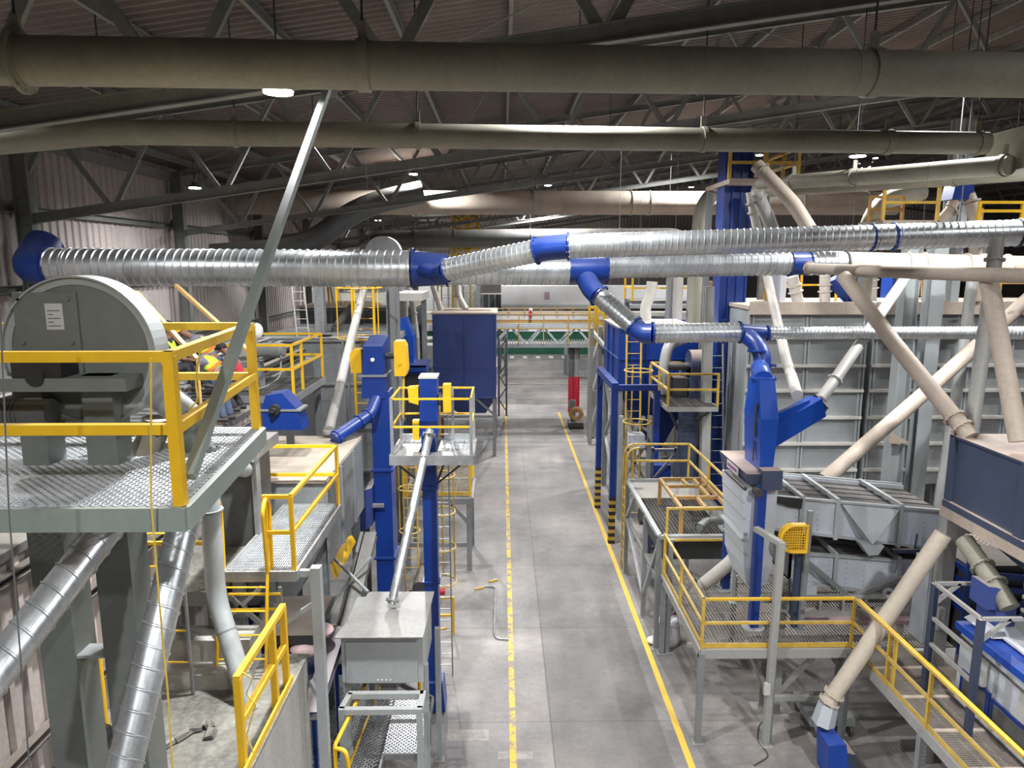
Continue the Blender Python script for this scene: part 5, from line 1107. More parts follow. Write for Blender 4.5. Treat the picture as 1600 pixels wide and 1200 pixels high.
# ================================================================== right: deck, hopper table, feeder and screens
ZD = 2.14
t = thing('process_deck', 'dusty grating deck with yellow rails carrying the vibrating screens on the right', 'platform', (7, 15, 2.1))
grating(t, 4.1, 10.5, 13.5, 17.0, ZD, .07, 'y', .5, 'grate_dusty', .014, .03)
grating(t, 7.25, 8.35, 8.6, 13.45, ZD, .045, 'x', .28, 'grate_dusty', .012, .03, 'walkway_grating')
mb = MB()
for i in range(5): mb.box(7.27, 8.33, 8.9+i*.95, 8.98+i*.95, ZD-.03, ZD+.006)
mb.box(8.35, 8.8, 8.6, 13.3, ZD-.02, ZD+.02); mb.build('plank', M['tan'], t, smooth=False)
edge_frame(t, [(4.07, 17.05, ZD), (4.07, 13.46, ZD), (7.22, 13.46, ZD), (7.22, 8.55, ZD)], .06, .2, 'pipe_grey', closed=False, z=-.1)
g = guard(t, [(4.1, 17.0, ZD), (4.1, 13.5, ZD), (7.2, 13.5, ZD), (7.25, 8.8, ZD)], h=1.08, w=.055, mat='yellow_old', posts=[(4.1, 17.0, ZD), (4.1, 13.5, ZD), (7.2, 13.5, ZD), (4.1, 15.3, ZD), (7.24, 10.9, ZD), (7.24, 12.2, ZD), (7.3, 12.1, ZD)])
mb = MB(); mb.bar((4.1, 13.48, ZD+.07), (7.2, 13.48, ZD+.07), .02, .1); mb.bar((4.1, 13.5, ZD+.07), (4.1, 17, ZD+.07), .02, .1); mb.bar((7.22, 13.5, ZD+.06), (7.25, 8.8, ZD+.06), .02, .08); mb.build('toe_board', M['yellow_old'], g, smooth=False)
mb = MB(); mb.tube((7.25, 13.4, ZD+1.09), (7.27, 8.7, ZD+1.09), .035, n=10); mb.tube((4.2, 13.5, ZD+1.09), (7.2, 13.5, ZD+1.09), .03, n=10); mb.build('top_rail', M['yellow'], g)
for x, y in ((4.1, 13.48), (4.1, 16.95), (5.6, 13.5), (7.15, 13.48), (7.25, 11.0), (7.25, 9.0), (10.2, 13.6), (10.2, 16.8), (7.15, 16.8)): leg(t, (x, y, 0), (x, y, ZD-.1), .12, 'grey')
leg(t, (6.0, 14.5, 0), (6.0, 14.5, ZD-.05), .35, 'pipe_grey', kind='i')
for a, b in (((6.1, 14.4, .5), (7.0, 14.0, 2.0)), ((5.9, 14.4, .5), (5.2, 14.0, 2.0)), ((4.2, 14.9, 1.4), (7.1, 14.9, 1.4)), ((5.0, 14.2, 1.95), (10, 14.2, 1.95)), ((5.0, 16, 1.95), (10, 16, 1.95)), ((5.7, 13.8, .8), (7.1, 13.8, .8))): beam(t, a, b, .1, .1, 'pipe_grey')
t = thing('bracket_post', 'tall dusty grey post with a crooked top arm at the front of the deck', 'post', (5.5, 13.42, 0))
leg(t, (5.5, 13.38, 0), (5.56, 13.38, 4.5), .13, 'pipe_grey'); beam(t, (5.56, 13.38, 4.46), (5.3, 14.1, 4.5), .12, .1, 'pipe_grey', 'arm')
mb = MB(); mb.box(5.38, 5.5, 13.28, 13.36, 1.2, 1.45); mb.build('switch_box', M['pipe_white'], t, smooth=False)
# feeder
t = thing('blue_hood_feeder', 'bright blue tapered hood with a slanted chute feeding the screens', 'feeder', (5.7, 15.1, 5.6))
mb = MB(); L = lambda a, z: [(a[0], a[1], z), (a[2], a[1], z), (a[2], a[3], z), (a[0], a[3], z)]
mb.hexa(L((5.48, 14.55, 5.76, 15.5), 5.62) + L((5.42, 14.5, 5.8, 15.55), 6.75)); mb.hexa(L((5.42, 14.5, 5.8, 15.55), 6.75)+L((5.52, 15.0, 5.86, 15.6), 7.5)); mb.build('hood', M['blue_bright'], t, smooth=False)
c0 = P(1190, 590, 15.4); 
mb = MB(); mb.tube((5.72, 15.3, 7.45), P(1187, 575, 16.3), .21, n=20); mb.flange((5.72, 15.3, 7.5), UP, .28, .04, bolts=8); mb.build('inlet_duct', M['blue_bright'], t)
mb = MB(); a, b = P(1186, 688, 15.05), P(1277, 634, 15.7); mb.bar(a, b, .40, .46, up=UP); mb.hexa([P(1196, 700, 14.95), P(1196, 690, 15.3), P(1265, 648, 15.7), P(1265, 655, 15.45), P(1196, 655, 14.95), P(1196, 650, 15.3), P(1265, 622, 15.7), P(1265, 625, 15.45)]); mb.build('chute', M['blue_bright'], t, smooth=False)
mb = MB(); mb.flange(b+(b-a).normalized()*.03, b-a, .30, .03, n=4, bolts=0); mb.build('chute_flange', M['navy'], t)
mb = MB(); mb.box(5.41, 5.42, 14.75, 14.85, 6.3, 7.05); mb.box(5.43, 5.44, 14.85, 14.9, 5.75, 6.2); mb.build('slot', M['dark'], t, smooth=False)
t = thing('feeder_bed', 'navy blue feeder bed with a pale name plate under the bright hood', 'feeder', (5.5, 15, 5.3))
mb = MB(); mb.hexa([(5.18, 14.35, 5.38), (5.76, 14.35, 5.38), (5.76, 16.2, 5.38), (5.18, 16.2, 5.38), (5.12, 14.3, 5.62), (5.82, 14.3, 5.62), (5.82, 16.2, 5.62), (5.12, 16.2, 5.62)]); mb.box(5.42, 5.84, 14.2, 14.5, 5.3, 5.72); mb.build('tray', M['navy'], t, smooth=False)
mb = MB(); mb.hexa([(5.08, 14.75, 5.44), (5.09, 14.75, 5.44), (5.09, 15.5, 5.44), (5.08, 15.5, 5.44), (5.08, 14.75, 5.61), (5.09, 14.75, 5.61), (5.09, 15.5, 5.61), (5.08, 15.5, 5.61)]); pl = mb.build('name_plate', M['pipe_white'], t, smooth=False, label='pale plate with dark lettering')
mb = MB()
for k in range(9): mb.box(5.07, 5.08, 14.83+k*.07, 14.87+k*.07, 5.50, 5.56)
mb.build('lettering', M['purple'], pl, smooth=False)
mb = MB(); mb.tube((5.1, 14.3, 5.3), (5.1, 15.6, 5.3), .04, n=10); mb.tube((5.35, 14.15, 5.25), (5.35, 14.35, 5.25), .09, n=14); mb.build('vibrator', M['dark'], t)
for x, y in ((5.45, 14.32), (5.42, 16.2)):
    mb = MB(); mb.box(x-.09, x+.09, y-.09, y+.09, ZD+.03, 5.38); mb.build('leg', M['blue'], t, smooth=False)
    mb = MB(); mb.tube((x, y, ZD), (x, y, ZD+.04), .24, n=20); mb.build('foot_plate', M['light_grey'], t)
t = thing('screen_inlet_box', 'pale grey stacked inlet box at the head of the upper screen', 'casing', (5.35, 15, 3.3))
mb = MB(); mb.hexa([(5.24, 14.5, 3.45), (5.85, 14.5, 3.45), (5.85, 15.9, 3.45), (5.26, 15.9, 3.45), (5.10, 14.45, 5.25), (5.85, 14.45, 5.25), (5.85, 15.9, 5.25), (5.10, 15.9, 5.25)]); mb.build('casing', M['white_grey'], t, smooth=False)
mb = MB()
for z, o in ((4.95, .02), (4.6, .05), (4.25, .08), (3.8, .1)): mb.box(5.1+o, 5.14+o, 14.45, 15.9, z-.02, z+.02)
mb.box(5.1, 5.2, 14.44, 15.9, 4.12, 4.15); mb.build('seam_ribs', M['light_grey'], t, smooth=False)
mb = MB(); mb.hexa([(5.35, 14.6, 3.0), (5.8, 14.6, 3.0), (5.8, 15.6, 3.0), (5.35, 15.6, 3.0), (5.25, 14.5, 3.45), (5.85, 14.5, 3.45), (5.85, 15.9, 3.45), (5.25, 15.9, 3.45)]); mb.build('spout', M['white_grey'], t, smooth=False)
for x, y in ((5.38, 15.5), (5.8, 15.5)): leg(t, (x, y, ZD), (x, y, 3.1), .08, 'light_grey')
# screens
def screen(lab, x0, x1, y0, y1, zt0, zt1, zb0, zb1, ribs, tri=None):
    t = thing('vibrating_screen', lab, 'screen', ((x0+x1)/2, y0, zb1))
    zt = lambda x: zt0+(zt1-zt0)*(x-x0)/(x1-x0); zb = lambda x: zb0+(zb1-zb0)*(x-x0)/(x1-x0)
    mb = MB()
    for ya, yb in ((y0, y0+.05), (y1-.05, y1)): mb.hexa([(x0, ya, zb0), (x1, ya, zb1), (x1, yb, zb1), (x0, yb, zb0), (x0, ya, zt0), (x1, ya, zt1), (x1, yb, zt1), (x0, yb, zt0)])
    mb.hexa([(x0, y0, zb0), (x0+.05, y0, zb0), (x0+.05, y1, zb0), (x0, y1, zb0), (x0, y0, zt0), (x0+.05, y0, zt0), (x0+.05, y1, zt0), (x0, y1, zt0)])
    mb.hexa([(x0, y0+.05, zb0), (x1, y0+.05, zb1), (x1, y1-.05, zb1), (x0, y1-.05, zb0), (x0, y0+.05, zb0+.04), (x1, y0+.05, zb1+.04), (x1, y1-.05, zb1+.04), (x0, y1-.05, zb0+.04)])
    mb.build('body', M['white_grey'], t, smooth=False)
    mb = MB(); mb.hexa([(x0+.05, y0+.05, zt0-.12), (x1-.02, y0+.05, zt1-.12), (x1-.02, y1-.05, zt1-.12), (x0+.05, y1-.05, zt0-.12), (x0+.05, y0+.05, zt0-.08), (x1-.02, y0+.05, zt1-.08), (x1-.02, y1-.05, zt1-.08), (x0+.05, y1-.05, zt0-.08)]); mb.build('screen_mesh', M['screen_mesh'], t, smooth=False)
    mb = MB()
    for i in range(5):
        y = y0+.2+i*(y1-y0-.4)/4; mb.bar((x0+.1, y, zt(x0+.1)-.07), (x1-.05, y, zt(x1-.05)-.07), .025, .02)
    mb.build('mesh_strips', M['screen_mesh'], t, smooth=False)
    for x in ribs:
        mb = MB(); mb.hexa([(x-.045, y0-.07, zb(x)-.05), (x+.045, y0-.07, zb(x)-.05), (x+.045, y0, zb(x)-.05), (x-.045, y0, zb(x)-.05), (x-.045, y0-.07, zt(x)+.03), (x+.045, y0-.07, zt(x)+.03), (x+.045, y0, zt(x)+.03), (x-.045, y0, zt(x)+.03)])
        mb.bar((x, y0-.05, zt(x)+.02), (x, y1+.05, zt(x)+.02), .08, .08); mb.build('stiffener', M['light_grey'], t, smooth=False)
    mb = MB()
    for k in range(40):
        x = x0+.1+(x1-x0-.2)*k/39.
        if k % 5 == 0:
            for z in (.12, .24, .36, .48, .6): mb.tube((x, y0-.012, zb(x)+z), (x, y0, zb(x)+z), .014, n=6)
    mb.build('bolts', M['light_grey'], t)
    for q0, q1, hh in (((x0, y0-.03, zt0-.02), (x1, y0-.03, zt1-.02), .05), ((x0, y0-.03, zb0+.02), (x1, y0-.03, zb1+.02), .05), ((x0, y1+.03, zt0), (x1, y1+.03, zt1), .08)): mb = MB(); mb.bar(q0, q1, .06, hh); mb.build('edge_angle', M['light_grey'], t, smooth=False)
    return t, zt, zb
t, zt, zb = screen('upper pale grey vibrating screen with a triangular spout on its side', 5.95, 9.9, 15.0, 16.8, 4.93, 4.56, 4.14, 3.62, (6.62, 7.42, 8.85))
mb = MB(); a, b, c = V((7.5, 14.93, zt(7.5)-.06)), V((8.8, 14.93, zt(8.8)-.06)), V((8.05, 14.55, zb(8.05)+.08))
mb.add([a, b, c, V((7.5, 15, zt(7.5)-.06)), V((8.8, 15, zt(8.8)-.06)), V((8.05, 15, zb(8.05)))], [(0, 1, 2), (0, 2, 5, 3), (1, 4, 5, 2), (0, 3, 4, 1)])
mb.prism([(7.8, 14.56, 3.95), (8.32, 14.56, 3.9), (8.2, 14.56, 3.7), (8.0, 14.56, 3.68)], (0, .3, 0)); mb.build('spout', M['light_grey'], t, smooth=False)
mb = MB(); mb.prism([(5.98, 14.92, 4.93), (6.62, 14.92, 4.86), (6.6, 14.92, 4.63), (6.3, 14.92, 4.68), (5.98, 14.92, 4.80)], (0, .05, 0)); mb.build('rubber_flap', M['black'], t, smooth=False)
mb = MB(); mb.tube((9.2, 14.9, 3.7), (9.22, 14.9, 4.05), .02, n=8); mb.box(8.7, 9.9, 14.88, 14.98, 3.6, 3.68); mb.build('spring_mount', M['navy'], t, smooth=False)
for x, y in ((6.3, 15.1), (6.3, 16.7), (9.7, 15.1), (9.7, 16.7)): leg(t, (x, y, ZD), (x, y, zb(x)), .1, 'light_grey')
t, zt, zb = screen('lower pale grey vibrating screen beneath the upper one', 6.4, 9.7, 14.88, 16.6, 3.66, 3.38, 2.98, 2.45, (7.42, 8.85))
for x, y in ((6.5, 15.0), (6.5, 16.5), (9.6, 15.0), (9.6, 16.5)): leg(t, (x, y, ZD), (x, y, zb(x)), .1, 'light_grey')
beam(t, (6.4, 14.75, 3.75), (7.75, 14.75, 2.62), .1, .1, 'grey'); beam(t, (7.75, 14.75, 2.62), (9.1, 14.75, 3.15), .1, .1, 'grey')
mb = MB(); mb.box(6.45, 6.95, 14.65, 14.88, 2.72, 2.95); mb.build('corner_box', M['white_grey'], t, smooth=False)
t = thing('screen_base_frame', 'long grey ladder shaped base frame lying on the deck below the screens', 'frame', (8, 14.75, 2.15))
mb = MB(); mb.box(6.5, 9.7, 14.6, 14.85, ZD+.02, ZD+.2); mb.bar((6.5, 14.7, ZD+.52), (9.7, 14.7, ZD+.52), .1, .07)
mb.build('beams', M['pipe_grey'], t, smooth=False)
for k in range(7): beam(t, (6.55+k*.51, 14.72, ZD+.18), (6.55+k*.51, 14.72, ZD+.5), .06, .14, 'pipe_grey', 'upright')
mb = MB(); mb.hoop((8.55, 14.65, ZD+.62), (0, 1, 0), .09, .04, n=14); mb.build('lifting_lug', M['pipe_grey'], t)
mb = MB(); mb.box(6.4, 9.8, 14.4, 14.6, ZD+.005, ZD+.1); mb.build('timber_base', M['pink'], t, smooth=False)
t = thing('pulley_guard', 'yellow rounded mesh pulley guard on a dark upright in front of the screens', 'guard', (6.35, 14.15, 2.14))
pts = [(6.4, 3.97), (6.4, 4.55)]; c = V((6.12, 0, 4.26)); arc = [(c.x-.27*math.sin(math.radians(a))*1.0, c.z+.29*math.cos(math.radians(a))) for a in range(0, 181, 15)]
poly = [V((6.4, 14.1, 3.97))]+[V((x, 14.1, z)) for x, z in arc[::-1]]+[V((6.4, 14.1, 4.55))]
mb = MB(); mb.path(poly+[poly[0]], .035, n=8); mb.prism(poly, (0, .16, 0)) if 0 else None
for k in range(len(poly)-1):
    a, b = poly[k], poly[k+1]; mb.hexa([a, b, b+V((0, .18, 0)), a+V((0, .18, 0)), a+V((0, 0, .01)), b+V((0, 0, .01)), b+V((0, .18, .01)), a+V((0, .18, .01))])
mb.build('rim', M['yellow'], t)
mb = MB()
for k in range(9):
    z = 4.02+k*.058; dx = math.sqrt(max(0, .29**2-(z-4.26)**2))*.93; mb.bar((6.12-dx, 14.11, z), (6.38, 14.11, z), .012)
for k in range(10):
    x = 5.9+k*.05; h = .27 if x > 6.12 else math.sqrt(max(0, .27**2-(x-6.12)**2)); mb.bar((x, 14.115, 4.26-h), (x, 14.115, 4.26+h), .012)
mb.build('mesh', M['yellow'], t, smooth=False)
mb = MB(); mb.prism([(6.12, 14.26, 4.0), (6.38, 14.26, 4.0), (6.38, 14.26, 4.52), (6.12, 14.26, 4.52), (5.9, 14.26, 4.4), (5.86, 14.26, 4.2)], (0, .02, 0)); mb.build('back_plate', M['yellow_old'], t, smooth=False)
leg(t, (6.44, 14.2, ZD), (6.47, 14.2, 4.85), .1, 'grey'); mb = MB(); mb.box(6.3, 6.42, 14.28, 14.42, ZD, 4.0); mb.build('drive_casing', M['navy'], t, smooth=False)
# hopper table behind the deck
t = thing('dump_hopper', 'grey dump hopper on legs with a mesh floor and worn yellow rails', 'hopper', (5, 19.5, 0))
x0, x1, y0, y1, z = 4.0, 6.1, 17.15, 21.9, 3.1
grating(t, x0+.3, x1-.1, y0+.9, y1-.7, z-.35, .09, 'x', .09, 'dark_grey', .015, .03, 'mesh_floor')
mb = MB()
for a, b, c_, d_ in (((x0, y0), (x0, y1), (x0+.3, y1-.7), (x0+.3, y0+.9)), ((x0, y1), (x1, y1), (x1-.1, y1-.7), (x0+.3, y1-.7)), ((x1, y1), (x1, y0), (x1-.1, y0+.9), (x1-.1, y1-.7)), ((x1, y0), (x0, y0), (x0+.3, y0+.9), (x1-.1, y0+.9))):
    mb.add([(a[0], a[1], z), (b[0], b[1], z), (c_[0], c_[1], z-.36), (d_[0], d_[1], z-.36)], [(0, 1, 2, 3)])
mb.build('sloped_walls', M['pipe_grey'], t, smooth=False)
edge_frame(t, [(x0, y0, z), (x1, y0, z), (x1, y1, z), (x0, y1, z)], .12, .1, 'light_grey', z=0)
edge_frame(t, [(x0, y0, z-1.2), (x0, y1, z-1.2)], .08, .08, 'grey', closed=False, z=0, name='side_tie')
for x, y in ((4.0, 17.2), (4.0, 18.9), (4.0, 21.85), (6.0, 17.2), (6.0, 21.85), (4.25, 17.0)): leg(t, (x, y, 0), (x, y, z), .12, 'grey')
for a, b in (((4.0, 21.8, 1.9), (4.0, 20.6, 3.0)), ((4.0, 21.8, 1.9), (4.0, 18.9, .6)), ((4.0, 18.9, .7), (4.0, 17.2, 2.9)), ((4.0, 19.2, 1.9), (4.0, 18.9, .2)), ((5.0, 17.3, 1.9), (4.3, 17.3, .8)), ((5.0, 17.3, 1.9), (5.8, 17.3, .8))): beam(t, a, b, .1, .1, 'light_grey')
mb = MB(); mb.box(x0+.3, x1-.1, y0+.9, y1-.7, z-1.0, z-.42); mb.build('under_hopper', M['dark_grey'], t, smooth=False)
g = guard(t, [(4.2, 22.1, z), (6.0, 22.1, z), (6.05, 17.2, z)], h=1.15, w=.06, mat='yellow_old', posts=[(4.2, 22.1, z), (6.0, 22.1, z), (6.03, 20, z)])
t = thing('grid_frame', 'worn yellow square grid frame standing in the grey dump hopper', 'frame', (5.3, 19.2, 2.75))
fx0, fx1, fy0, fy1, fz = 4.75, 6.0, 18.0, 20.6, 3.55
mb = MB()
for a, b in (((fx0, fy0), (fx1, fy0)), ((fx1, fy0), (fx1, fy1)), ((fx1, fy1), (fx0, fy1)), ((fx0, fy1), (fx0, fy0)), ((fx0, 18.9), (fx1, 18.9)), ((5.4, 18.0), (5.4, 18.9)), ((5.4, 19.9), (5.4, fy1)), ((5.75, 18.9), (5.75, fy1)), ((fx0, 19.9), (fx1, 19.9))): mb.bar((a[0], a[1], fz), (b[0], b[1], fz), .09, .09)
mb.build('grid', M['ochre'], t, smooth=False)
for x, y in ((fx0, fy0), (fx1, fy0), (fx0, fy1), (fx1, fy1)): leg(t, (x, y, 2.75), (x, y, fz), .09, 'ochre', plate=False)
t = thing('hopper_front_rail', 'yellow guard rail across the near end of the dump hopper', 'guard rail', (5, 17.1, 2.14))
guard(t, [(4.15, 17.06, ZD), (6.3, 17.06, ZD)], h=1.75, w=.055, mat='yellow_old', posts=[(4.15, 17.06, ZD), (5.75, 17.06, ZD)])
leg(t, (5.85, 16.98, ZD), (5.85, 16.98, 4.3), .12, 'pipe_grey')
t = thing('deck_pipe_stub', 'short pale green bent pipe stub lying over the grating beside the yellow rail', 'pipe', P(1100, 818, 17.6))
mb = MB(); mb.path([P(1093, 825, 17.3), P(1103, 816, 17.6), P(1130, 812, 18.0), P(1150, 812, 18.2)], .12, n=16, bend=.15, cap=False); mb.tube(P(1093.3, 824.7, 17.31), P(1096, 822, 17.4), .10, n=16); mb.build('pipe', M['green_grey'], t)
t = thing('chute_pipe', 'pale discharge pipe slanting down beside the blue legs of the feeder', 'pipe', P(1108, 908, 16.3)); mb = MB(); mb.path([P(1150, 868, 16.0), P(1140, 880, 16.0), P(1098, 914, 16.4)], .16, n=16, bend=.1); mb.build('pipe_run', M['pipe_white'], t)
t = thing('access_ladder', 'worn yellow ladder with bent handles on the aisle side of the dump hopper', 'ladder', (3.93, 22.4, 0))
ladder(t, (3.95, 22.1, 0), (3.95, 22.1, 3.1), (0, 1, 0), .5, .3, 'yellow_old', .06)
for y in (21.85, 22.35): mb = MB(); mb.path([(3.95, y, 3.0), (3.95, y, 3.9), (4.08, y, 4.15), (4.35, y, 4.2)], .035, n=10, bend=.15); mb.build('grab_handle', M['yellow_old'], t)
# striped blue posts
t = thing('blue_portal', 'blue steel portal on two posts with black and yellow striped feet', 'portal', (3.9, 26.2, 0))
for y in (24.33, 28.07):
    mb = MB(); mb.box(3.8, 4.02, y-.11, y+.11, 1.75, 5.75); p_ = mb.build('post', M['blue'], t, smooth=False)
    st = MB(); n = 13
    for k in range(n):
        st.cur = k % 2; st.box(3.798, 4.022, y-.112, y+.112, k*1.75/n, (k+1)*1.75/n)
    st.build('striped_foot', [M['black'], M['yellow_old']], p_, smooth=False, label='black and yellow striped lower part')
mb = MB(); mb.bar((3.91, 24.2, 5.75), (3.91, 28.2, 5.75), .24, .25); mb.bar((3.91, 28.0, 5.0), (3.91, 27.3, 5.65), .1); mb.build('lintel', M['blue'], t, smooth=False)
beam(t, (3.91, 24.33, 5.7), (5.4, 24.33, 5.7), .2, .2, 'blue', 'cross_beam'); leg(t, (5.4, 24.33, 0), (5.4, 24.33, 5.6), .2, 'blue', name='rear_post')
# ------------------------------------------------------------------ blue filter housing group
t = thing('blue_filter_box', 'large blue panelled filter box on legs above the dump hopper', 'filter', (6.1, 29, 0))
panel_box(t, 4.5, 7.6, 27.3, 31.2, 5.1, 7.5, 'blue', ribs_x=(4.55, 5.6, 6.6, 7.55), ribs_y=(28.6, 29.9), ribs_z=(6.3, 5.15, 7.45), rib=.05)
mb = MB(); mb.box(4.45, 7.65, 27.25, 31.25, 7.5, 7.55); mb.build('top_plate', M['pipe_grey'], t, smooth=False)
mb = MB(); mb.hexa([(6.0, 28.6, 2.2), (6.5, 28.6, 2.2), (6.5, 29.4, 2.2), (6.0, 29.4, 2.2), (4.55, 27.35, 5.1), (7.55, 27.35, 5.1), (7.55, 31.1, 5.1), (4.55, 31.1, 5.1)]); mb.build('hopper', M['blue'], t, smooth=False)
for x in (4.6, 7.5):
    for y in (27.4, 31.1): leg(t, (x, y, 0), (x, y, 5.15), .2, 'grey', kind='i')
for a, b in (((4.6, 27.4, 2.4), (4.6, 31.1, 4.8)), ((4.6, 27.4, 4.8), (4.6, 31.1, 2.4)), ((4.6, 27.4, 2.3), (7.5, 27.4, 2.3)), ((4.6, 27.4, 2.3), (5.6, 27.4, 4.0)), ((4.6, 31.1, 2.4), (4.6, 27.4, .4))): beam(t, a, b, .12, .12, 'light_grey')
t = thing('blue_filter_box', 'smaller blue box behind the large panelled blue filter box', 'filter', (7.4, 34, 0))
panel_box(t, 6.2, 8.5, 33, 35.5, 4.6, 7.35, 'blue', ribs_x=(7.3,), ribs_z=(6.0,)); 
for x in (6.3, 8.4): leg(t, (x, 33.1, 0), (x, 33.1, 4.7), .2, 'grey', kind='i')
t = thing('caged_ladder', 'worn yellow ladder with two round safety hoops before the large blue filter box', 'ladder', (4.9, 26.3, 3))
ladder(t, (5.0, 26.2, 0), (5.0, 26.9, 7.9), (1, 0, 0), .55, .42, 'yellow_old', .08)
for z in (6.05, 4.1):
    mb = MB(); mb.hoop((5.05, 26.0, z), UP, .52, .03, n=24); mb.build('safety_hoop', M['yellow_old'], t)
mb = MB(); mb.bar((5.4, 25.65, 3.9), (5.4, 25.65, 6.3), .05, .02); mb.bar((4.75, 25.6, 3.9), (4.75, 25.6, 6.3), .05, .02); mb.build('cage_strips', M['yellow_old'], t, smooth=False)
# small fan platform
t = thing('fan_gallery', 'small grated gallery with worn yellow rails beside the tall blue casing', 'platform', (7, 25, 4.6))
zq = P(1050, 630, 24).z
gx0, gx1 = P(1028, 620, 25).x, P(1112, 640, 23.4).x
grating(t, gx0, gx1+.2, 23.4, 26.4, zq, .09, 'x', .4, 'dark_grey'); edge_frame(t, [(gx0, 23.4, zq), (gx1+.2, 23.4, zq), (gx1+.2, 26.4, zq), (gx0, 26.4, zq)], .06, .16, 'pipe_grey')
guard(t, [(gx0+1.1, 26.3, zq), (gx0, 26.3, zq), (gx0+.0, 23.45, zq), (gx1+.2, 23.45, zq)], h=1.1, w=.07, mat='yellow_old', every=1.6)
for x in (gx0+.1, gx1): leg(t, (x, 25.8, 0), (x, 25.8, zq-.1), .16, 'dark_grey')
beam(t, (gx0+.1, 23.6, zq-.2), (gx0+1.0, 25.8, zq-1.4), .08, .08, 'dark'); beam(t, (gx1, 23.6, zq-.2), (gx0+1.0, 25.8, zq-1.4), .08, .08, 'dark')
t = thing('blower', 'dark blue grey blower with a rounded top and curved inlet pipe on the small gallery', 'blower', P(1075, 620, 25.2))
c = P(1078, 568, 25.2); mb = MB(); mb.tube((c.x-.05, 25.2, c.z), (c.x+.5, 25.2, c.z), .5, n=32); mb.box(c.x-.05, c.x+.5, 24.85, 25.6, zq, c.z-.1); mb.build('casing', M['navy'], t)
mb = MB(); mb.path([(c.x-.9, 25.3, zq+.1), (c.x-.9, 25.3, c.z-.1), (c.x-.75, 25.5, c.z+.65), (c.x+.0, 26.2, c.z+.8)], .2, n=18, bend=.5); mb.build('inlet_pipe', M['pipe_grey'], t)
mb = MB(); mb.tube((c.x-.8, 25.2, c.z-.1), (c.x-.05, 25.2, c.z-.1), .14, n=14); mb.box(c.x-.6, c.x-.1, 25, 25.5, zq, c.z-.5); mb.build('motor', M['dark'], t)
t = thing('blue_elevator_leg', 'navy elevator leg running down beside the small fan gallery', 'elevator', (6.6, 24.6, 0))
a = P(1068, 660, 24.6); mb = MB(); mb.box(a.x-.1, a.x+.45, 24.4, 25.0, 0, zq-.3); mb.build('casing', M['navy'], t, smooth=False)
mb = MB(); mb.box(a.x-.7, a.x-.2, 23.6, 24.4, .2, 1.6); mb.build('boot', M['blue'], t, smooth=False)
t = thing('blue_machine', 'cluttered dark blue machinery low behind the dump hopper', 'machine', (5.6, 24.3, 0))
mb = MB(); mb.box(5.0, 6.0, 23.4, 24.1, .3, 2.0); mb.box(5.2, 5.8, 23.6, 24, 2.0, 3.1); mb.build('body', M['blue'], t, smooth=False)
mb = MB(); mb.tube((5.0, 23.3, 2.3), (6.2, 23.3, 2.3), .12, n=12); mb.tube((4.8, 23.8, 1.2), (5.0, 23.8, 1.2), .3, n=16); mb.build('drive', M['dark'], t)
for x in (5.1, 5.9):
    mb = MB(); mb.bar((x, 23.4, 0), (x, 23.4, 3.8), .1); mb.build('frame_leg', M['navy'], t, smooth=False)
beam(t, (5.1, 23.4, 3.7), (5.9, 23.4, 3.7), .1, .1, 'navy'); beam(t, (5.1, 23.4, 2.6), (5.9, 23.4, 3.6), .08, .08, 'navy')
# tall blue casing
t = thing('tall_blue_casing', 'very tall ribbed blue elevator casing rising past the spiral ducts', 'elevator', (8, 25.4, 0))
mb = MB(); mb.box(7.62, 8.5, 25.0, 25.9, 0, 14.4); mb.build('casing', M['blue'], t, smooth=False)
mb = MB()
for x in (7.62, 7.9, 8.2, 8.5): mb.box(x-.03, x+.03, 24.93, 25.0, 2, 14.4)
for z in (3.2, 5.6, 8.0, 10.4, 12.8): mb.box(7.58, 8.54, 24.92, 25.0, z-.04, z+.04)
mb.build('ribs', M['blue'], t, smooth=False)
t = thing('steel_ladder', 'long grey steel ladder up the left side of the tall blue casing', 'ladder', (7.5, 24.7, 0))
ladder(t, (7.75, 24.3, 0), (7.45, 24.6, 7.2), (1, 0, 0), .5, .42, 'pipe_grey', .07)
t = thing('support_column', 'grey steel column left of the long grey ladder', 'column', (6.95, 24.6, 0))
mb = MB(); mb.ibeam((7.2, 24.2, 0), (7.0, 24.2, 9.2), .3, .3, .03); mb.build('shaft', M['pipe_grey'], t, smooth=False); mb = MB(); mb.box(6.95, 7.45, 23.95, 24.45, 0, .03); mb.build('base_plate', M['grey'], t, smooth=False)
t = thing('high_gallery', 'tan railed gallery high up around the tall blue casing', 'platform', P(1190, 278, 25))
a, b = P(1140, 279, 24.2), P(1248, 273, 24.2); zz = a.z
mb = MB(); mb.box(a.x, b.x, 24.2, 27, zz-.15, zz); mb.build('deck', M['tan'], t, smooth=False)
guard(t, [(a.x, 24.25, zz), (b.x, 24.25, zz), (b.x, 26.9, zz)], h=1.0, w=.1, mat='yellow_old', every=1.0)
for x in (a.x+.1, b.x-.1): leg(t, (x, 26.8, 0), (x, 26.8, zz), .2, 'grey', kind='i')
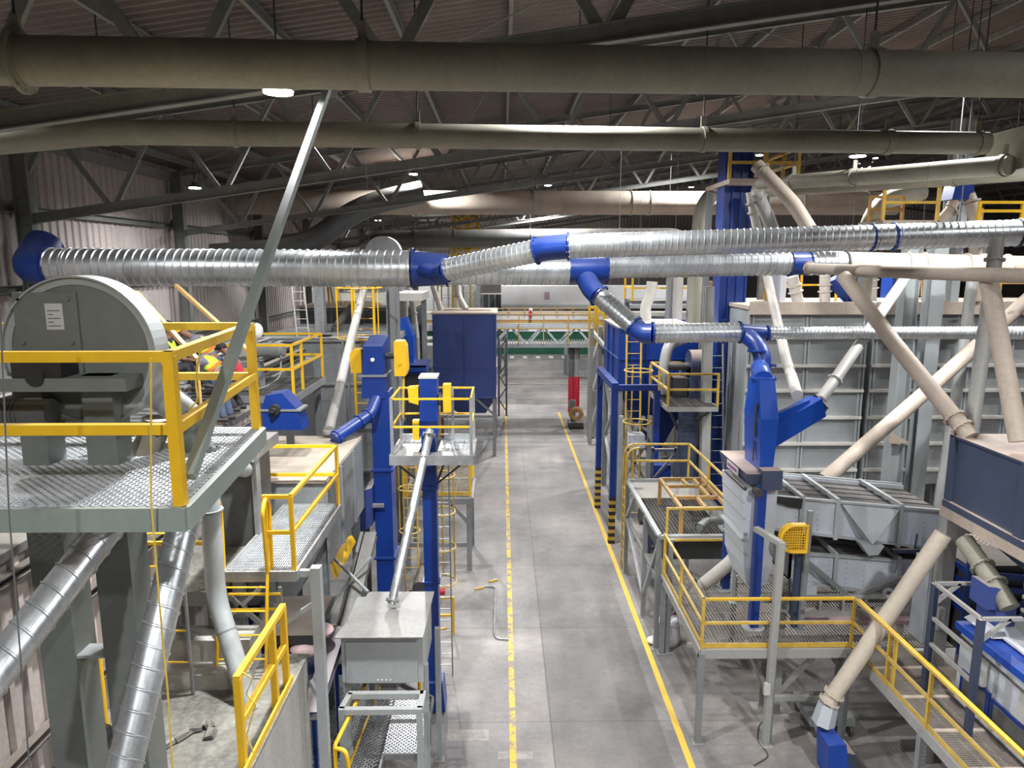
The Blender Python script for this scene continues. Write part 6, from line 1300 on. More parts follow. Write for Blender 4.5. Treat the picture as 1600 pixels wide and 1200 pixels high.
# ------------------------------------------------------------------ wall of silver bins
bins = [(8.0, 11.9, 'silver panelled storage bin beside the tall blue casing'), (12.1, 15.0, 'silver panelled storage bin behind the pair of steel columns'), (15.2, 21.0, 'silver panelled storage bin at the right edge')]
for i, (x0, x1, lab) in enumerate(bins):
    t = thing('storage_bin', lab, 'bin', ((x0+x1)/2, 23, 0), 'row of silver bins')
    k = int((x1-x0)/1.4); rx = []
    for j in range(k+1): rx += [x0+.08+(x1-x0-.16)*j/k-.06, x0+.08+(x1-x0-.16)*j/k+.06]
    zs = [P(1200, py, 22.9).z for py in (735, 694, 653, 611, 572, 528)]
    panel_box(t, x0, x1, 23.0, 28.0, 2.6, 8.5, 'bin_panel', ribs_x=rx, ribs_z=(), rib=.06, ribmat='light_grey')
    mb = MB()
    for z in zs: mb.box(x0, x1, 22.86, 23.0, z-.045, z+.045)
    mb.build('rails', M['pipe_white'], t, smooth=False)
    mb = MB(); mb.box(x0-.05, x1+.05, 22.8, 28.1, 8.5, 8.62); mb.box(x0-.05, x1+.05, 22.75, 22.85, 8.35, 8.75); mb.build('top_beam', M['tan'], t, smooth=False)
    mb = MB(); mb.hexa([(x0+1, 25, .9), (x1-1, 25, .9), (x1-1, 26, .9), (x0+1, 26, .9), (x0, 23.1, 2.6), (x1, 23.1, 2.6), (x1, 27.9, 2.6), (x0, 27.9, 2.6)]); mb.build('hopper', M['grey'], t, smooth=False)
    for x in (x0+.15, x1-.15):
        for y in (23.2, 27.8): leg(t, (x, y, 0), (x, y, 2.65), .25, 'grey', kind='i')
for i, (x, lab) in enumerate([(12.0, 'left column of the steel pair before the silver bins'), (12.75, 'right column of the steel pair before the silver bins')]):
    t = thing('steel_column', lab, 'column', (x, 21, 0)); mb = MB(); mb.ibeam((x, 21, 0), (x, 21, 11.0), .42, .42, .03, up=AX if i == 0 else AY); mb.build('shaft', M['light_grey'], t, smooth=False)
    mb = MB(); mb.box(x-.3, x+.3, 20.7, 21.3, 0, .04); mb.build('base_plate', M['grey'], t, smooth=False)
    if i == 0: mb = MB(); mb.hexa([(x-.3, 20.7, 4.6), (x+.3, 20.7, 4.6), (x+.3, 20.8, 4.6), (x-.3, 20.8, 4.6), (x-.3, 20.7, 4.95), (x+.3, 20.7, 4.65), (x+.3, 20.8, 4.65), (x-.3, 20.8, 4.95)]); mb.build('gusset', M['tan'], t, smooth=False)
t = thing('blue_valve', 'blue diverter valve with two tan pipe legs between the high galleries', 'valve', P(1500, 345, 23))
c = P(1500, 297, 23); mb = MB(); mb.hexa([c+V((-.35, -.2, -.3)), c+V((.35, -.2, -.3)), c+V((.35, .4, -.3)), c+V((-.35, .4, -.3)), c+V((-.25, -.2, .3)), c+V((.3, -.2, .3)), c+V((.3, .4, .3)), c+V((-.25, .4, .3))]); mb.build('valve_body', M['blue'], t, smooth=False)
for q, r in (([c+V((-.15, 0, -.25)), c+V((-.2, 0, -.6)), P(1468, 346, 23), P(1468, 470, 23)], .17), ([c+V((.25, 0, -.1)), P(1518, 315, 22.9), P(1524, 346, 22.8), P(1524, 470, 22.8)], .19)): mb = MB(); mb.path(q, r, n=16, bend=.3); mb.build('pipe_leg', M['tan'], t); mb = MB(); mb.flange(q[1], q[2]-q[1], r+.07, .05, bolts=8); mb.build('flange', M['tan'], t)
# stuff standing on the bins: hoods, valves, railings
t = thing('roof_railing', 'bright yellow railing on top of the silver bins near the tall blue casing', 'railing', (10, 24.5, 8.6))
guard(t, [P(1195, 470, 26)*1, P(1195, 470, 26)+V((0, 0, 0))+AX*2.6], h=1.1, w=.07, mat='yellow', every=1.2)
for i, (px0, py0, px1, py1, Yv, r, mt, lab) in enumerate([
    (1238, 432, 1247, 470, 25, .2, 'pipe_white', 'short white pipe with ring flanges on the silver bins'),
    (1289, 430, 1289, 468, 25, .18, 'pipe_white', 'straight white pipe on the silver bins'),
    (1362, 420, 1362, 452, 26, .2, 'pipe_grey', 'grey upright pipe on the silver bins'),
    (1300, 436, 1335, 460, 25, .25, 'blue', 'blue slanted chute on the silver bins'),
    (1215, 430, 1212, 470, 25.5, .35, 'white_grey', 'pale square hood on the silver bins')]):
    a, b = P(px0, py0, Yv), P(px1, py1, Yv); b.z = 8.62
    t = thing('bin_inlet', lab, 'pipe', b); mb = MB()
    mb.tube(a, b, r, n=4 if i in (3, 4) else 16); mb.build('body', M[mt], t)
    if i < 3:
        for k in (.35, .6): c = a+(b-a)*k; mb = MB(); mb.flange(c, b-a, r+.06, .04); mb.build('flange', M['pipe_white'], t)
t = thing('cage_gallery', 'orange brown caged ladder frame behind the steel column pair', 'ladder', P(1425, 470, 27))
ladder(t, P(1424, 478, 26.0), P(1424, 425, 26), (1, 0, 0), .8, .35, 'ochre', .09)
mb = MB(); a, b = P(1408, 432, 26.5), P(1420, 458, 26.5); mb.box(a.x-.3, b.x+.3, 26.5, 27.3, b.z-.2, a.z); mb.build('blue_casing', M['blue'], t, smooth=False)
for i, (px0, px1, py0, py1, Yv, h, lab) in enumerate([(1380, 1465, 344, 290, 22.5, 0, 'tan railed gallery above the upper spiral duct, near the fan pipe'), (1530, 1598, 344, 316, 22, 0, 'bright yellow railed gallery at the right edge above the spiral duct')]):
    a, b = P(px0, py0, Yv), P(px1, py0, Yv); hh = P(px0, py1, Yv).z-a.z
    t = thing('high_gallery', lab, 'platform', a); mb = MB(); mb.box(a.x, b.x, Yv, Yv+1.6, a.z-.14, a.z); mb.build('deck', M['tan' if i == 0 else 'pipe_white'], t, smooth=False)
    guard(t, [(a.x, Yv+.05, a.z), (b.x, Yv+.05, a.z)], h=hh, w=.09, mat='yellow_old' if i == 0 else 'yellow', every=9)
    guard(t, [(a.x+.3, Yv+1.5, a.z), (b.x-.3, Yv+1.5, a.z)], h=hh*.8, w=.09, mat='ochre', every=.8)
    for x in (a.x+.15, b.x-.15): leg(t, (x, Yv+1.5, 8.62), (x, Yv+1.5, a.z-.1), .2, 'grey', kind='i')
t = thing('far_gallery', 'second orange railing low behind the silver bins at the right edge', 'railing', P(1580, 470, 25))
for i, (px, Yv) in enumerate([(1470, 23.6), (1486, 23.6)]):
    p_ = P(px, 470, Yv); mb = MB(); mb.ibeam((p_.x, Yv, 8.6), (p_.x, Yv, 14.5), .3, .3, .03); one(mb, 'roof_post', M['light_grey'], ['pale steel post rising behind the tan high gallery', 'second pale steel post right of the tan high gallery'][i], 'column', smooth=False)
guard(t, [P(1560, 470, 25), P(1620, 470, 25)], h=1.2, w=.08, mat='ochre', every=.9)
mb = MB(); a = P(1555, 470, 25); mb.box(a.x-.2, a.x+1.9, 24.8, 25.2, 8.6, a.z); mb.build('sill', M['tan'], t, smooth=False)
# pale pipes dropping to the blue casing and bins
def droppipe(lab, pts, r, mat, flanges=(), bend=.3, cat='pipe', name='chute_pipe'):
    pts = [V(q) for q in pts]; t = thing(name, lab, cat, pts[-1]); mb = MB(); mb.path(pts, r, n=20, bend=bend); mb.build('pipe_run', M[mat], t)
    for k, f in flanges:
        a, b = pts[k], pts[k+1]; c = a+(b-a)*f; mb = MB(); mb.flange(c, b-a, r+.05, .035, bolts=8); mb.build('flange', M[mat], t)
    return t
droppipe('thick tan square strut pipe slanting across above the upper spiral duct', [P(1182, 258, 20.5), P(1240, 318, 19.8), P(1266, 360, 19.2)], .19, 'tan', ((0, .15),))
droppipe('white flanged pipe dropping beside the tall blue casing', [P(1172, 300, 22), P(1176, 325, 22), P(1190, 390, 22), P(1205, 460, 21.5), P(1228, 560, 18.5), P(1246, 618, 15.9)], .13, 'pipe_white', ((0, .7), (1, .1)))
droppipe('second pale pipe right of the flanged white one', [P(1183, 302, 21.5), P(1200, 340, 21.5), P(1222, 400, 21.5)], .19, 'pipe_grey', ((0, .2),))
droppipe('grey pipe slanting down to the mouth of the bright blue chute', [P(1416, 432, 18.8), P(1300, 600, 16.3), P(1281, 626, 15.75)], .13, 'pipe_grey', ((0, .55), (0, .97)))
droppipe('tan pipe with double flanges slanting from the spiral main duct to the navy bin', [P(1318, 432, 16.2), P(1400, 540, 14.4), P(1517, 684, 12.62)], .155, 'tan', ((1, .80), (1, .9)))
droppipe('long pale pipe slanting down behind the upper vibrating screen', [P(1680, 400, 20.5), P(1455, 605, 18.6), P(1288, 750, 17.3)], .19, 'tan', ((1, .02),))
droppipe('grey pipe hanging near the right edge in front of the silver bins', [P(1558, 372, 14.5), P(1550, 440, 14.3), P(1522, 640, 13.4), P(1515, 700, 13.2)], .135, 'pipe_grey', ((0, .5),))
droppipe('tan pipe dropping into the dusty top of the navy bin', [P(1545, 440, 12.6), P(1560, 520, 12.2), P(1592, 690, 11.5)], .15, 'tan')
droppipe('slim grey pipe running down right of the steel column pair', [P(1519, 440, 20.5), P(1500, 580, 20.2), P(1470, 772, 19.8), V((P(1470, 772, 19.8).x, 19.8, 0))], .15, 'pipe_grey', bend=.5)
droppipe('tan pipe running beside the spiral main duct toward the right edge', [P(1263, 419, 18.2), P(1420, 426, 14.5), P(1640, 432, 11.2)], .125, 'tan', ((0, .02),))
droppipe('curved olive duct rising behind the tan railed gallery', [V((P(1352, 400, 25).x, 25, 8.6)), P(1352, 400, 25), P(1356, 350, 25), P(1380, 312, 25.5), P(1440, 300, 26)], .3, 'dust_pipe', bend=1.0)
droppipe('pale curved duct rising left of the tall blue casing', [V((P(1092, 370, 29).x, 29, 0)), P(1092, 370, 29), P(1095, 330, 29), P(1112, 300, 29), P(1150, 296, 29)], .3, 'dust_pipe', bend=.9)
for i, (px0, py0, px1, py1, Yv, r, mt, lab) in enumerate([(1049, 432, 1043, 505, 34, .22, 'pipe_grey', 'grey upright pipe left of a pale one on the blue filter boxes'), (1060, 432, 1058, 505, 33.5, .24, 'pipe_white', 'pale upright pipe on the smaller blue box'), (1084, 432, 1082, 510, 32, .28, 'pipe_grey', 'thick grey upright pipe between blue box and tall blue casing'), (1016, 440, 1010, 505, 32, .2, 'pipe_white', 'bent white pipe on the large blue filter box')]):
    a, b = P(px0, py0, Yv), P(px1, py1, Yv)
    if i < 3: b = V((b.x, b.y, 0))
    t = thing('vent_pipe', lab, 'pipe', b); mb = MB()
    if i == 3: mb.path([P(1019, 440, 31), P(1017, 462, 31), P(1008, 478, 31), P(1010, 510, 31)], .24, n=16, bend=.4)
    else: mb.tube(a, b, r, n=16)
    mb.build('pipe_run', M[mt], t); mb = MB(); mb.flange(a+(b-a)*.3, b-a, r+.07, .06); mb.build('flange', M[mt], t)
t = thing('yellow_gallery', 'yellow railed gallery above the large blue filter box', 'platform', P(1000, 480, 34))
a, b = P(988, 470, 34), P(1100, 470, 34); mb = MB(); mb.box(a.x, b.x, 34, 36.2, a.z-.15, a.z); mb.build('deck', M['dark_grey'], t, smooth=False)
guard(t, [(a.x, 36.1, a.z), (a.x, 34.05, a.z), (b.x, 34.05, a.z)], h=1.15, w=.09, mat='yellow', every=1.3)
for x in (a.x+.1, b.x-.1): leg(t, (x, 36, 0), (x, 36, a.z), .22, 'grey', kind='i')
t = thing('stair_gallery', 'bright yellow stair rails where the far bridge meets the blue filter box', 'railing', P(930, 520, 40))
mb = MB()
for px in (921, 930, 934, 944): mb.bar(P(px, 545, 40), P(px, 478, 40), .12)
for q0, q1 in (((921, 480), (934, 480)), ((921, 495), (944, 508)), ((922, 512), (940, 530)), ((934, 482), (950, 500))): mb.bar(P(q0[0], q0[1], 40), P(q1[0], q1[1], 40), .1)
mb.build('rails', M['yellow'], t, smooth=False)
for px in (923, 929): p_ = P(px, 545, 40); leg(t, (p_.x, 40, 0), (p_.x, 40, p_.z+.1), .28, 'pipe_grey')
beam(t, P(921, 512, 40.2), P(945, 542, 38), .15, .2, 'pipe_grey', 'stringer')
t = thing('steel_tower', 'grey braced steel tower beside the striped blue portal', 'tower', (4.2, 34, 0))
for px, py in ((921, 694), (934, 690)): p_ = G(px, py); leg(t, p_, (p_.x, p_.y, 6.5), .22, 'pipe_grey')
p_, q_ = G(921, 694), G(934, 690); 
for z in (.8, 2.6, 4.4): beam(t, (p_.x, p_.y, z), (q_.x, q_.y, z+1.6), .1, .1, 'pipe_grey'); 
beam(t, (p_.x, p_.y, 3.0), (p_.x+1.6, p_.y, 3.0), .12, .12, 'pipe_grey'); beam(t, (p_.x+1.6, p_.y, 0), (p_.x+1.6, p_.y, 3), .1, .1, 'pipe_grey')
t = thing('truss_frame', 'pale braced steel frame between the striped posts and the blue hopper', 'frame', (5.2, 26.6, 0))
for x, y in ((4.55, 26.6), (5.65, 26.6)):
    leg(t, (x, y, 0), (x, y, 4.2), .16, 'light_grey')
for a, b in (((4.55, 26.6, 4.1), (5.65, 26.6, 3.6)), ((4.55, 26.6, 1.4), (5.65, 26.6, 3.3)), ((4.55, 26.6, 3.4), (5.65, 26.6, 1.4)), ((4.55, 26.6, 1.2), (5.65, 26.6, 1.2))): beam(t, a, b, .11, .11, 'light_grey')
mb = MB(); mb.box(4.75, 5.35, 25.9, 26.5, 3.1, 3.6); mb.build('valve_box', M['white_grey'], t, smooth=False)
# ------------------------------------------------------------------ navy bin at the right edge with its frame
t = thing('navy_bin', 'big navy steel bin with a sandy top on a tan frame, right edge', 'bin', (9.5, 10.5, 0))
mb = MB(); mb.box(8.48, 11.2, 8.4, 12.85, 5.42, 6.78); mb.build('casing', M['navy'], t, smooth=False)
mb = MB(); mb.box(8.42, 11.25, 8.35, 12.9, 6.78, 6.82); mb.build('top_plate', M['navy'], t, smooth=False, label='top thick with sandy dust')
mb = MB(); mb.box(8.42, 8.5, 10.85, 11.05, 5.45, 6.78); mb.box(8.42, 8.5, 12.75, 12.9, 5.42, 6.8); mb.box(8.40, 8.5, 8.4, 12.9, 5.42, 5.55); mb.build('stiffeners', M['navy'], t, smooth=False)
mb = MB(); mb.bar((8.5, 8.3, 5.32), (8.5, 12.95, 5.32), .2, .2); mb.bar((8.5, 12.85, 5.32), (11.2, 12.85, 5.32), .2, .2); mb.build('support_frame', M['tan'], t, smooth=False)
for x, y in ((8.55, 12.85), (11.1, 12.85)): leg(t, (x, y, 0), (x, y, 5.25), .24, 'pipe_grey')
leg(t, (9.4, 9.0, 0), (9.4, 9.0, 5.25), .24, 'pipe_grey')
mb = MB(); mb.hexa([(9.3, 10.2, 4.4), (9.8, 10.2, 4.4), (9.8, 10.8, 4.4), (9.3, 10.8, 4.4), (8.6, 8.6, 5.3), (11.1, 8.6, 5.3), (11.1, 12.7, 5.3), (8.6, 12.7, 5.3)]); mb.build('hopper', M['navy'], t, smooth=False)
mb = MB(); mb.box(8.38, 8.5, 12.6, 12.75, 3.0, 3.45); mb.build('switch_box', M['pipe_grey'], t, smooth=False)
t = droppipe('thick beige pipe slanting from the navy bin frame down to the weighing cart', [P(1474, 834, 12.6), P(1294, 1098, 12.8)], .155, 'beige', ((0, .945), (0, .99)))
mb = MB(); e = P(1292, 1103, 12.8); mb.tube(e+V((.03, 0, .05)), e+V((-.05, 0, -.38)), .19, .22, n=6); mb.build('end_boot', M['white_grey'], t)
t = thing('weighing_cart', 'low grey weighing cart on small wheels under the beige pipe', 'cart', G(1280, 1140))
c = G(1290, 1138); mb = MB(); mb.box(c.x-.45, c.x+.5, c.y-.25, c.y+.75, .22, .4); mb.build('platform', M['light_grey'], t, smooth=False)
mb = MB(); mb.box(c.x+.25, c.x+.45, c.y+.1, c.y+.3, .4, 1.5); mb.box(c.x+.1, c.x+.6, c.y-.05, c.y+.2, 1.5, 1.75); mb.build('pillar', M['green_grey'], t, smooth=False)
for x, y in ((-.35, -.25), (.4, -.25), (-.35, .65), (.4, .65)): mb = MB(); mb.tube(c+V((x-.03, y, .11)), c+V((x+.03, y, .11)), .11, n=16); mb.build('wheel', M['dark_grey'], t)
t = droppipe('olive flanged pipe under the navy bin leading to the blue elbow', [(9.5, 10.6, 4.5), (9.35, 10.6, 3.95), (9.2, 10.5, 3.75)], .14, 'dust_pipe', ((0, .5), (0, .8)), bend=.05)
a, b = P(1507, 845, 12.3), P(1556, 915, 11.4)
droppipe('olive chute pipe slanting down behind the tan frame of the navy bin', [a, b, b+(b-a).normalized()*.35+V((.05, 0, -.1))], .16, 'dust_pipe', ((0, .6), (0, .97)), bend=.1)
# sifting machine
t = thing('sifter_cabinet', 'pale cabinet machine with blue trim and dark windows at the lower right', 'machine', (8.8, 10.6, 2.14))
mb = MB(); mb.box(8.02, 9.9, 9.4, 11.7, 2.2, 3.5); mb.build('cabinet', M['white_grey'], t, smooth=False)
mb = MB(); mb.box(7.96, 9.95, 9.3, 11.8, 3.5, 3.63); mb.build('blue_trim', M['blue_bright'], t, smooth=False)
mb = MB(); mb.box(7.985, 8.02, 9.7, 10.75, 2.3, 2.8); mb.box(7.985, 8.02, 10.8, 11.55, 2.3, 2.85); w = mb.build('window_frame', M['blue'], t, smooth=False)
mb = MB(); mb.box(7.975, 7.985, 9.78, 10.67, 2.37, 2.73); mb.box(7.975, 7.985, 10.88, 11.47, 2.37, 2.78); mb.build('window_pane', M['dark_grey'], w, smooth=False)
for y in (9.85, 10.9):
    mb = MB(); mb.hexa([(7.9, y, 2.9), (8.02, y, 2.9), (8.02, y+.3, 2.9), (7.9, y+.3, 2.9), (8.0, y, 3.35), (8.02, y, 3.35), (8.02, y+.3, 3.35), (8.0, y+.3, 3.35)])
    mb.build('side_vent', M['pipe_grey'], t, smooth=False)
mb = MB(); mb.box(8.0, 10, 9.2, 11.9, 2.15, 2.2); mb.build('base', M['dark'], t, smooth=False)
mb = MB(); mb.hoop((7.97, 9.55, 3.0), AX, .06, .012, n=14); mb.tube((8.0, 11.7, 3.4), (7.95, 9.4, 3.35), .02, n=8); mb.build('cable', M['black'], t)
mb = MB(); mb.box(8.3, 9.9, 9.5, 11.6, 3.68, 3.72); mb.box(8.9, 9.9, 9.6, 10.6, 3.72, 4.1); mb.build('tank', M['white'], t, smooth=False)
t.location.x += .2
t = thing('blue_elbow_fan', 'dusty blue elbow housing and frame standing over the pale cabinet machine', 'fan', (8.0, 11, 2.14))
mb = MB(); pts = [(8.25, 11.2, 4.15)]+[(8.25+.5*math.sin(math.radians(k*15)), 11.2, 4.15+.42*math.cos(math.radians(k*15))) for k in range(7)]; mb.prism(pts, (0, .45, 0)); mb.box(8.42, 8.76, 11.18, 11.68, 3.84, 4.2); mb.build('housing', M['blue_dusty'], t)
mb = MB(); mb.hexa([(8.3, 11.05, 3.7), (8.9, 11.05, 3.7), (8.9, 11.8, 3.7), (8.3, 11.8, 3.7), (8.42, 11.18, 3.85), (8.76, 11.18, 3.85), (8.76, 11.7, 3.85), (8.42, 11.7, 3.85)]); mb.build('collar', M['white_grey'], t, smooth=False)
for x, y in ((7.85, 12.0), (7.82, 10.7)):
    mb = MB(); mb.bar((x, y, ZD), (x, y, 4.25), .10); mb.build('post', M['navy'], t, smooth=False)
for a, b in (((7.85, 12.0, 4.25), (7.82, 10.7, 4.25)), ((7.85, 12.0, 4.25), (8.7, 12.0, 4.25)), ((7.82, 10.7, 4.25), (8.5, 10.7, 4.25)), ((7.85, 12.0, 3.6), (7.82, 10.7, 3.6)), ((7.85, 12.0, 3.1), (7.82, 10.7, 3.1)), ((7.85, 12, 2.7), (7.82, 10.7, 2.7)), ((7.85, 12.0, 3.85), (8.3, 12, 4.25)), ((7.82, 10.7, 3.85), (8.3, 10.7, 4.25))): beam(t, a, b, .06, .06, 'pipe_grey')
t = thing('blue_sieve', 'blue racked sieve machine behind the pale cabinet', 'machine', (10, 13.6, 2.1))
mb = MB()
for k in range(4): mb.hexa([(9.3, 13.2, 3.0+k*.28), (10.6, 13.2, 2.85+k*.28), (10.6, 14.4, 2.85+k*.28), (9.3, 14.4, 3.0+k*.28), (9.3, 13.2, 3.12+k*.28), (10.6, 13.2, 2.97+k*.28), (10.6, 14.4, 2.97+k*.28), (9.3, 14.4, 3.12+k*.28)])
mb.build('trays', M['blue'], t, smooth=False)
mb = MB(); mb.box(9.35, 10.5, 13.3, 14.3, ZD+.02, 4.0); mb.build('core', M['dark'], t, smooth=False)
for x, y in ((9.3, 13.2), (10.6, 13.2)): mb = MB(); mb.bar((x, y, ZD), (x, y, 4.2), .1); mb.build('post', M['blue'], t, smooth=False)
t = thing('white_cabinet', 'tall white double door cabinet behind the grey post of the navy bin', 'cabinet', (9.2, 13.9, 2.1))
mb = MB(); mb.box(8.75, 9.25, 13.6, 14.1, ZD, 3.95); mb.build('body', M['white_grey'], t, smooth=False)
for x in (8.78, 9.02): mb = MB(); mb.box(x, x+.22, 13.58, 13.6, ZD+.08, 3.88); d_ = mb.build('door', M['white_grey'], t, smooth=False); mb = MB(); mb.box(x+.17, x+.19, 13.55, 13.58, 2.9, 3.05); mb.build('handle', M['dark'], d_, smooth=False)
t = thing('mesh_platform', 'dusty mesh platform seen at the right edge under the navy bin', 'platform', (11.5, 14, 3.9))
expanded(t, (10.8, 13.2, 3.75), AX, AY, 1.9, 2.4, .12, .12, .03, .02, 'tan'); edge_frame(t, [(10.8, 13.2, 3.75), (12.7, 13.2, 3.75), (12.7, 15.6, 3.75), (10.8, 15.6, 3.75)], .06, .14, 'pipe_grey')
for x, y in ((10.9, 15.5), (12.6, 15.5), (12.6, 13.3)): leg(t, (x, y, 0), (x, y, 3.7), .12, 'grey')
# ------------------------------------------------------------------ things on the floor
t = thing('blue_bin', 'bright blue bin tipped beside the walkway at the bottom edge', 'bin', G(1300, 1190))
c = G(1297, 1200); mb = MB(); mb.hexa([(c.x-.2, c.y-.3, 0), (c.x+.28, c.y-.3, 0), (c.x+.28, c.y+.15, 0), (c.x-.2, c.y+.15, 0), (c.x-.24, c.y-.35, .75), (c.x+.10, c.y-.35, .78), (c.x+.08, c.y+.2, .78), (c.x-.24, c.y+.2, .75)]); mb.build('body', M['blue_bright'], t, smooth=False)
mb = MB(); mb.hexa([(c.x+.28, c.y-.3, 0), (c.x+.42, c.y-.3, 0), (c.x+.42, c.y+.1, 0), (c.x+.28, c.y+.1, 0), (c.x+.12, c.y-.34, .6), (c.x+.3, c.y-.34, .55), (c.x+.3, c.y+.1, .55), (c.x+.12, c.y+.1, .6)]); mb.build('shaded_side', M['navy'], t, smooth=False)  # side of the bin away from the light, its shade painted in as navy
c = G(1040, 1001); mb = MB(); mb.path([c+V((0, 0, .0)), c+V((.02, 0, .18)), c+V((.05, .02, .45)), c+V((.05, .02, .6))], .3, n=16, radii=[.34, .38, .32, .26], cap=False)
mb.path([c+V((.05, .02, .6)), c+V((.05, .02, .45))], .25, n=16, radii=[.26, .22], cap=True)
mb.blob(c+V((-.3, -.15, .1)), .25, .18, .1); one(mb, 'white_sack', M['sack'], 'open white woven sack slumped on the floor by the deck legs', 'sack')
mb = MB(); mb.path([G(755, 916, .03), G(774, 917, .03), G(772, 990, .03), G(776, 998, .03), G(795, 999, .03)], .028, n=8, bend=.12); one(mb, 'conduit', M['galv'], 'thin bent metal conduit lying on the aisle floor', 'conduit')
mb = MB(); mb.path([G(1216, 1112, .02), G(1185, 1130, .02), G(1183, 1160, .02), G(1205, 1180, .02), G(1178, 1196, .02)], .012, n=6, bend=.3); one(mb, 'floor_cable', M['black'], 'thin black cable looping over the floor by the crooked post', 'cable')
mb = MB(); c = G(1055, 957); mb.box(c.x-.3, c.x+.2, c.y-.1, c.y+.1, 0, .05); mb.box(c.x-.1, c.x+.1, c.y-.15, c.y, .05, .09); one(mb, 'warning_tape', M['red'], 'scrap of red and white warning tape on the floor under the deck', 'tape', smooth=False)
for i, (px, py) in enumerate([(750, 921), (772, 909), (690, 985)]):
    c = G(px, py); mb = MB(); mb.bar(c+V((-.15, -.05, .03)), c+V((.12, .08, .03)), .07, .05); one(mb, 'timber_offcut', M['yellow_old'], ['yellowish wood offcut lying by the end of the conduit', 'yellow offcut lying above the conduit bend', 'yellow offcut at the foot of the grey caged ladder'][i], 'offcut', smooth=False)
for i, (q, lab) in enumerate([((698, 1140, 764, 1158), 'faded pale rectangle painted on the floor near the grey bin legs'), ((778, 1174, 832, 1187), 'faded pale rectangle on the floor crossing the worn yellow line')]):
    a, b = G(q[0], q[3]), G(q[2], q[1]); mb = MB(); mb.box(a.x, b.x, a.y, b.y, 0, .0025); one(mb, 'floor_patch', M['floor_patch'], lab, 'floor marking', smooth=False)
# ------------------------------------------------------------------ workers on the enclosure roof
def limb(pts, radii, n=12):
    mb = MB(); mb.path(pts, 0, n=n, radii=radii, bend=0); return mb
def skinned(name, chains, mat, parent):
    vs = []; es = []; rs = []; idx = {}
    for ch in chains:
        prev = None
        for key, p, r in ch:
            if key not in idx: idx[key] = len(vs); vs.append(V(p)-ORI[parent.name]); rs.append(r)
            if prev is not None: es.append((prev, idx[key]))
            prev = idx[key]
    me = bpy.data.meshes.new(name); me.from_pydata(vs, es, []); o = bpy.data.objects.new(name, me); COL.objects.link(o); o.parent = parent
    sk = o.modifiers.new('skin', 'SKIN'); sk.use_smooth_shade = True
    for i, r in enumerate(rs): me.skin_vertices[0].data[i].radius = (r, r)
    me.skin_vertices[0].data[0].use_root = True
    ss = o.modifiers.new('sub', 'SUBSURF'); ss.levels = 2; ss.render_levels = 2
    me.materials.append(M[mat]); ORI[o.name] = ORI[parent.name]; return o
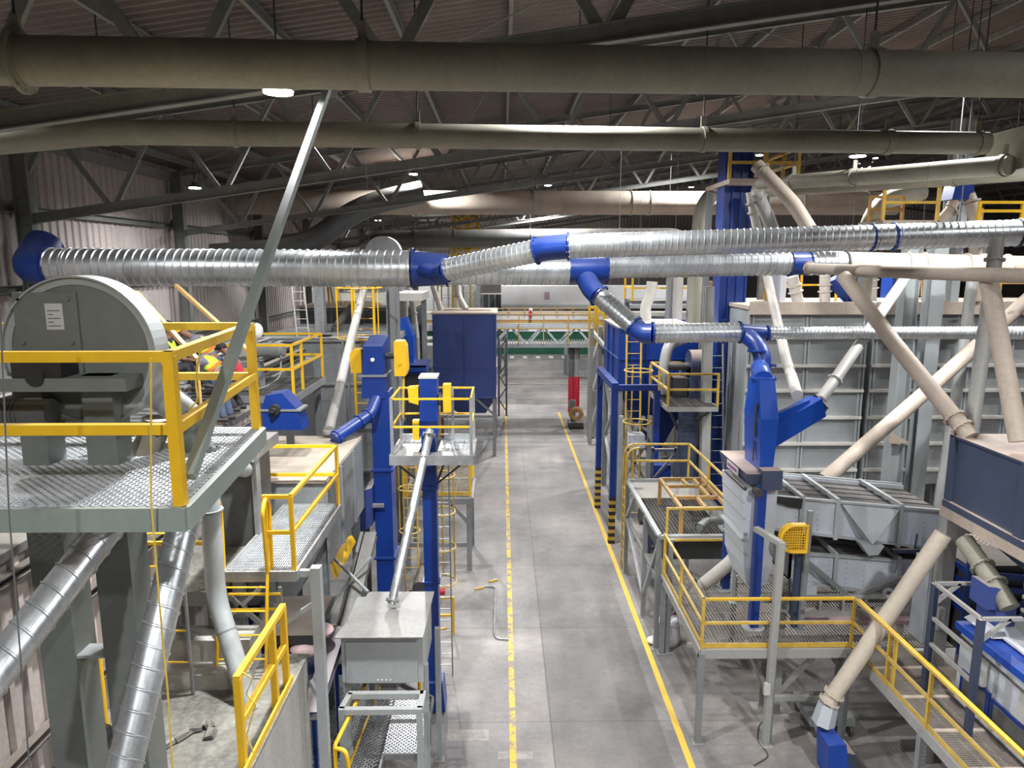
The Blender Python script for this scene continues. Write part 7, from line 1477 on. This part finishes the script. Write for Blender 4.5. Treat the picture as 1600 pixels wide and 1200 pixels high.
def worker(lab, J, skin='skin', shirt='shirt', trousers='denim', vest='hivis', hat=None, cap=None, sleeves=True):
    """J: joint positions; the body is one skinned figure, clothes are shells over it"""
    t = thing('person', lab, 'person', J['foot_l'])
    pel, ch, nk, hd = V(J['pelvis']), V(J['chest']), V(J['neck']), V(J['head'])
    chains = [[('p', pel, .13), ('m', (pel+ch)/2, .125), ('c', ch, .14), ('n', nk, .06), ('h0', nk+(hd-nk)*.45, .06), ('h', hd, .095), ('h2', hd+(hd-nk).normalized()*.09, .07)]]
    fw = V(J['face']).normalized()
    for s in ('l', 'r'):
        chains.append([('c', ch, .14), ('sh'+s, J['sh_'+s], .065), ('el'+s, J['el_'+s], .045), ('wr'+s, J['wr_'+s], .032), ('hn'+s, V(J['wr_'+s])+(V(J['wr_'+s])-V(J['el_'+s])).normalized()*.08, .036)])
        chains.append([('p', pel, .13), ('hp'+s, J['hip_'+s], .10), ('kn'+s, J['kn_'+s], .062), ('an'+s, J['foot_'+s], .045), ('to'+s, V(J['foot_'+s])+V(J['toe'])*.16, .035)])
    skinned('body', chains, skin, t)
    # fingers and thumb on each hand
    for s in ('l', 'r'):
        w = V(J['wr_'+s]); d = (w-V(J['el_'+s])).normalized(); side = d.cross(UP).normalized() if abs(d.z) < .95 else AX
        for k in range(4):
            o = w+d*.09+side*(-.027+.018*k); mb = limb([o, o+d*(.035+.006*(k in (1, 2))), o+d*.055+V((0, 0, -.03))], [.009, .0085, .007], 6); mb.build('finger', M[skin], t)
        o = w+d*.05+side*.035; limb([o, o+side*.025+d*.02, o+side*.03+d*.05], [.011, .010, .008], 6).build('thumb', M[skin], t)
    # face
    up = (hd-nk).normalized(); sd = fw.cross(up).normalized()
    mb = MB(); mb.blob(hd+fw*.088+up*.0, .016, .016, .022, 8, 6); mb.blob(hd+sd*.092, .014, .018, .03, 8, 6); mb.blob(hd-sd*.092, .014, .018, .03, 8, 6); mb.build('nose_and_ears', M[skin], t)
    mb = MB(); mb.blob(hd+fw*.082+sd*.033+up*.03, .011, .011, .008, 8, 6); mb.blob(hd+fw*.082-sd*.033+up*.03, .011, .011, .008, 8, 6); mb.bar(hd+fw*.085+sd*.025-up*.05, hd+fw*.085-sd*.025-up*.05, .012, .008); mb.build('eyes_and_mouth', M['hair'], t)
    # clothing
    so = V((0, 0, 0))
    skinned('shirt', [[('m0', pel+(ch-pel)*.12, .15), ('m', (pel+ch)/2, .15), ('c', ch, .165), ('n', nk-(nk-ch)*.25, .085)]]+[[('c', ch, .165), ('sh'+s, J['sh_'+s], .085), ('el'+s, V(J['sh_'+s])+(V(J['el_'+s])-V(J['sh_'+s]))*(1.0 if sleeves else .6), .062)]+([('wr'+s, V(J['el_'+s])+(V(J['wr_'+s])-V(J['el_'+s]))*.75, .05)] if sleeves else []) for s in ('l', 'r')], shirt, t)
    skinned('trousers', [[('p', pel, .155), ('p2', pel+(ch-pel)*.15, .15)]]+[[('p', pel, .155), ('hp'+s, J['hip_'+s], .12), ('kn'+s, J['kn_'+s], .085), ('an'+s, V(J['foot_'+s])+V((0, 0, .05)), .07)] for s in ('l', 'r')], trousers, t)
    for s in ('l', 'r'): f = V(J['foot_'+s]); tt = V(J['toe']); mb = MB(); mb.path([f-tt*.08+V((0, 0, .03)), f+tt*.05+V((0, 0, .035)), f+tt*.2+V((0, 0, .02))], 0, n=10, radii=[.05, .055, .035]); mb.build('boot', M['black'], t)
    if vest:
        skinned('hi_vis_vest', [[('m0', pel+(ch-pel)*.3, .165), ('m', (pel+ch)/2+(ch-pel)*.1, .168), ('c', ch, .182), ('n', nk-(nk-ch)*.4, .10)]]+[[('c', ch, .182), ('sh'+s, ch+(V(J['sh_'+s])-ch)*.8, .095)] for s in ('l', 'r')], vest, t)
        mb = MB(); a = pel+(ch-pel)*.55; ax = (ch-pel).normalized(); mb.tube(a-ax*.03, a+ax*.03, .178, n=20); mb.build('reflective_band', M['orange'], t)
    if hat:
        mb = MB(); n = 16; m = 6; vs = []
        for i in range(m+1):
            ph = math.pi/2*i/m
            for j in range(n):
                th = 2*math.pi*j/n; vs.append(hd+up*(.05+.115*math.cos(ph))+sd*.125*math.sin(ph)*math.cos(th)+fw*.14*math.sin(ph)*math.sin(th))
        mb.add(vs, [(i*n+j, i*n+(j+1) % n, (i+1)*n+(j+1) % n, (i+1)*n+j) for i in range(m) for j in range(n)])
        b0 = hd+up*.055+fw*.1; mb.hexa([b0-sd*.1, b0+sd*.1, b0+sd*.06+fw*.1, b0-sd*.06+fw*.1, b0-sd*.1+up*.012, b0+sd*.1+up*.012, b0+sd*.06+fw*.1+up*.008, b0-sd*.06+fw*.1+up*.008])
        mb.build('hard_hat', M[hat], t)
    else:
        mb = MB(); mb.blob(hd+up*.055-fw*.02, .105, .105, .085, 14, 8); mb.build('hair', M[cap or 'hair'], t)
    return t
# seated worker left
def rel(b, **k):
    return {n: (V(b)+V(v) if n not in ('face', 'toe') else V(v)) for n, v in k.items()}
b = P(264, 556, 13.3); b.z = 7.93
worker('person in a hi vis vest sitting on the stored steel behind the fan rim', rel(b, pelvis=(0, 0, .1), chest=(.02, -.05, .52), neck=(.04, -.08, .72), head=(.08, -.12, .88), face=(.8, -.5, -.3), toe=(.95, -.2, 0),
    sh_l=(.0, -.24, .64), sh_r=(.04, .14, .64), el_l=(.22, -.3, .36), el_r=(.25, .12, .36), wr_l=(.42, -.18, .3), wr_r=(.44, .02, .3),
    hip_l=(.08, -.12, .08), hip_r=(.08, .12, .08), kn_l=(.48, -.2, .2), kn_r=(.5, .1, .2), foot_l=(.55, -.22, -.28), foot_r=(.6, .08, -.28)), shirt='cloth_dark', trousers='cloth_dark')
b = P(312, 566, 14.3); b.z = 7.93-.2
worker('person in grey shirt and yellow hard hat bending over the stored steel', rel(b, pelvis=(.28, .1, .28), chest=(.02, 0, .68), neck=(-.14, -.04, .82), head=(-.26, -.08, .90), face=(-.75, -.2, -.55), toe=(-.95, -.2, 0),
    sh_l=(.0, -.18, .76), sh_r=(-.02, .18, .76), el_l=(-.12, -.26, .46), el_r=(-.14, .2, .46), wr_l=(-.3, -.2, .26), wr_r=(-.32, .1, .26),
    hip_l=(.3, 0, .25), hip_r=(.3, .22, .25), kn_l=(.05, -.05, -.05), kn_r=(.08, .24, -.05), foot_l=(.25, -.05, -.36), foot_r=(.28, .24, -.36)), hat='yellow')
b = P(347, 625, 13.6); b.z = 6.92
worker('person in blue jeans bending forward with a yellow and orange vest', rel(b, pelvis=(.04, 0, .92), chest=(-.22, -.02, 1.22), neck=(-.42, -.02, 1.27), head=(-.54, -.03, 1.22), face=(-.5, 0, -.85), toe=(-.95, -.2, 0),
    sh_l=(-.3, -.2, 1.24), sh_r=(-.3, .18, 1.26), el_l=(-.42, -.24, .98), el_r=(-.42, .2, .98), wr_l=(-.55, -.18, .76), wr_r=(-.55, .12, .76),
    hip_l=(.05, -.1, .88), hip_r=(.05, .1, .88), kn_l=(.0, -.12, .48), kn_r=(.02, .13, .48), foot_l=(.06, -.12, .05), foot_r=(.1, .13, .05)), vest='hivis')
b = P(372, 622, 14.6); b.z = 6.92
worker('person in a red shirt crouching beside the one in jeans', rel(b, pelvis=(.1, 0, .62), chest=(-.05, 0, 1.05), neck=(-.14, 0, 1.22), head=(-.24, -.03, 1.33), face=(-.7, -.3, -.6), toe=(-.95, -.2, 0),
    sh_l=(-.08, -.2, 1.14), sh_r=(-.08, .2, 1.14), el_l=(-.12, -.3, .86), el_r=(-.16, .26, .86), wr_l=(-.3, -.24, .68), wr_r=(-.34, .2, .68),
    hip_l=(.08, -.1, .58), hip_r=(.08, .1, .58), kn_l=(-.2, -.16, .45), kn_r=(-.2, .16, .45), foot_l=(.0, -.14, .05), foot_r=(.02, .15, .05)), shirt='redcloth', trousers='cloth_dark', vest=None)
